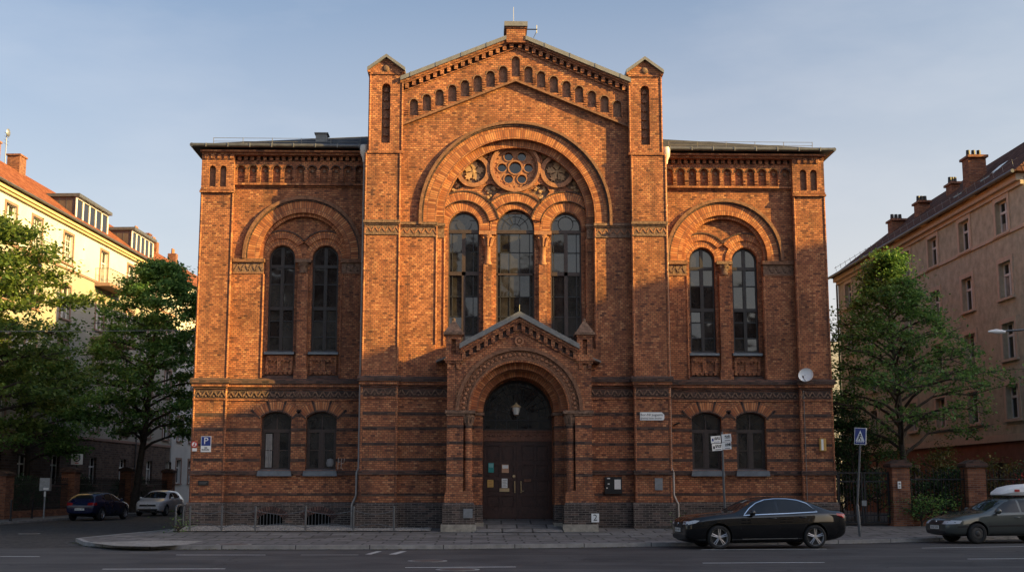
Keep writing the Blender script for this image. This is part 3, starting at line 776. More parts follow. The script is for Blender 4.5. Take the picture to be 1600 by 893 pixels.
# gable arcade: raised band following the rake, 17 stepped niches
band_lo = lambda x: 16.93 - .402 * abs(x)
m = MB(); hw = .158
nx = [k * .479 for k in range(-8, 9)]
for i in range(-8, 9):
    x = i * .479; zb = 17.00 - .392 * abs(i) * .479 + (.06 if i == 0 else 0); h = .78 if i == 0 else .64
    l, r_ = x - .2395, x + .2395
    if i == -8: l = -4.31
    if i == 8: r_ = 4.31
    top = lambda q: zt(q, 18.16)
    bot = lambda q: band_lo(q)
    out = [(l, bot(l)), (r_, bot(r_)), (r_, top(r_))] + ([(0, top(0))] if i == 0 else []) + [(l, top(l))]
    if i == 0: out = [(l, bot(l)), (0, bot(0)), (r_, bot(r_)), (r_, top(r_)), (0, top(0)), (l, top(l))]
    m.prism(out, C - .14, C, holes=[arched(x, hw, zb, zb + h - hw, 12)], sides=False)
    for e in S2:
        for dz in (.04, .12, .20): m.box(x + e * .2395 - .06, x + e * .2395 + .06, C - .165, C - .13, zb + dz - .02, zb + dz + .022)
ga = m.build('gable_arcade', M['brick'], hall)
m = MB()
for i in range(-8, 9):
    x = i * .479; zb = 17.00 - .392 * abs(i) * .479 + (.06 if i == 0 else 0); h = .78 if i == 0 else .64
    m.box(x - hw, x + hw, C - .012, C - .008, zb, zb + h - hw, skip='blrtd'); m.prism(arc(x, zb + h - hw, hw, 0, pi, 10), C - .012, C, sides=False)
    m.ring(x, zb + h - hw, hw, hw + .035, C - .15, C - .13, n=10)
m.build('niche_back', M['terrad'], ga)
def rake(mb, zlo, zhi, y0, y1, xe=4.33, x0=0, sides=S2):
    for s in sides:
        mb.prism([(s * x0, zt(x0, zhi)), (s * x0, zt(x0, zlo)), (s * xe, zt(xe, zlo)), (s * xe, zt(xe, zhi))], y0, y1)
m = MB(); rake(m, 16.86, 16.95, C - .18, C); m.build('rake_string', M['hood'], ga)
m = MB(); rake(m, 18.14, 18.20, C - .20, C + .2); rake(m, 18.40, 18.47, C - .30, C + .3); rake(m, 18.47, 18.56, C - .36, C + .3)
for s in S2:
    for k in range(16):
        x = s * (.16 + k * .262)
        z = zt(x, 18.20); m.prism([(x - .07, z - .02 + (.03 if s * 1 < 0 else .03)), (x + .07, z - .02 + .03), (x + .07, z + .19), (x - .07, z + .19)], C - .28, C + .1)
gc = m.build('gable_cornice', M['brick'], hall)
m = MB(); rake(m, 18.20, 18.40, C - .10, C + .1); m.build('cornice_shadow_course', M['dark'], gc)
m = MB(); rake(m, 18.56, 18.72, C - .44, C + .5, x0=.36)
for s in S2:
    for k in range(4):
        x = s * (1.1 + k * .95); z = zt(x, 18.735); m.prism([(x - .02, z - .18), (x + .02, z - .18), (x + .02, z), (x - .02, z)], C - .455, C + .4)
m.build('gable_coping', M['zinc'], hall)
m = MB(); m.box(-.36, .36, C - .40, C + .5, 18.30, 18.92); m.box(-.40, .40, C - .44, C + .54, 18.86, 18.92)
ap = m.build('apex_block', M['brick'], hall)
m = MB(); m.box(-.44, .44, C - .50, C + .6, 18.92, 19.10); m.build('apex_cap', M['zinc'], ap)
# dark tip where the rakes meet under the block
# roofs
m = MB()
for s in S2:
    m.face([(0, C + .2, 18.66), (s * 5.48, C + .2, 16.40), (s * 5.48, 66.4, 16.40), (0, 66.4, 18.66)] if s > 0 else [(0, 66.4, 18.66), (s * 5.48, 66.4, 16.40), (s * 5.48, C + .2, 16.40), (0, C + .2, 18.66)])
m.prism([(-5.4, 16.3), (5.4, 16.3), (0, 18.6)], 65.5, 66); m.build('nave_roof', M['slate'], hall)
for s in S2:
    m = MB(); xo = s * 12.12; ye = 46.86; zr = 14.50; xi = s * 5.2; t = tan(R(18.5)); dd = 6.2
    yb = 66.6; zr2 = zr + dd * t
    A, B, D, E_ = (xo, ye, zr), (xi, ye, zr), (xi, ye + dd, zr2), (xo - s * dd, ye + dd, zr2)
    def fc(p): m.face(p if s > 0 else list(reversed(p)))
    fc([B, A, E_, D]); fc([A, (xo, yb, zr), (xo - s * dd, yb, zr2), E_]); fc([(xi, ye + dd, zr2), E_, (xo - s * dd, yb, zr2), (xi, yb, zr2)])
    rf = m.build('wing_roof', M['slate'], hall)
    m = MB()
    # eaves: soffit board and gutter running round the corner
    m.box(min(xo, xi), max(xo, xi), ye + .02, WP, zr - .10, zr - .03); m.box(min(s * XE, xo), max(s * XE, xo), WP, yb, zr - .10, zr - .03)
    m.build('soffit', M['gutter'], rf)
    m = MB(); m.tube([(xi, ye - .02, zr - .045), (xo + s * .06, ye - .02, zr - .045)], .075, 10); m.tube([(xo + s * .06, ye - .08, zr - .045), (xo + s * .06, yb, zr - .045)], .075, 10)
    gt = m.build('gutter', M['gutter'], hall)
    m = MB(); k = s * 5.9
    while abs(k) < 12: m.box(k - .014, k + .014, ye - .11, ye - .09, zr - .13, zr + .03); k += s * .82
    m.build('gutter_bracket', M['zinc'], gt)
    # snow guard rail
    m = MB(); x_a, x_b = s * 5.9, s * 11.45
    for k in range(6):
        x = x_a + (x_b - x_a) * k / 5; m.tube([(x, ye + .35, zr + .1), (x, ye + .32, zr + .34)], .012, 5)
    for dz in (.2, .33): m.tube([(x_a, ye + .33, zr + dz), (x_b, ye + .33, zr + dz)], .010, 5)
    m.build('snow_guard', M['zinc'], rf)
m = MB(); x, z = at(503, 212, 49.2); m.box(x - .22, x + .22, 49.0, 49.5, z - .45, z + .02); m.box(x - .27, x + .27, 48.95, 49.55, z + .02, z + .07); m.build('roof_vent', M['zinc'], hall)

# ---- horizontal courses
SEG = []
for s in S2:
    SEG += [(s * XP, s * XE, WP, 'p'), (s * TO, s * XP, W, 'w'), (s * TI, s * TO, CP, 't')]
SEG += [(-4.31, -2.47, C, 'c'), (2.63, 4.31, C, 'c')]
GW = [(s * 8.0 + q * .835 - .56, s * 8.0 + q * .835 + .56) for s in S2 for q in S2]
def course(name, m_, z0, z1, proj, split=False, parent=None, slope=0):
    out = {}
    for sd in S2:
        mb = MB()
        for a, b, y, k in SEG:
            if (a + b) * sd < 0: continue
            a, b = min(a, b), max(a, b)
            if k == 'p': a, b = (a - proj, b + proj)
            if k == 't': a, b = a - proj, b + proj
            rs = [(a, b)]
            if split and k == 'w':
                rs = []; cur = a
                for g0, g1 in sorted(GW):
                    if g0 > a and g1 < b: rs.append((cur, g0)); cur = g1
                rs.append((cur, b))
            for x0, x1 in rs:
                mb.box(x0, x1, y - proj, y + .02, z0, z1, skip='b')
                if slope: mb.face([(x0, y - proj, z1), (x1, y - proj, z1), (x1, y, z1 + slope), (x0, y, z1 + slope)])
        x = sd * (XE - .02); mb.box(x, x + sd * proj, WP, 66, z0, z1)
        x = sd * TO; mb.box(x, x + sd * proj, CP, W, z0, z1)
        out[sd] = mb.build(name, m_, parent[sd] if parent else hall)
    return out
st = course('string_course', M['dark'], 5.52, 5.64, .14, slope=.09)
course('string_underside', M['brick'], 5.40, 5.52, .09, parent=st)
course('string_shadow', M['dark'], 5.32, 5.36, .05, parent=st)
fz = course('zigzag_frieze', M['dark'], 4.98, 5.30, .012)
for sd in S2:
    mb = MB()
    for a, b, y, k in SEG:
        if (a + b) * sd < 0: continue
        a, b = min(a, b), max(a, b); n = max(3, round((b - a) / .29)); st_ = (b - a) / n
        for i in range(n):
            x = a + i * st_; q1, q2 = (5.03, 5.25)
            for (xa, za, xb, zb) in ((x, q1, x + st_ / 2, q2), (x + st_ / 2, q2, x + st_, q1)):
                mb.prism([(xa - .028, za), (xa + .028, za), (xb + .028, zb), (xb - .028, zb)], y - .04, y - .01)
            mb.box(x + st_ / 2 - .03, x + st_ / 2 + .03, y - .035, y - .01, 5.02, 5.08)
    mb.build('zigzag_moulding', M['terrad'], fz[sd])
course('frieze_edge', M['brick'], 4.90, 4.97, .04, parent=fz)
for z in (4.36, 3.83, 3.27, 2.72): course('dark_brick_band', M['dark'], z - .055, z + .055, .008, split=True)
course('dark_brick_band', M['dark'], 1.43, 1.53, .008)
course('sill_course', M['dark'], 2.17, 2.30, .07, slope=.05)
course('sill_undercourse', M['brick'], 2.06, 2.13, .03)
# mid string on the towers and the centre wall
for s in S2:
    mb = MB(); mf = MB(); mes = []
    for a, b, y in ((TI, TO, CP), (2.95, TI, C), (2.66, 2.95, C + .22)):
        x0, x1 = sorted((s * a, s * b)); e = .04
        mb.box(x0 - e, x1 + e, y - .10, y + .02, 11.34, 11.44); mb.box(x0 - e * .5, x1 + e * .5, y - .05, y + .02, 11.28, 11.34); mb.box(x0, x1, y - .04, y + .02, 10.90, 10.96)
        mf.box(x0, x1, y - .012, y + .01, 10.96, 11.28, skip='b')
        if a > 2.7:
            me_ = MB(); mes.append(me_); n = max(3, round((x1 - x0) / .27)); q_ = (x1 - x0) / n
            for i in range(n):
                for (za, zb, xa) in ((11.02, 11.22, x0 + i * q_), (11.22, 11.02, x0 + (i + .5) * q_)):
                    me_.prism([(xa - .02, za), (xa + .03, za), (xa + q_ / 2 + .03, zb), (xa + q_ / 2 - .02, zb)], y - .03, y - .01)
    o = mb.build('impost_course', M['terrad'], hall); mf.build('impost_frieze', M['terrad'], o); [q_.build('frieze_moulding', M['terra'], o) for q_ in mes]

# ---- plinth
for sd in S2:
    mb = MB()
    for a, b, y, k in SEG:
        if (a + b) * sd < 0: continue
        a, b = min(a, b), max(a, b); pr = .12
        if k in 'pt': a, b = a - pr, b + pr
        hs = [segmental(x, .44, .32, .66, .16, 10) for x in (-8.93, -7.17)] if k == 'w' and a < 0 else []
        mb.prism([(a, .0), (b, .0), (b, 1.10), (a, 1.10)], y - pr, y + .02, holes=hs)
        mb.face([(a, y - pr, 1.10), (b, y - pr, 1.10), (b, y, 1.20), (a, y, 1.20)])
    mb.box(sd * XE, sd * (XE + .12), WP - .1, 66, 0, 1.1); mb.box(sd * TO, sd * (TO + .12), CP, W, 0, 1.1)
    mb.build('plinth', M['plinth'], hall)
for x in (-8.93, -7.17):
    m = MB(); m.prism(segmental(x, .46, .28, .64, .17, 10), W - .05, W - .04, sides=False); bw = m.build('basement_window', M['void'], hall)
    m = MB()
    for k in range(7): m.tube([(x - .36 + k * .12, W - .10, .28), (x - .36 + k * .12, W - .10, .79)], .016, 5)
    m.box(x - .44, x + .44, W - .11, W - .09, .36, .385); m.build('grille', M['postgrey'], bw)
    rr = (.44 ** 2 + .16 ** 2) / .32; m = MB(); m.ring(x, .80 - rr, rr, rr + .24, W - .135, W - .1, a0=pi / 2 - .85, a1=pi / 2 + .85, n=12); m.build('window_arch', M['archdark'], bw)

# ---- downpipes
for s, pts in ((-1, [(571, 228), (572, 300), (566, 560), (560, 735), (558, 742), (558, 775), (553, 790), (553, 822)]), (1, [(1039, 228), (1040, 300), (1044, 560), (1045, 735), (1048, 742), (1048, 778), (1053, 790), (1053, 820)])):
    m = MB(); q = []
    xoff = s * (TO + .10)
    Z = [14.05, 13.7, 5.75, 2.45, 2.25, 1.45, 1.12, .3]; dx = [0, 0, .0, .0, .06, .06, .2, .2]; dy = [0, .0, -.0, 0, -.12, -.12, -.2, -.2]
    for z, d, e in zip(Z, dx, dy): q.append((xoff + s * d, W - .20 + e - .35, z))
    q = [(xoff - s * .0, 46.46, 14.3)] + [(p[0], 46.72 + (p[1] - (W - .55)), p[2]) for p in q]
    m.tube(q, .05, 10)
    for z in (12.2, 10.0, 7.8, 5.75, 3.6): m.tube([(xoff, 46.72, z - .03), (xoff, 46.72, z + .03)], .065, 10)
    dp = m.build('downpipe', M['pipe'], hall)
    m = MB(); m.lathe([(.05, 13.75), (.07, 13.9), (.15, 14.08), (.16, 14.3), (.13, 14.4), (0, 14.42)], (xoff, 46.5, 0), 14); m.build('hopper', M['pipelight'], dp)
# slim conductors on the right wing
m = MB(); x, _ = at(1255, 600, WP); m.tube([(x, WP - .03, .3), (x, WP - .03, 5.3)], .012, 5); m.build('lightning_conductor', M['zinc'], hall)

# ================================================================ porch
PX = .08
m = MB()
ph = [(PX + 2.14, .2), (PX + 2.14, 4.4)] + arc(PX, 4.4, 2.14, 0, pi, 36)[1:] + [(PX - 2.14, .2)]
m.prism([(PX - 2.55, 4.2), (PX - 2.14, 4.2)] + list(reversed(arc(PX, 4.4, 2.14, 0, pi, 36))) + [(PX + 2.14, 4.2), (PX + 2.55, 4.2), (PX + 2.55, 6.2), (PX, 7.60), (PX - 2.55, 6.2)], PF, PF + .35)
for s in S2:
    m.box(PX + s * 1.97, PX + s * 2.55, PF, C + .02, 1.1, 4.2, skip='b'); m.box(PX + s * 2.2, PX + s * 2.55, PF + .3, C + .02, 4.2, 6.2, skip='b')
    m.box(PX + s * 1.62, PX + s * 1.98, PF + .36, C + .5, .5, 4.3); m.box(PX + s * 1.29, PX + s * 1.63, PF + .86, C + .6, .4, 4.3)
porch = m.build('porch', M['brick'], hall)
m = MB()
m.ring(PX, 4.4, 1.72, 1.80, PF - .03, PF + .5, n=48); m.ring(PX, 4.4, 1.5, 1.74, PF + .36, PF + .95, n=44); m.ring(PX, 4.4, 1.27, 1.52, PF + .86, C + .6, n=44)
m.ring(PX, 4.4, 1.80, 2.14, PF + .03, PF + .4, n=48)
pa = m.build('porch_arch', M['arch'], porch)
m = MB(); m.ring(PX, 4.4, 2.12, 2.25, PF - .09, PF + .05, n=52); m.build('hood_mould', M['hood'], pa)
m = MB(); m.ring(PX, 4.4, 1.78, 1.83, PF - .045, PF + .04, n=48); m.build('inner_mould', M['hood'], pa)
m = MB(); m.ring(PX, 4.4, 1.83, 2.12, PF + .012, PF + .04, n=48); m.build('ornament_ground', M['hood'], pa)
m = MB()
for k in range(37):
    a_ = pi * (k + .5) / 37; c_, s_ = cos(a_), sin(a_)
    m.lathe([(0, -.06), (.04, -.055), (.062, -.02), (.068, 0)], (PX + 1.98 * c_, PF + .02, 4.4 + 1.98 * s_), 8, axis='y')
    m.lathe([(0, -.04), (.022, -.035), (.03, 0)], (PX + 2.07 * cos(a_ + .042), PF + .02, 4.4 + 2.07 * sin(a_ + .042)), 6, axis='y')
    m.lathe([(0, -.04), (.022, -.035), (.03, 0)], (PX + 1.885 * cos(a_ + .042), PF + .02, 4.4 + 1.885 * sin(a_ + .042)), 6, axis='y')
m.build('arch_ornament', M['terra'], pa)
m = MB(); m.ring(PX, 4.4, 1.46, 1.52, PF + .80, PF + .9, n=40); m.build('roll_mould', M['terra'], pa)
# gable of the porch
pz = lambda x, z0: z0 - .535 * abs(x)
def prake(mb, zlo, zhi, y0, y1, xe=2.08):
    for s in S2: mb.prism([(PX, zhi), (PX, zlo), (PX + s * xe, pz(xe, zlo)), (PX + s * xe, pz(xe, zhi))], y0, y1)
m = MB(); prake(m, 7.22, 7.28, PF - .05, PF + .2); prake(m, 7.50, 7.58, PF - .13, PF + .4); prake(m, 7.58, 7.70, PF - .18, PF + .4)
for s in S2:
    for k in range(8):
        x = s * (.14 + k * .262); z = pz(x, 7.28); m.prism([(PX + x - .065, z), (PX + x + .065, z), (PX + x + .065, z + .24), (PX + x - .065, z + .24)], PF - .11, PF + .1)
pg = m.build('porch_gable', M['brick'], porch)
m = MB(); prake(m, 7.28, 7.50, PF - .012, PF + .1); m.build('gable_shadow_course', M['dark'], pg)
m = MB(); m.ring(PX, 6.86, .10, .17, PF - .06, PF + .02, 0, 2 * pi, n=16); m.lathe([(0, -.07), (.06, -.06), (.09, 0)], (PX, PF, 6.86), 8, axis='y'); m.lathe([(0, -.05), (.05, -.04), (.08, 0)], (PX, PF, 6.66), 8, axis='y'); m.build('gable_boss', M['terra'], pg)
m = MB()
for s in S2:
    m.prism([(PX, 7.90), (PX, 7.70), (PX + s * 2.12, pz(2.12, 7.70)), (PX + s * 2.12, pz(2.12, 7.88))], PF - .26, C + .1)
    for k in range(4):
        x = s * (.3 + .5 * k); m.prism([(PX + x - .015, pz(x, 7.72)), (PX + x + .015, pz(x, 7.72)), (PX + x + .015, pz(x, 7.905)), (PX + x - .015, pz(x, 7.905))], PF - .268, C)
m.build('porch_roof', M['zinc'], porch)
m = MB(); m.tube([(PX, PF - .1, 7.85), (PX, PF - .1, 8.15)], .011, 6); m.build('ridge_spike', M['zinc'], porch)
for s in S2:
    fx = PX + s * 2.33; m = MB(); y0, y1 = PF - .06, PF + .52
    m.prism([(fx - .27, 6.22), (fx + .27, 6.22), (fx + .27, 7.08), (fx - .27, 7.08)], y0, y1, holes=[[(fx - .08, 6.38), (fx + .08, 6.38), (fx + .08, 6.92), (fx - .08, 6.92)]])
    m.box(fx - .08, fx + .08, y0 + .14, y0 + .16, 6.35, 6.95)
    m.box(fx - .33, fx + .33, y0 - .06, y1 + .06, 6.14, 6.22); m.box(fx - .28, fx + .28, y0 - .02, y1, 6.06, 6.14); m.box(fx - .22, fx - .1, y0 + .0, y1, 5.88, 6.06); m.box(fx + .1, fx + .22, y0 + .0, y1, 5.88, 6.06)
    m.box(fx - .30, fx + .30, y0 - .03, y1 + .03, 7.02, 7.08)
    pin = m.build('pinnacle', M['brick'], porch)
    m = MB(); yc = (y0 + y1) / 2
    m.box(fx - .36, fx + .36, y0 - .08, y1 + .08, 7.08, 7.17); m.lathe([(.46, 7.17), (.06, 7.60)], (fx, yc, 0), 4, rot=pi / 4, smooth=False); m.lathe([(.03, 7.56), (.06, 7.63), (.045, 7.68), (0, 7.72)], (fx, yc, 0), 8)
    m.build('pinnacle_cap', M['terrad'], pin)
    # side shoulder with small lean-to slab
    m = MB(); xa, xb = sorted((PX + s * 2.55, PX + s * 2.98))
    m.prism([(PX + s * 2.55, 6.42), (PX + s * 2.98, 6.24), (PX + s * 2.98, 6.18), (PX + s * 2.55, 6.34)], PF + .8, C, back=True); m.build('side_slab', M['zinc'], porch)
    # piers: cap, colonnette, base
    m = MB(); m.box(PX + s * 1.55, PX + s * 2.62, PF - .07, PF + .95, 4.30, 4.41); m.box(PX + s * 1.92, PX + s * 2.58, PF - .03, PF + .4, 4.22, 4.30); m.box(PX + s * 1.22, PX + s * 1.66, PF + .80, C + .5, 4.28, 4.38)
    m.build('pier_cap', M['terrad'], porch)
    m = MB(); cxx = PX + s * 1.80; cy = PF + .19
    m.lathe([(.145, 1.62), (.14, 1.7), (.135, 3.88)], (cxx, cy, 0), 18); co = m.build('column', M['brick'], porch)
    m = MB(); m.lathe([(.15, 3.88), (.16, 3.93), (.14, 3.96), (.16, 4.08), (.21, 4.2), (.22, 4.30)], (cxx, cy, 0), 14)
    for k in range(8):
        a_ = 2 * pi * k / 8; m.tube([(cxx + .15 * cos(a_), cy + .15 * sin(a_), 3.97), (cxx + .19 * cos(a_), cy + .19 * sin(a_), 4.14), (cxx + .235 * cos(a_), cy + .235 * sin(a_), 4.2)], [.045, .04, .025], 6)
    m.build('capital', M['terrad'], co)
    for z in (3.84, 3.28, 2.72): m = MB(); m.lathe([(.139, z - .05), (.143, z - .05), (.143, z + .05), (.139, z + .05)], (cxx, cy, 0), 18); m.build('column_band', M['dark'], co)
    m = MB()
    for z in (3.84, 3.28, 2.72, 2.16):
        m.box(PX + s * 1.965, PX + s * 2.555, PF - .007, C, z - .055, z + .055); m.box(PX + s * 1.615, PX + s * 1.985, PF + .354, C, z - .055, z + .055); m.box(PX + s * 1.285, PX + s * 1.635, PF + .854, C + .45, z - .055, z + .055)
    m.build('dark_brick_band', M['dark'], porch)
    m = MB(); xa, xb = PX + s * 1.55, PX + s * 2.68
    l, r_ = min(xa, xb), max(xa, xb)
    # plinth of the pier with chamfered brick shoulder
    m.box(l, r_, PF - .15, C, .45, 1.12)
    m.face([(l, PF - .15, 1.12), (r_, PF - .15, 1.12), (r_ - .06, PF - .02, 1.22), (l + .06, PF - .02, 1.22)])
    m.box(PX + s * 1.27, PX + s * 1.66, PF + .83, C + .5, .40, 1.12)
    m.build('pier_plinth', M['plinth'], porch)
    m = MB(); m.box(l + .06, r_ - .06, PF - .02, PF + .35, 1.12, 1.45); m.face([(l + .06, PF - .02, 1.45), (r_ - .06, PF - .02, 1.45), (r_ - .12, PF, 1.62), (l + .12, PF, 1.62)])
    m.lathe([(.19, 1.4), (.19, 1.5), (.15, 1.62)], (cxx, cy, 0), 16); m.build('pier_base', M['brick'], porch)
    m = MB(); m.box(l - .05, r_ + .05, PF - .22, C - .1, .1, .47); m.box(PX + s * 1.24, PX + s * 1.62, PF + .6, C + .4, .2, .5); m.build('pier_footing', M['stone'], porch)
# door wall, lunette, door
DY = C + .48
m = MB(); m.prism([(PX - 2.0, .3), (PX + 2.0, .3), (PX + 2.0, 6.4), (PX - 2.0, 6.4)], DY, DY + .3, holes=[[(PX + 1.27, .3), (PX + 1.27, 4.36)] + arc(PX, 4.36, 1.27, 0, pi, 32)[1:] + [(PX - 1.27, .3)]]); m.build('door_wall', M['brick'], porch)
f = MB(); y = DY + .14
f.prism(arched(PX, 1.27, 3.78, 4.36, 32), y, y + .08, holes=[arched(PX, 1.19, 3.86, 4.36, 32)])
lun = f.build('lunette_window', M['frame'], porch)
g = MB()
for r0 in (.35, .8, 1.05): g.ring(PX, 4.36, r0 - .012, r0 + .012, y + .03, y + .055, n=28)
for k in range(1, 12): a_ = pi * k / 12; g.tube([(PX + .35 * cos(a_), y + .04, 4.36 + .35 * sin(a_)), (PX + 1.2 * cos(a_), y + .04, 4.36 + 1.2 * sin(a_))], .011, 5)
g.box(PX - 1.2, PX + 1.2, y + .02, y + .06, 4.15, 4.18)
for e in (-.8, -.4, 0, .4, .8): g.box(PX + e - .011, PX + e + .011, y + .03, y + .055, 3.84, 4.36)
g.build('lead_bar', M['lead'], lun)
g = MB(); g.prism(arched(PX, 1.21, 3.84, 4.36, 32), y + .06, y + .07, sides=False); g.build('pane', M['glass'], lun)
m = MB(); m.box(PX - 1.27, PX + 1.27, y - .03, y + .12, 3.42, 3.80); m.box(PX - 1.27, PX + 1.27, y - .06, y, 3.74, 3.80); m.box(PX - 1.27, PX + 1.27, y - .05, y, 3.40, 3.46)
for k in range(26): m.lathe([(0, -.03), (.025, -.025), (.035, 0)], (PX - 1.18 + k * .0944, y - .03, 3.6 + .03 * (k % 2)), 6, axis='y')
m.build('carved_transom', M['doorlight'], porch)
dz0, dz1 = .60, 3.40
for s in S2:
    a, b = (PX - 1.26, PX - .015) if s < 0 else (PX + .015, PX + 1.26)
    m = MB(); hs = []
    wd = (b - a); cols = [(a + .12, a + wd * .48), (a + wd * .54, b - .12)]
    for (p0, p1) in cols:
        for (q0, q1) in ((1.02, 1.42), (1.56, 1.98), (2.10, 2.54), (2.68, 3.24)): hs.append([(p0, q0), (p1, q0), (p1, q1), (p0, q1)])
    m.prism([(a, dz0), (b, dz0), (b, dz1), (a, dz1)], y, y + .05, holes=hs)
    m.box(a, b, y + .045, y + .06, dz0, dz1, skip='blrtd')
    for h_ in hs:
        (p0, q0), _, (p1, q1), _ = h_; m.box(p0 + .05, p1 - .05, y + .015, y + .05, q0 + .05, q1 - .05, skip='b')
    m.box(a + .02, b - .02, y - .012, y + .01, dz0 + .02, .92)
    if s > 0: m.box(a - .05, a + .03, y - .03, y + .0, dz0, dz1)
    leaf = m.build('door_leaf', M['door'], porch)
    m = MB(); hx = PX + (-.10 if s < 0 else .13)
    m.box(hx - .02, hx + .02, y - .04, y - .002, 1.54, 1.96); m.tube([(hx, y - .03, 1.9), (hx, y - .09, 1.86), (hx, y - .09, 1.62), (hx, y - .03, 1.58)], .014, 8)
    if s > 0: m.tube([(hx, y - .05, 1.6), (hx + .1, y - .06, 1.6)], .013, 8)
    else: m.lathe([(0, -.025), (.05, -.02), (.055, 0)], (hx - .03, y, 2.13), 14, axis='y')
    m.build('door_handle', M['brass'], leaf)
    m = MB()
    if s < 0: m.box(PX - .66, PX - .30, y - .02, y, 1.58, 1.70); m.box(PX - .62, PX - .34, y - .026, y - .02, 1.62, 1.66)
    else: m.box(PX + .24, PX + .50, y - .02, y, 1.93, 2.03)
    m.build('letter_slot', M['brass'] if s < 0 else M['doorlight'], leaf)

gx_, gz_ = at(533, 724, W)
m = MB()
for pts in ([(-.1, .22), (-.12, -.2)], [(-.12, .05), (-.02, .08)], [(.02, .2), (.0, -.16), (.08, -.2)], [(-.02, .0), (.1, .04), (.12, .2)]):
    m.tube([(gx_ + a, W - .008, gz_ + b) for a, b in pts], .008, 4)
m.build('graffiti_mark', M['pipelight'], hall)
# rounded arris bricks on the edges
for s in S2:
    for (x, y_, z0, z1) in ((XP, WP, 1.2, 12.7), (XE, WP, 1.2, 12.7), (TI, CP, 1.2, 14.0), (TO - .01, CP, 1.2, 14.0), (2.95, C, 6.9, 11.3), (2.66, C + .22, 6.9, 10.9), (8.0 - 1.47, W, 5.75, 9.64), (8.0 + 1.47, W, 5.75, 9.64), (4.265, CP + .04, 14.1, 17.0), (5.465, CP + .04, 14.1, 17.0)):
        m = MB(); m.tube([(s * x, y_ + .012, z0), (s * x, y_ + .012, z1)], .048, 8); m.build('arris_roll', M['brick'], hall)

# ---- things fixed to the hall
x, z = at(1254.5, 586.5, WP)
d = thing('satellite_dish', 'white satellite dish on the right corner pilaster of the brick hall', 'satellite dish', (x, WP, z))
mt = Matrix.Translation(Vector((x - .0, WP - .42, z))) @ Matrix.Rotation(R(-25), 4, 'Z') @ Matrix.Rotation(R(-22), 4, 'X')
m = MB(mt); m.lathe([(0, .09), (.10, .085), (.20, .06), (.27, .015), (.275, 0), (.27, .03), (.2, .085), (.1, .105), (0, .11)], (0, 0, 0), 28, axis='y'); m.build('reflector', M['white'], d)
m = MB(); m.tube([(x, WP, z - .12), (x, WP - .2, z - .12), (x, WP - .32, z)], .02, 8); m.build('wall_bracket', M['steel'], d)
m = MB(mt); m.tube([(0, .08, -.22), (-.05, -.2, -.24)], .012, 6); m.lathe([(.03, -.05), (.035, 0), (.02, .06)], (-.05, -.22, -.2), 8, axis='y'); m.build('feed_arm', M['black'], d)

an = thing('roof_antenna', 'thin roof antenna with a side arm on the gable apex', 'antenna', (.05, C, 19.1))
m = MB(); m.tube([(-.08, C, 19.08), (-.08, C, 19.85)], .008, 6); m.build('mast', M['zinc'], an)
m = MB(); m.tube([(.3, C - .1, 18.93), (.82, C - .1, 18.93)], .022, 6); m.tube([(.80, C - .1, 18.78), (.80, C - .1, 19.1)], .012, 6); m.tube([(.8, C - .1, 18.85), (.68, C - .1, 18.6)], .012, 6); m.build('side_arm', M['black'], an)

def wallsign(name, label, cat, px0, py0, px1, py1, Y, m_, thick=.02, corner=None):
    (x0, z1), (x1, z0) = at(px0, py0, Y), at(px1, py1, Y)
    t = thing(name, label, cat, ((x0 + x1) / 2, Y, z0))
    mb = MB()
    if corner: mb.prism([(x0, z0), (x1 - .04, z0), (x1, z0 + .06), (x1, z1 - .09), (x1 - .09, z1), (x0, z1)], Y - thick, Y)
    else: mb.box(x0, x1, Y - thick, Y - .002, z0, z1)
    mb.build('panel', m_, t)
    return t, x0, x1, z0, z1

t, x0, x1, z0, z1 = wallsign('street_sign', 'white two-line street name sign on the brick wall beside the right downpipe', 'street sign', 1000, 643.5, 1038, 656, CP - .01, M['white'], corner=True)
text('lettering', 'Bor-Nl zugasnn', M['black'], t, (x0 + x1) / 2 - .02, CP - .034, z0 + (z1 - z0) * .68, .13, width=.80)
text('lettering', 'gbwmu| batim finunter', M['black'], t, (x0 + x1) / 2 - .03, CP - .034, z0 + (z1 - z0) * .25, .10, width=.78)

t, x0, x1, z0, z1 = wallsign('parking_sign', 'blue parking sign with a P and a white plate below on the left corner', 'parking sign', 314.5, 681, 329.5, 705.5, WP - .01, M['white'])
m = MB(); m.box(x0 + .02, x1 - .02, WP - .036, WP - .031, z0 + (z1 - z0) * .40, z1 - .02); m.build('blue_field', M['blue'], t)
text('lettering', 'P', M['white'], t, (x0 + x1) / 2, WP - .040, z0 + (z1 - z0) * .69, .34)
m = MB(); zq = z0 + (z1 - z0) * .27; m.box((x0 + x1) / 2 - .05, (x0 + x1) / 2 + .05, WP - .035, WP - .0315, zq - .018, zq + .018)
for k in range(8): zq = z0 + (z1 - z0) * .14; m.box(x0 + .04 + k * .034, x0 + .064 + k * .034, WP - .035, WP - .0315, zq - .02, zq + .02 + .012 * (k % 3 == 0))
m.build('small_print', M['black'], t)

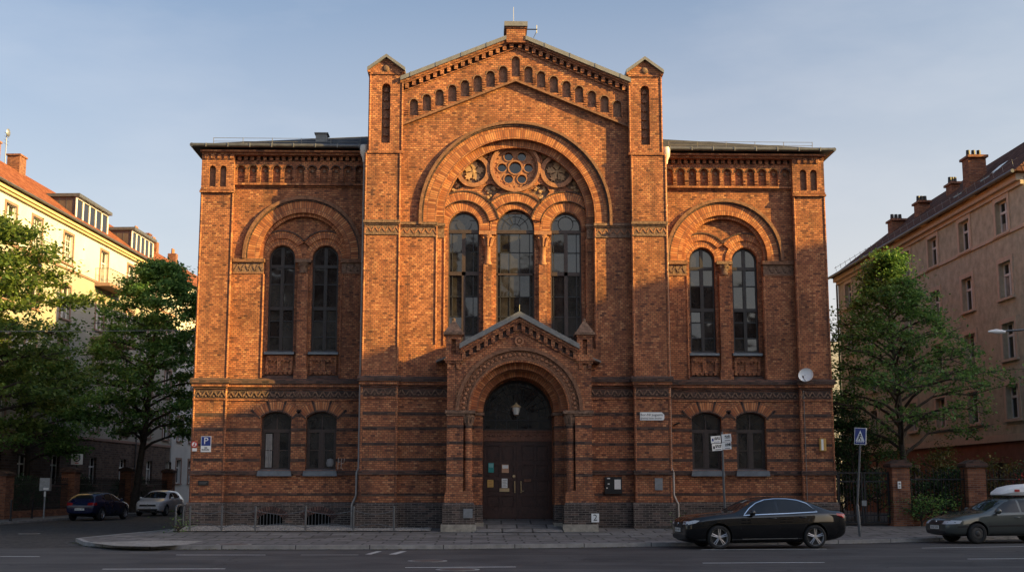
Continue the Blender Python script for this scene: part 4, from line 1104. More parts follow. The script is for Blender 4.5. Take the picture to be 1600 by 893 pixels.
xr, zr_ = at(303.8, 693.5, WP)
t = thing('prohibition_sign', 'small round red-rimmed sign at the left edge of the brick hall', 'sign', (xr, WP, zr_))
m = MB(); m.plate(xr, zr_, .125, WP - .035, WP - .012, 24); m.build('red_disc', M['red'], t)
m = MB(); m.plate(xr, zr_, .085, WP - .041, WP - .036, 20); m.build('white_disc', M['white'], t)
m = MB(); m.prism([(xr - .03, zr_ - .07), (xr + .0, zr_ - .075), (xr + .05, zr_ + .06), (xr + .02, zr_ + .075)], WP - .046, WP - .042); m.prism([(xr - .04, zr_ - .05), (xr + .05, zr_ - .05), (xr + .05, zr_ - .02), (xr - .04, zr_ - .02)], WP - .0465, WP - .042); m.build('symbol', M['red'], t)
m = MB(); m.box(xr - .10, xr + .10, WP - .03, WP - .012, zr_ - .25, zr_ - .14); m.build('white_plate', M['white'], t)
t, x0, x1, z0, z1 = wallsign('wall_plaque', 'small black plaque low on the left corner of the brick hall', 'plaque', 309.5, 750, 326, 757.5, WP - .01, M['black'])
m = MB(); m.box(x0 + .05, x1 - .1, WP - .035, WP - .031, z0 + .05, z0 + .075); m.box(x0 + .05, x1 - .05, WP - .035, WP - .031, z0 + .10, z0 + .12); m.build('faint_lines', M['gutter'], t)

t, x0, x1, z0, z1 = wallsign('notice_board', 'black glazed notice case with a white sheet right of the porch', 'notice board', 944.5, 744.5, 971.5, 771, C - .01, M['black'], thick=.10)
m = MB(); xa, za = at(960, 748.5, C - .11); xb, zb = at(970, 763.5, C - .11); m.box(xa, xb, C - .117, C - .112, zb, za); m.build('paper_sheet', M['paper'], t)
m = MB()
for (qx, qy, w_) in ((948.5, 746.5, .11), (949.5, 755, .07), (947.5, 761.5, .05)): xq, zq = at(qx, qy, C - .11); m.box(xq, xq + w_, C - .116, C - .112, zq - .025, zq + .015)
m.build('small_label', M['paper'], t)
t, x0, x1, z0, z1 = wallsign('info_plate', 'small grey plate low on the right tower pilaster', 'plate', 1023, 746, 1035.5, 765, CP - .01, M['steel'])
t, x0, x1, z0, z1 = wallsign('house_number_sign', 'white square sign with a black 2 at the right foot of the porch', 'number sign', 924, 801.5, 936, 815, PF - .17, M['white'])
text('numeral', '2', M['black'], t, (x0 + x1) / 2, PF - .20, (z0 + z1) / 2, .30)
t, x0, x1, z0, z1 = wallsign('stone_notice', 'pale grey notice plate on the left foot of the porch', 'plate', 724, 794, 738.5, 808.5, PF - .16, M['steel'])
t, x0, x1, z0, z1 = wallsign('alarm_box', 'small yellow and white box on the right corner pilaster', 'box', 1279.5, 684.5, 1290, 704, WP - .01, M['ochre'], thick=.12)
m = MB(); m.box(x0 + .05, x0 + .13, WP - .14, WP - .131, z0 + .03, z1 - .03); m.build('white_strip', M['white'], t)
xs_, zs_ = at(1056, 662, W); t = thing('security_camera', 'small black camera on the wall beside the right downpipe', 'camera', (xs_, W, zs_))
m = MB(); m.tube([(xs_ - .1, W, zs_ - .05), (xs_ - .05, W - .12, zs_ - .02)], .02, 6); m.build('bracket', M['black'], t)
m = MB(); m.tube([(xs_ - .08, W - .14, zs_ - .03), (xs_ + .12, W - .18, zs_ + .05)], .035, 8); m.build('housing', M['black'], t)
for nm, lb, p, mm in (('poster', 'teal and green poster on the left door leaf', (763, 722.5, 771.5, 737.5), ('teal', 'mint')), ('poster', 'white and tan poster on the upper left door leaf beside the seam', (784, 725, 795, 738), ('tan', 'paper')), ('poster', 'ochre poster on the left door leaf below the teal one', (761.5, 749, 771, 760.5), ('ochre', None)), ('poster', 'white sheet of paper on the left door leaf beside the handle', (784, 747, 793, 761.5), ('paper', None))):
    t, x0, x1, z0, z1 = wallsign(nm, lb, 'poster', *p, y - .002, M[mm[0]], thick=.006)
    if mm[1]: m = MB(); m.box(x0 + .02, x1 - .02, y - .0125, y - .009, z0 + (z1 - z0) * .52, z1 - .02); m.build('printed_field', M[mm[1]], t)
    else:
        m = MB()
        for k in range(5): m.box(x0 + .03, x1 - .03 - .03 * (k % 2), y - .0105, y - .009, z0 + .04 + k * .055, z0 + .055 + k * .055)
        m.build('printed_lines', M['zinc'] if mm[0] == 'paper' else M['terra'], t)
xl, zl = at(806.5, 638, PF + .75)
t = thing('porch_lantern', 'hanging metal lantern under the porch arch', 'lantern', (xl, PF + .75, zl))
m = MB(); m.lathe([(.02, .22), (.05, .16), (.15, .10), (.19, .06), (.17, .05), (0, .055)], (xl, PF + .75, zl), 12); m.lathe([(.06, -.24), (.09, -.22), (.0, -.26)], (xl, PF + .75, zl), 8); m.build('hood', M['brass'], t)
m = MB(); m.tube([(xl, PF + .75, zl + .2), (xl, PF + .75, 5.86)], .008, 5); m.build('rod', M['iron'], t)
m = MB(); m.lathe([(.15, .055), (.13, -.05), (.085, -.21)], (xl, PF + .75, zl), 8); m.build('lantern_glass', M['lampglass'], t)

# ================================================================ ground, road, pavements
m = MB(); m.face([(-900, -500, -.05), (900, -500, -.05), (900, 1500, -.05), (-900, 1500, -.05)]); struct('ground', m, M['ground'])
KP = [gr(*p) for p in ((118, 846), (131, 852), (175, 855.7), (227, 857.4), (284, 857.9), (437, 857.9), (700, 857.4), (980, 854), (1330, 848.8), (1600, 841.5))]
KP += [(KP[-1][0] + 40, KP[-1][1] + 9)]
def flat(mb, pts, z): mb.face([(x, y, z) for x, y in pts])
m = MB(); flat(m, [(-250, 19), (250, 19), (250, 110), (60, 52), (0, 52), (-16, 52), (-16, 40), (-250, 40)], 0.0); struct('road', m, M['asphalt'])
LK = lambda Y: -23.3 + .065 * (Y - 66)          # left kerb of the side street
m = MB(); flat(m, [(LK(36.2) - 4.0, 36.2), (KP[1][0] + .2, 38.4), (-12.2, 44), (-11.0, 140), (LK(140), 140), (LK(46), 46), (LK(40) - 1.2, 40)], .004); struct('side_street', m, M['cobble'])
# right-hand pavement with kerb, rising gently to the hall
def inner(pts, d):
    out = []
    for i, p in enumerate(pts):
        a, b = pts[max(i - 1, 0)], pts[min(i + 1, len(pts) - 1)]
        t = Vector((b[0] - a[0], b[1] - a[1])).normalized(); out.append((p[0] - t.y * d, p[1] + t.x * d))
    return out
side = [(-11.6, 95), (-12.4, 70), (-13.4, 50), (-14.1, 45)]
line = side + KP
kin = inner(line, .16)
m = MB()
for i in range(len(line) - 1):
    a, b, c, d = line[i], line[i + 1], kin[i + 1], kin[i]
    m.face([(*a, 0), (*b, 0), (*b, .12), (*a, .12)]); m.face([(*a, .12), (*b, .12), (*c, .12), (*d, .12)])
struct('kerb', m, M['kerb'])
gut = inner(line, -.38)
m = MB()
for i in range(len(line) - 1): m.face([(*gut[i], .006), (*gut[i + 1], .006), (*line[i + 1], .006), (*line[i], .006)])
struct('gutter_strip', m, M['gutterset'])
m = MB(); acc = 0
for i in range(4, len(line) - 1):
    a, b = Vector(line[i]), Vector(line[i + 1]); L_ = (b - a).length; d = (b - a) / max(L_, 1e-6)
    while acc < L_:
        p = a + d * acc; q = p + d * .025; nrm = Vector((-d.y, d.x))
        m.face([(*(p - nrm * .003), .01), (*(q - nrm * .003), .01), (*(q - nrm * .003), .123), (*(p - nrm * .003), .123)]); m.face([(*(p - nrm * .003), .123), (*(q - nrm * .003), .123), (*(q + nrm * .16), .123), (*(p + nrm * .16), .123)])
        acc += 2.1
    acc -= L_
struct('kerb_joint', m, M['gutterset'])
def lerp_xy(pts, x):
    q = sorted(pts)
    for a, b in zip(q, q[1:]):
        if a[0] <= x <= b[0]: return a[1] + (b[1] - a[1]) * (x - a[0]) / max(1e-6, b[0] - a[0])
    return q[-1][1]
def zpave(y): return .12 + max(0, min(1, (y - 42.5) / 4.6)) * .22
m = MB()
K2 = kin[4:]; xc0 = -12.9
K3 = [p for p in K2 if p[0] > xc0 + .05]; yk0 = lerp_xy(K2, xc0)
sts = [(xc0, yk0)] + K3
for i in range(len(sts) - 1):
    stack = []
    for (x, y_) in (sts[i], sts[i + 1]):
        ys = [y_, max(y_ + .3, 42.5) if y_ < 42.4 else y_ + .1, max(44.4, y_ + .2), max(46.2, y_ + .3), max(48.6, y_ + .4)]
        f_ = max(0, min(1, (x - xc0) / .9)); stack.append([(x, q, .12 if k == 0 else .12 + (zpave(q) - .12) * f_) for k, q in enumerate(ys)])
    for k in range(4): m.face([stack[0][k], stack[1][k], stack[1][k + 1], stack[0][k + 1]])
# flat corner and the strip beside the hall along the side street
m.face([(x, y_, .12) for x, y_ in [(xc0, 48.6), (-11.6, 48.6), (-11.6, 95)] + kin[:4] + [p for p in K2 if p[0] <= xc0 + .05] + [(xc0, yk0)]])
struct('pavement', m, M['slab'])
# pale mosaic patch at the rounded corner, driveway strip
c_ = [gr(*p, .125) for p in ((140, 847.0), (225, 843.8), (318, 844.2), (292, 850), (240, 853.2), (180, 852))]
m = MB(); flat(m, list(reversed(c_)), .126); struct('mosaic_strip', m, M['mosaic'])
m = MB(); rx = lambda e: PX + e
m.face([(rx(-1.52), 44.3, .225), (rx(1.52), 44.3, .225), (rx(1.52), DY + .2, .60), (rx(-1.52), DY + .2, .60)]); struct('entrance_ramp', m, M['slab'])
m = MB(); m.face([(-11.9, 44.75, .26), (-3.0, 44.75, .26), (-3.0, 47.6, .37), (-11.9, 47.6, .37)]); gb = struct('gravel_bed', m, M['stone'])
m = MB()
for k in range(5200):
    x = rnd.uniform(-11.85, -3.05); y_ = rnd.uniform(44.78, 47.3 if x < -5.7 else 46.1); z = .26 + (y_ - 44.75) / 2.85 * .11; r_ = rnd.uniform(.018, .042)
    a_ = rnd.uniform(0, 6.28); p = [(x + r_ * cos(a_ + t) * (1.2 if i % 2 else .9), y_ + r_ * sin(a_ + t), z) for i, t in enumerate((0, 1.57, 3.14, 4.71))]; tp = (x, y_, z + r_ * .75)
    for i in range(4): m.face([p[i], p[(i + 1) % 4], tp])
o = m.build('gravel', M['pebble']); tag(o, kind='stuff')
# right far ground behind the fence
m = MB(); m.face([(11.9, 47.8, .36), (60, 50.5, .36), (60, 100, .3), (11.9, 100, .3)]); struct('garden_soil', m, M['ground'])
# left pavement
m = MB()
for ya, yb in ((30, 60), (60, 150)):
    a, b = LK(ya), LK(yb)
    m.face([(a, ya, 0), (b, yb, 0), (b, yb, .12), (a, ya, .12)]) if False else m.face([(b, yb, 0), (a, ya, 0), (a, ya, .12), (b, yb, .12)])
    m.face([(a, ya, .12), (a - .16, ya, .12), (b - .16, yb, .12), (b, yb, .12)])
struct('kerb', m, M['kerb'])
m = MB(); m.face([(LK(30) - .16, 30, .12), (LK(150) - .16, 150, .12), (LK(150) - 12, 150, .14), (LK(30) - 14, 30, .14)]); struct('pavement', m, M['slab'])
# road markings: worn lane dashes
m = MB()
for pa, pb, wd in (((1095, 858), (1292, 857), .13), ((1098, 879), (1288, 878), .13), ((275, 866.3), (415, 866.3), .12), ((160, 888.5), (352, 888), .13), ((633, 886), (806, 885), .13), ((1440, 855.5), (1600, 853), .13), ((1512, 872.6), (1640, 872), .12), ((0, 868.8), (62, 868.8), .12), ((-150, 868.8), (-60, 868.8), .12), ((470, 866.3), (560, 866.2), .08), ((-300, 887), (-90, 887), .13), ((1700, 878), (1900, 877), .13)):
    (x0, y0), (x1, y1) = gr(*pa), gr(*pb); n = 10
    for i in range(n):
        fa, fb = i / n, (i + 1) / n
        m.face([(x0 + (x1 - x0) * fa, y0 + (y1 - y0) * fa - wd / 2, .005), (x0 + (x1 - x0) * fb, y0 + (y1 - y0) * fb - wd / 2, .005), (x0 + (x1 - x0) * fb, y0 + (y1 - y0) * fb + wd / 2, .005), (x0 + (x1 - x0) * fa, y0 + (y1 - y0) * fa + wd / 2, .005)])
struct('lane_marking', m, M['paint'])
for q in (((905, 874), (1070, 874), (1085, 868), (925, 868)), ((210, 880), (330, 880), (338, 874), (222, 874)), ((1370, 884), (1600, 884), (1600, 876.5), (1385, 876.5))):
    m = MB(); flat(m, [gr(*p) for p in q], .003); struct('asphalt_patch', m, M['patch'])
m = MB()
for q in (((570, 865.5), (580, 865.5), (597, 860.5), (588, 860.5)), ((607, 865.5), (619, 865.5), (636, 860.5), (626, 860.5))): flat(m, [gr(*p) for p in q], .005)
struct('road_marking', m, M['paintworn'])
def cover(px, py, r, z, lb):
    x, y_ = gr(px, py, z); t = thing('manhole_cover', lb, 'manhole cover', (x, y_, z))
    m = MB(); m.lathe([(r, 0), (r, .008), (0, .009)], (x, y_, z), 24, smooth=False); m.build('lid', M['rust'], t)
    m = MB(); m.lathe([(r + .1, 0), (r + .1, .006), (r + .005, .006)], (x, y_, z), 24, smooth=False); m.build('frame', M['kerb'], t)
cover(365, 849.5, .42, .124, 'round rusty cover in the pavement left of the porch')
cover(668, 875.5, .38, .004, 'round cover in the road near the two short white marks')
cover(715, 889, .38, .004, 'round cover in the road at the bottom centre beside a lane dash')
cover(46, 833, .30, .008, 'small round cover in the cobbled side street')

# ================================================================ railing in front of the left wing
t = thing('low_railing', 'low grey iron railing with sagging rails in front of the left wing', 'railing', (-8, 44.9, .2))
px_ = [296.6, 346.5, 399, 477.5, 552.5, 615.5]; PXs = [at(p, 815, 44.85)[0] for p in px_]
for x in PXs:
    m = MB(); m.tube([(x, 44.85, .1), (x, 44.85, 1.04)], .035, 8); m.lathe([(.045, 1.04), (.04, 1.08), (0, 1.1)], (x, 44.85, 0), 8); m.build('post', M['postgrey'], t)
for a, b in zip(PXs, PXs[1:]):
    m = MB()
    for z0, dz in ((.95, -.13), (.36, .13)): m.tube([(a + (b - a) * k / 10, 44.85, z0 + dz * sin(pi * k / 10) ** 1.0) for k in range(11)], .013, 6)
    m.build('rail', M['postgrey'], t)
t = thing('hoop_barrier', 'plain grey tubular hoop at the corner end of the low railing', 'barrier', (-11.8, 45, .15))
x0, _ = at(275.5, 815, 45.0); x1, _ = at(285, 815, 46.2)
m = MB(); m.tube([(x0, 44.9, .1), (x0, 44.9, 1.08), (x0 + .03, 44.95, 1.12), (x1, 46.2, 1.12), (x1 + .02, 46.25, 1.08), (x1 + .02, 46.25, .2)], .035, 8); m.build('hoop', M['postgrey'], t)
m = MB(); m.tube([(x0, 44.9, .62), (x1, 46.2, .62)], .02, 6); m.build('crossbar', M['postgrey'], t)

# ================================================================ sign posts
Yp = 42.6; xb, _ = gr(1352, 838.5, .13); x0, zt_ = at(1344, 669, Yp); x1, zb_ = at(1347, 693, Yp)
t = thing('crossing_sign', 'blue pedestrian crossing sign on a leaning grey post behind the black saloon', 'road sign', (xb, Yp, .13))
m = MB(); m.tube([(xb, Yp, .1), (xb - .06, Yp, 1.15), (xb - .075, Yp, 1.16)], .052, 10); m.tube([(xb - .06, Yp, 1.1), (x0 + .02, Yp, zt_ - .05)], .036, 10); m.build('post', M['postgrey'], t)
rt = Matrix.Translation((x0 + .02, Yp, (zt_ + zb_) / 2)) @ Matrix.Rotation(R(-42), 4, 'Z') @ Matrix.Rotation(R(4), 4, 'Y')
m = MB(rt); m.box(-.21, .21, -.06, -.04, -.28, .28); pn = m.build('panel', M['white'], t)
m = MB(rt); m.box(-.19, .19, -.067, -.062, -.26, .26); m.build('blue_field', M['blue'], pn)
m = MB(rt); m.prism([(0, .20), (-.16, -.17), (.16, -.17)], -.072, -.068); m.build('white_triangle', M['white'], pn)
m = MB(rt)
m.plate(.0, .06, .028, -.077, -.073, 12)
for pts in ([(.0, .03), (-.03, -.05)], [(-.03, -.05), (-.08, -.14)], [(-.03, -.05), (.02, -.09), (.03, -.15)], [(.0, .02), (-.05, -.03)], [(.0, .02), (.05, -.02)]):
    for a, b in zip(pts, pts[1:]):
        d = Vector((b[0] - a[0], b[1] - a[1])).normalized() * .014; m.prism([(a[0] - d.y, a[1] + d.x), (a[0] + d.y, a[1] - d.x), (b[0] + d.y, b[1] - d.x), (b[0] - d.y, b[1] + d.x)], -.077, -.073)
m.build('walking_figure', M['black'], pn)
m = MB(rt)
for k in range(4): m.prism([(-.14 + k * .075, -.21), (-.10 + k * .075, -.21), (-.085 + k * .075, -.18), (-.125 + k * .075, -.18)], -.072, -.068)
m.build('stripes', M['white'], pn)

Yq = 43.0; xq, _ = at(1130, 720, Yq)
t = thing('direction_sign', 'grey post with four white direction plates before the right ground floor windows', 'road sign', (xq, Yq, .13))
m = MB(); _, ztop = at(1131, 676, Yq); m.tube([(xq + .05, Yq, .1), (xq + .0, Yq, 1.6), (xq - .02, Yq, ztop)], .038, 10); m.lathe([(.045, ztop), (.045, ztop + .03), (0, ztop + .05)], (xq - .02, Yq, 0), 8); m.build('post', M['postgrey'], t)
k = 0
for (pa, pb, rz_) in (((1110, 680.5), (1126.5, 691.5), 10), ((1112, 692.5), (1129, 703.5), 10), ((1127.5, 677.5), (1142.5, 689.5), -8), ((1128.5, 690), (1142.5, 701.5), -8)):
    (xa, za), (xc, zc) = at(*pa, Yq - .06), at(*pb, Yq - .06)
    mt = Matrix.Translation(((xa + xc) / 2, Yq - .07, (za + zc) / 2)) @ Matrix.Rotation(R(rz_ * 1.3), 4, 'Z') @ Matrix.Rotation(R(-4), 4, 'Y'); w_, h_ = (xc - xa) / 2, (za - zc) / 2
    m = MB(mt); m.box(-w_, w_, -.012, .012, -h_, h_); p_ = m.build('plate', M['white'], t)
    m = MB(mt)
    if k < 2: m.box(-w_ + .03, -w_ + .09, -.016, -.0125, -h_ * .45, h_ * .35)
    if k == 3: m.prism([(.06, h_ * .2), (w_ - .02, h_ * .2), (w_ - .02, h_ * .8), (w_ - .05, h_ * .8), (w_ - .05, h_ * .4), (.06, h_ * .4)], -.016, -.0125)
    m.box(-w_ * .4, w_ * .7, -.016, -.0125, -h_ * .75, -h_ * .6)
    m.build('marks', M['blue'] if k == 0 else M['black'], p_)
    m = MB(mt)
    for r_, zq in enumerate((h_ * .45, h_ * .02)):
        for c_ in range(5): xq = -w_ * .35 + c_ * w_ * .24; m.box(xq, xq + w_ * (.12 + .05 * ((c_ + k + r_) % 3)), -.016, -.0125, zq - .018, zq + .018 + .01 * ((c_ + k) % 2))
    m.build('small_print', M['black'], p_); k += 1

# ================================================================ cars
def lerp_pts(pts, x):
    if x <= pts[0][0]: return pts[0][1]
    for (a, u), (b, v) in zip(pts, pts[1:]):
        if x <= b: return u + (v - u) * (x - a) / (b - a)
    return pts[-1][1]
def smoothpts(pts, x, k=.06): return (lerp_pts(pts, x - k) + 2 * lerp_pts(pts, x) + lerp_pts(pts, x + k)) / 4


def paintmat(name, c, metal=.0, rough=.28):
    m, nt, b, N, L = newmat(name)
    b.inputs['Base Color'].default_value = (*c, 1); b.inputs['Roughness'].default_value = rough; b.inputs['Metallic'].default_value = metal
    b.inputs['Coat Weight'].default_value = 1; b.inputs['Coat Roughness'].default_value = .015; b.inputs['Specular IOR Level'].default_value = .12
    g = N('ShaderNodeTexCoord'); n = N('ShaderNodeTexNoise'); n.inputs['Scale'].default_value = 3; n.inputs['Detail'].default_value = 6
    L(g.outputs['Object'], n.inputs['Vector']); r = ramp(nt, [(.35, (rough * .85,) * 3), (.7, (rough * 1.5,) * 3)]); L(n.outputs['Fac'], r.inputs['Fac']); L(r.outputs['Color'], b.inputs['Roughness'])
    return m


M['tyre'] = mat('tyre', (.014, .014, .014), .85, var=.2, scale=20, bump=.2, bscale=60)
M['rim'] = mat('alloy', (.42, .42, .43), .35, metal=.8, var=.1, scale=8)
M['hubcap'] = mat('steel_wheel', (.05, .05, .05), .5, metal=.4, var=.2, scale=8)
M['plastic'] = mat('black_plastic', (.015, .015, .016), .6, var=.15, scale=12)
M['lampclear'] = glassmat('headlamp', (.45, .46, .48), .08)
M['lampred'] = glassmat('tail_lamp', (.30, .012, .012), .1)
M['plate'] = mat('number_plate', (.66, .66, .62), .4, var=.05, scale=10)


def make_car(name, label, loc, rz, P):
    L_, Wd = P['L'], P['W']; t = thing(name, label, 'car', loc, rz, local=True)
    paint = P['paint']; top, plan, belt, bot = P['top'], P['plan'], P['belt'], P['bot']
    wr = P.get('roofw', .70)
    xs = sorted(set([0, .02, .07, .15, .28] + [.4 + (L_ - .8) * i / 30 for i in range(31)] + [L_ - .28, L_ - .15, L_ - .07, L_ - .02, L_]))
    rings = []
    for x in xs:
        T = smoothpts(top, x); w = smoothpts(plan, x, .1) * Wd / 2; zb = min(smoothpts(belt, x, .2), T - .035); z0 = smoothpts(bot, x)
        tt = max(0, T - zb); f = min(1, tt / .46); tw = w * (.955 - (.955 - wr) * f); e = .10 * min(1, tt / .35) + .012
        h = zb - z0
        half = [(0, z0), (.7 * w, z0), (.93 * w, z0 + .05), (.975 * w, z0 + .30 * h), (1.0 * w, z0 + .62 * h), (.992 * w, z0 + .82 * h), (.985 * w, zb - .03), (.955 * w, zb + .004),
                (.955 * w + (tw - .955 * w) * .5, zb + (T - e - zb) * .5), (tw, T - e), (tw - .07 * w - .02, T - e * .45), (tw * .6, T - e * .12), (0, T)]
        rings.append([(x, -y_, z) for y_, z in half] + [(x, y_, z) for y_, z in reversed(half[1:-1])])
    verts = [p for r_ in rings for p in r_]; n = len(rings[0]); faces = []
    for i in range(len(rings) - 1):
        for j in range(n): faces.append([i * n + j, i * n + (j + 1) % n, (i + 1) * n + (j + 1) % n, (i + 1) * n + j])
    faces.append(list(reversed(range(n)))); faces.append([(len(rings) - 1) * n + j for j in range(n)])
    me = bpy.data.meshes.new('body'); me.from_pydata(verts, [], faces); bm = bmesh.new(); bm.from_mesh(me); bmesh.ops.recalc_face_normals(bm, faces=bm.faces); bm.to_mesh(me); bm.free()
    body = bpy.data.objects.new('body', me); COL.objects.link(body)
    sb = body.modifiers.new('s', 'SUBSURF'); sb.levels = 2; sb.render_levels = 2
    bpy.context.view_layer.update(); dg = bpy.context.evaluated_depsgraph_get()
    me2 = bpy.data.meshes.new_from_object(body.evaluated_get(dg)); body.modifiers.clear(); body.data = me2
    bvh = BVHTree.FromPolygons([v.co.copy() for v in me2.vertices], [list(p.vertices) for p in me2.polygons])
    # wheel openings
    r_w = P['r']; cut = MB()
    for ax in P['axles']:
        for s in S2: cut.lathe([(0, -.5), (r_w + .055, -.5), (r_w + .055, .5), (0, .5)], (ax, s * (Wd / 2 + .22), r_w + .015), 36, axis='y', smooth=False)
    co = cut.build('cut', M['plastic'], merge=True)
    bm = bmesh.new(); bm.from_mesh(co.data); bmesh.ops.recalc_face_normals(bm, faces=bm.faces); bm.to_mesh(co.data); bm.free()
    me2.materials.append(paint)
    bo = body.modifiers.new('b', 'BOOLEAN'); bo.object = co; bo.operation = 'DIFFERENCE'; bo.solver = 'EXACT'; bo.material_mode = 'TRANSFER'
    bpy.context.view_layer.update(); me3 = bpy.data.meshes.new_from_object(body.evaluated_get(bpy.context.evaluated_depsgraph_get())); body.modifiers.clear(); body.data = me3
    bpy.data.objects.remove(co)
    me3.polygons.foreach_set('use_smooth', [True] * len(me3.polygons)); me3.set_sharp_from_angle(angle=R(38))
    body.parent = t; ORG[body.name] = Vector()

    def cast(u, v, axis):
        if axis == 'L': o, d = Vector((u, -4, v)), Vector((0, 1, 0))
        elif axis == 'R': o, d = Vector((u, 4, v)), Vector((0, -1, 0))
        elif axis == 'T': o, d = Vector((u, v, 5)), Vector((0, 0, -1))
        elif axis == 'F': o, d = Vector((-4, u, v)), Vector((1, 0, 0))
        else: o, d = Vector((L_ + 4, u, v)), Vector((-1, 0, 0))
        h = bvh.ray_cast(o, d)
        return h[0], (h[1] if h[0] is not None and h[1].dot(d) < 0 else (-h[1] if h[0] is not None else None))

    def panel(nm, outs, axis, m_, off=.005, step=.09, parent=t):
        V, F = [], []
        for out in outs:
            pts = [Vector(p) for p in out]; n0 = len(pts)
            dense = []
            for i in range(n0):
                a, b = pts[i], pts[(i + 1) % n0]; k = max(1, int((b - a).length / step)); dense += [a + (b - a) * j / k for j in range(k)]
            xs_ = [p.x for p in pts]; ys_ = [p.y for p in pts]; g = []
            x = min(xs_) + step / 2
            while x < max(xs_):
                y_ = min(ys_) + step / 2
                while y_ < max(ys_): g.append(Vector((x, y_))); y_ += step
                x += step
            def ins(q):
                c = False
                for i in range(n0):
                    a, b = pts[i], pts[(i + 1) % n0]
                    if (a.y > q.y) != (b.y > q.y) and q.x < (b.x - a.x) * (q.y - a.y) / (b.y - a.y) + a.x: c = not c
                return c
            g = [q for q in g if ins(q) and min((q - d_).length for d_ in dense) > step * .35]
            r_ = delaunay_2d_cdt(dense + g, [], [list(range(len(dense)))], 1, 1e-5)
            base = len(V); ok = []
            for v in r_[0]:
                h, nn = cast(v.x, v.y, axis)
                ok.append(h is not None); V.append((h + nn * off) if h is not None else Vector((0, 0, 0)))
            for f in r_[2]:
                if all(ok[i] for i in f): F.append([base + i for i in f])
        me_ = bpy.data.meshes.new(nm); me_.from_pydata([tuple(v) for v in V], [], F); me_.materials.append(m_); me_.polygons.foreach_set('use_smooth', [True] * len(F))
        o = bpy.data.objects.new(nm, me_); COL.objects.link(o); o.parent = parent; ORG[o.name] = Vector(); return o

    def strip(pts, w):
        a = [Vector(p) for p in pts]; l, r_ = [], []
        for i, p in enumerate(a):
            d = (a[min(i + 1, len(a) - 1)] - a[max(i - 1, 0)]).normalized(); nn = Vector((-d.y, d.x)) * w / 2; l.append(p + nn); r_.append(p - nn)
        return [tuple(q) for q in l] + [tuple(q) for q in reversed(r_)]

    for side in ('L', 'R'):
        sg = -1 if side == 'L' else 1
        for dr in P['doors']:
            o = panel('door_seam', [strip(dr, .012)], side, M['plastic'], off=.003, step=.2)
        for w_ in P['windows']: panel('side_window', [w_], side, M['carglass'])
        for nm, pts, w_, mm in P.get('trims', []): panel(nm, [strip(pts, w_)], side, mm, off=.009, step=.12)
        for hx, hz in P['handles']:
            h, nn = cast(hx, hz, side)
            if h is not None:
                m = MB(); m.tube([h + nn * .005 + Vector((-.10, 0, 0)), h + nn * .03 + Vector((-.06, 0, .005)), h + nn * .03 + Vector((.06, 0, .005)), h + nn * .005 + Vector((.1, 0, 0))], .014, 6); m.build('door_handle', P.get('handlemat', paint), t)
        mx, mz = P['mirror']; h, nn = cast(mx, mz - .06, side)
        if h is not None:
            q = h + Vector((0, sg * .13, .06)); m = MB(); m.tube([h, h + Vector((0, sg * .1, .02))], .025, 6)
            m.lathe([(0, -.09), (.06, -.075), (.088, -.02), (.085, .05), (.07, .07), (0, .072)], tuple(q), 12, axis='x'); m.build('mirror', paint, t, smooth=R(50))
    panel('windscreen', [P['screen']], 'T', M['carglass'], step=.12)
    panel('rear_window', [P['rearscreen']], 'T' if P.get('reartop', True) else 'B', M['carglass'], step=.12)
    for s in S2:
        panel('headlight', [[(s * y_, z) for y_, z in P['head']]], 'F', M['lampclear'], off=.006, step=.06)
        panel('headlight_wrap', [P['headside']], 'L' if s < 0 else 'R', M['lampclear'], off=.006, step=.06)
        panel('tail_light', [[(s * y_, z) for y_, z in P['tail']]], 'B', M['lampred'], off=.006, step=.06)
        panel('tail_light_wrap', [P['tailside']], 'L' if s < 0 else 'R', M['lampred'], off=.006, step=.06)
    panel('grille', [P['grille']], 'F', M['plastic'], off=.006, step=.06)
    panel('lower_intake', [P['intake']], 'F', M['plastic'], off=.006, step=.06)
    panel('rear_valance', [[(-.6, .24), (.6, .24), (.6, .36), (-.6, .36)]], 'B', M['plastic'], off=.006, step=.1)
    pz_ = P['platez']; h, nn = cast(0, pz_, 'F')
    for hh, sx, zz in ((h, -1, pz_), (cast(0, P['rplatez'], 'B')[0], 1, P['rplatez'])):
        if hh is None: continue
        m = MB(); xx = hh.x + sx * .02; m.box(xx - .008, xx + .008, -.26, .26, zz - .055, zz + .055); pl_ = m.build('number_plate', M['plate'], t)
        o = text('lettering', P['reg'], M['black'], t, 0, 0, 0, .10, width=.42); o.matrix_local = Matrix.Translation((xx + sx * .010, 0, zz)) @ Matrix.Rotation(sx * pi / 2, 4, 'Z')
    h, nn = cast(0, P.get('badgez', .66), 'F')
    if h is not None: m = MB(); m.lathe([(.035, -.015), (.05, -.018), (.05, 0), (.035, 0)], (h.x, 0, P.get('badgez', .66)), 14, axis='x'); m.build('badge', M['chrome'], t)
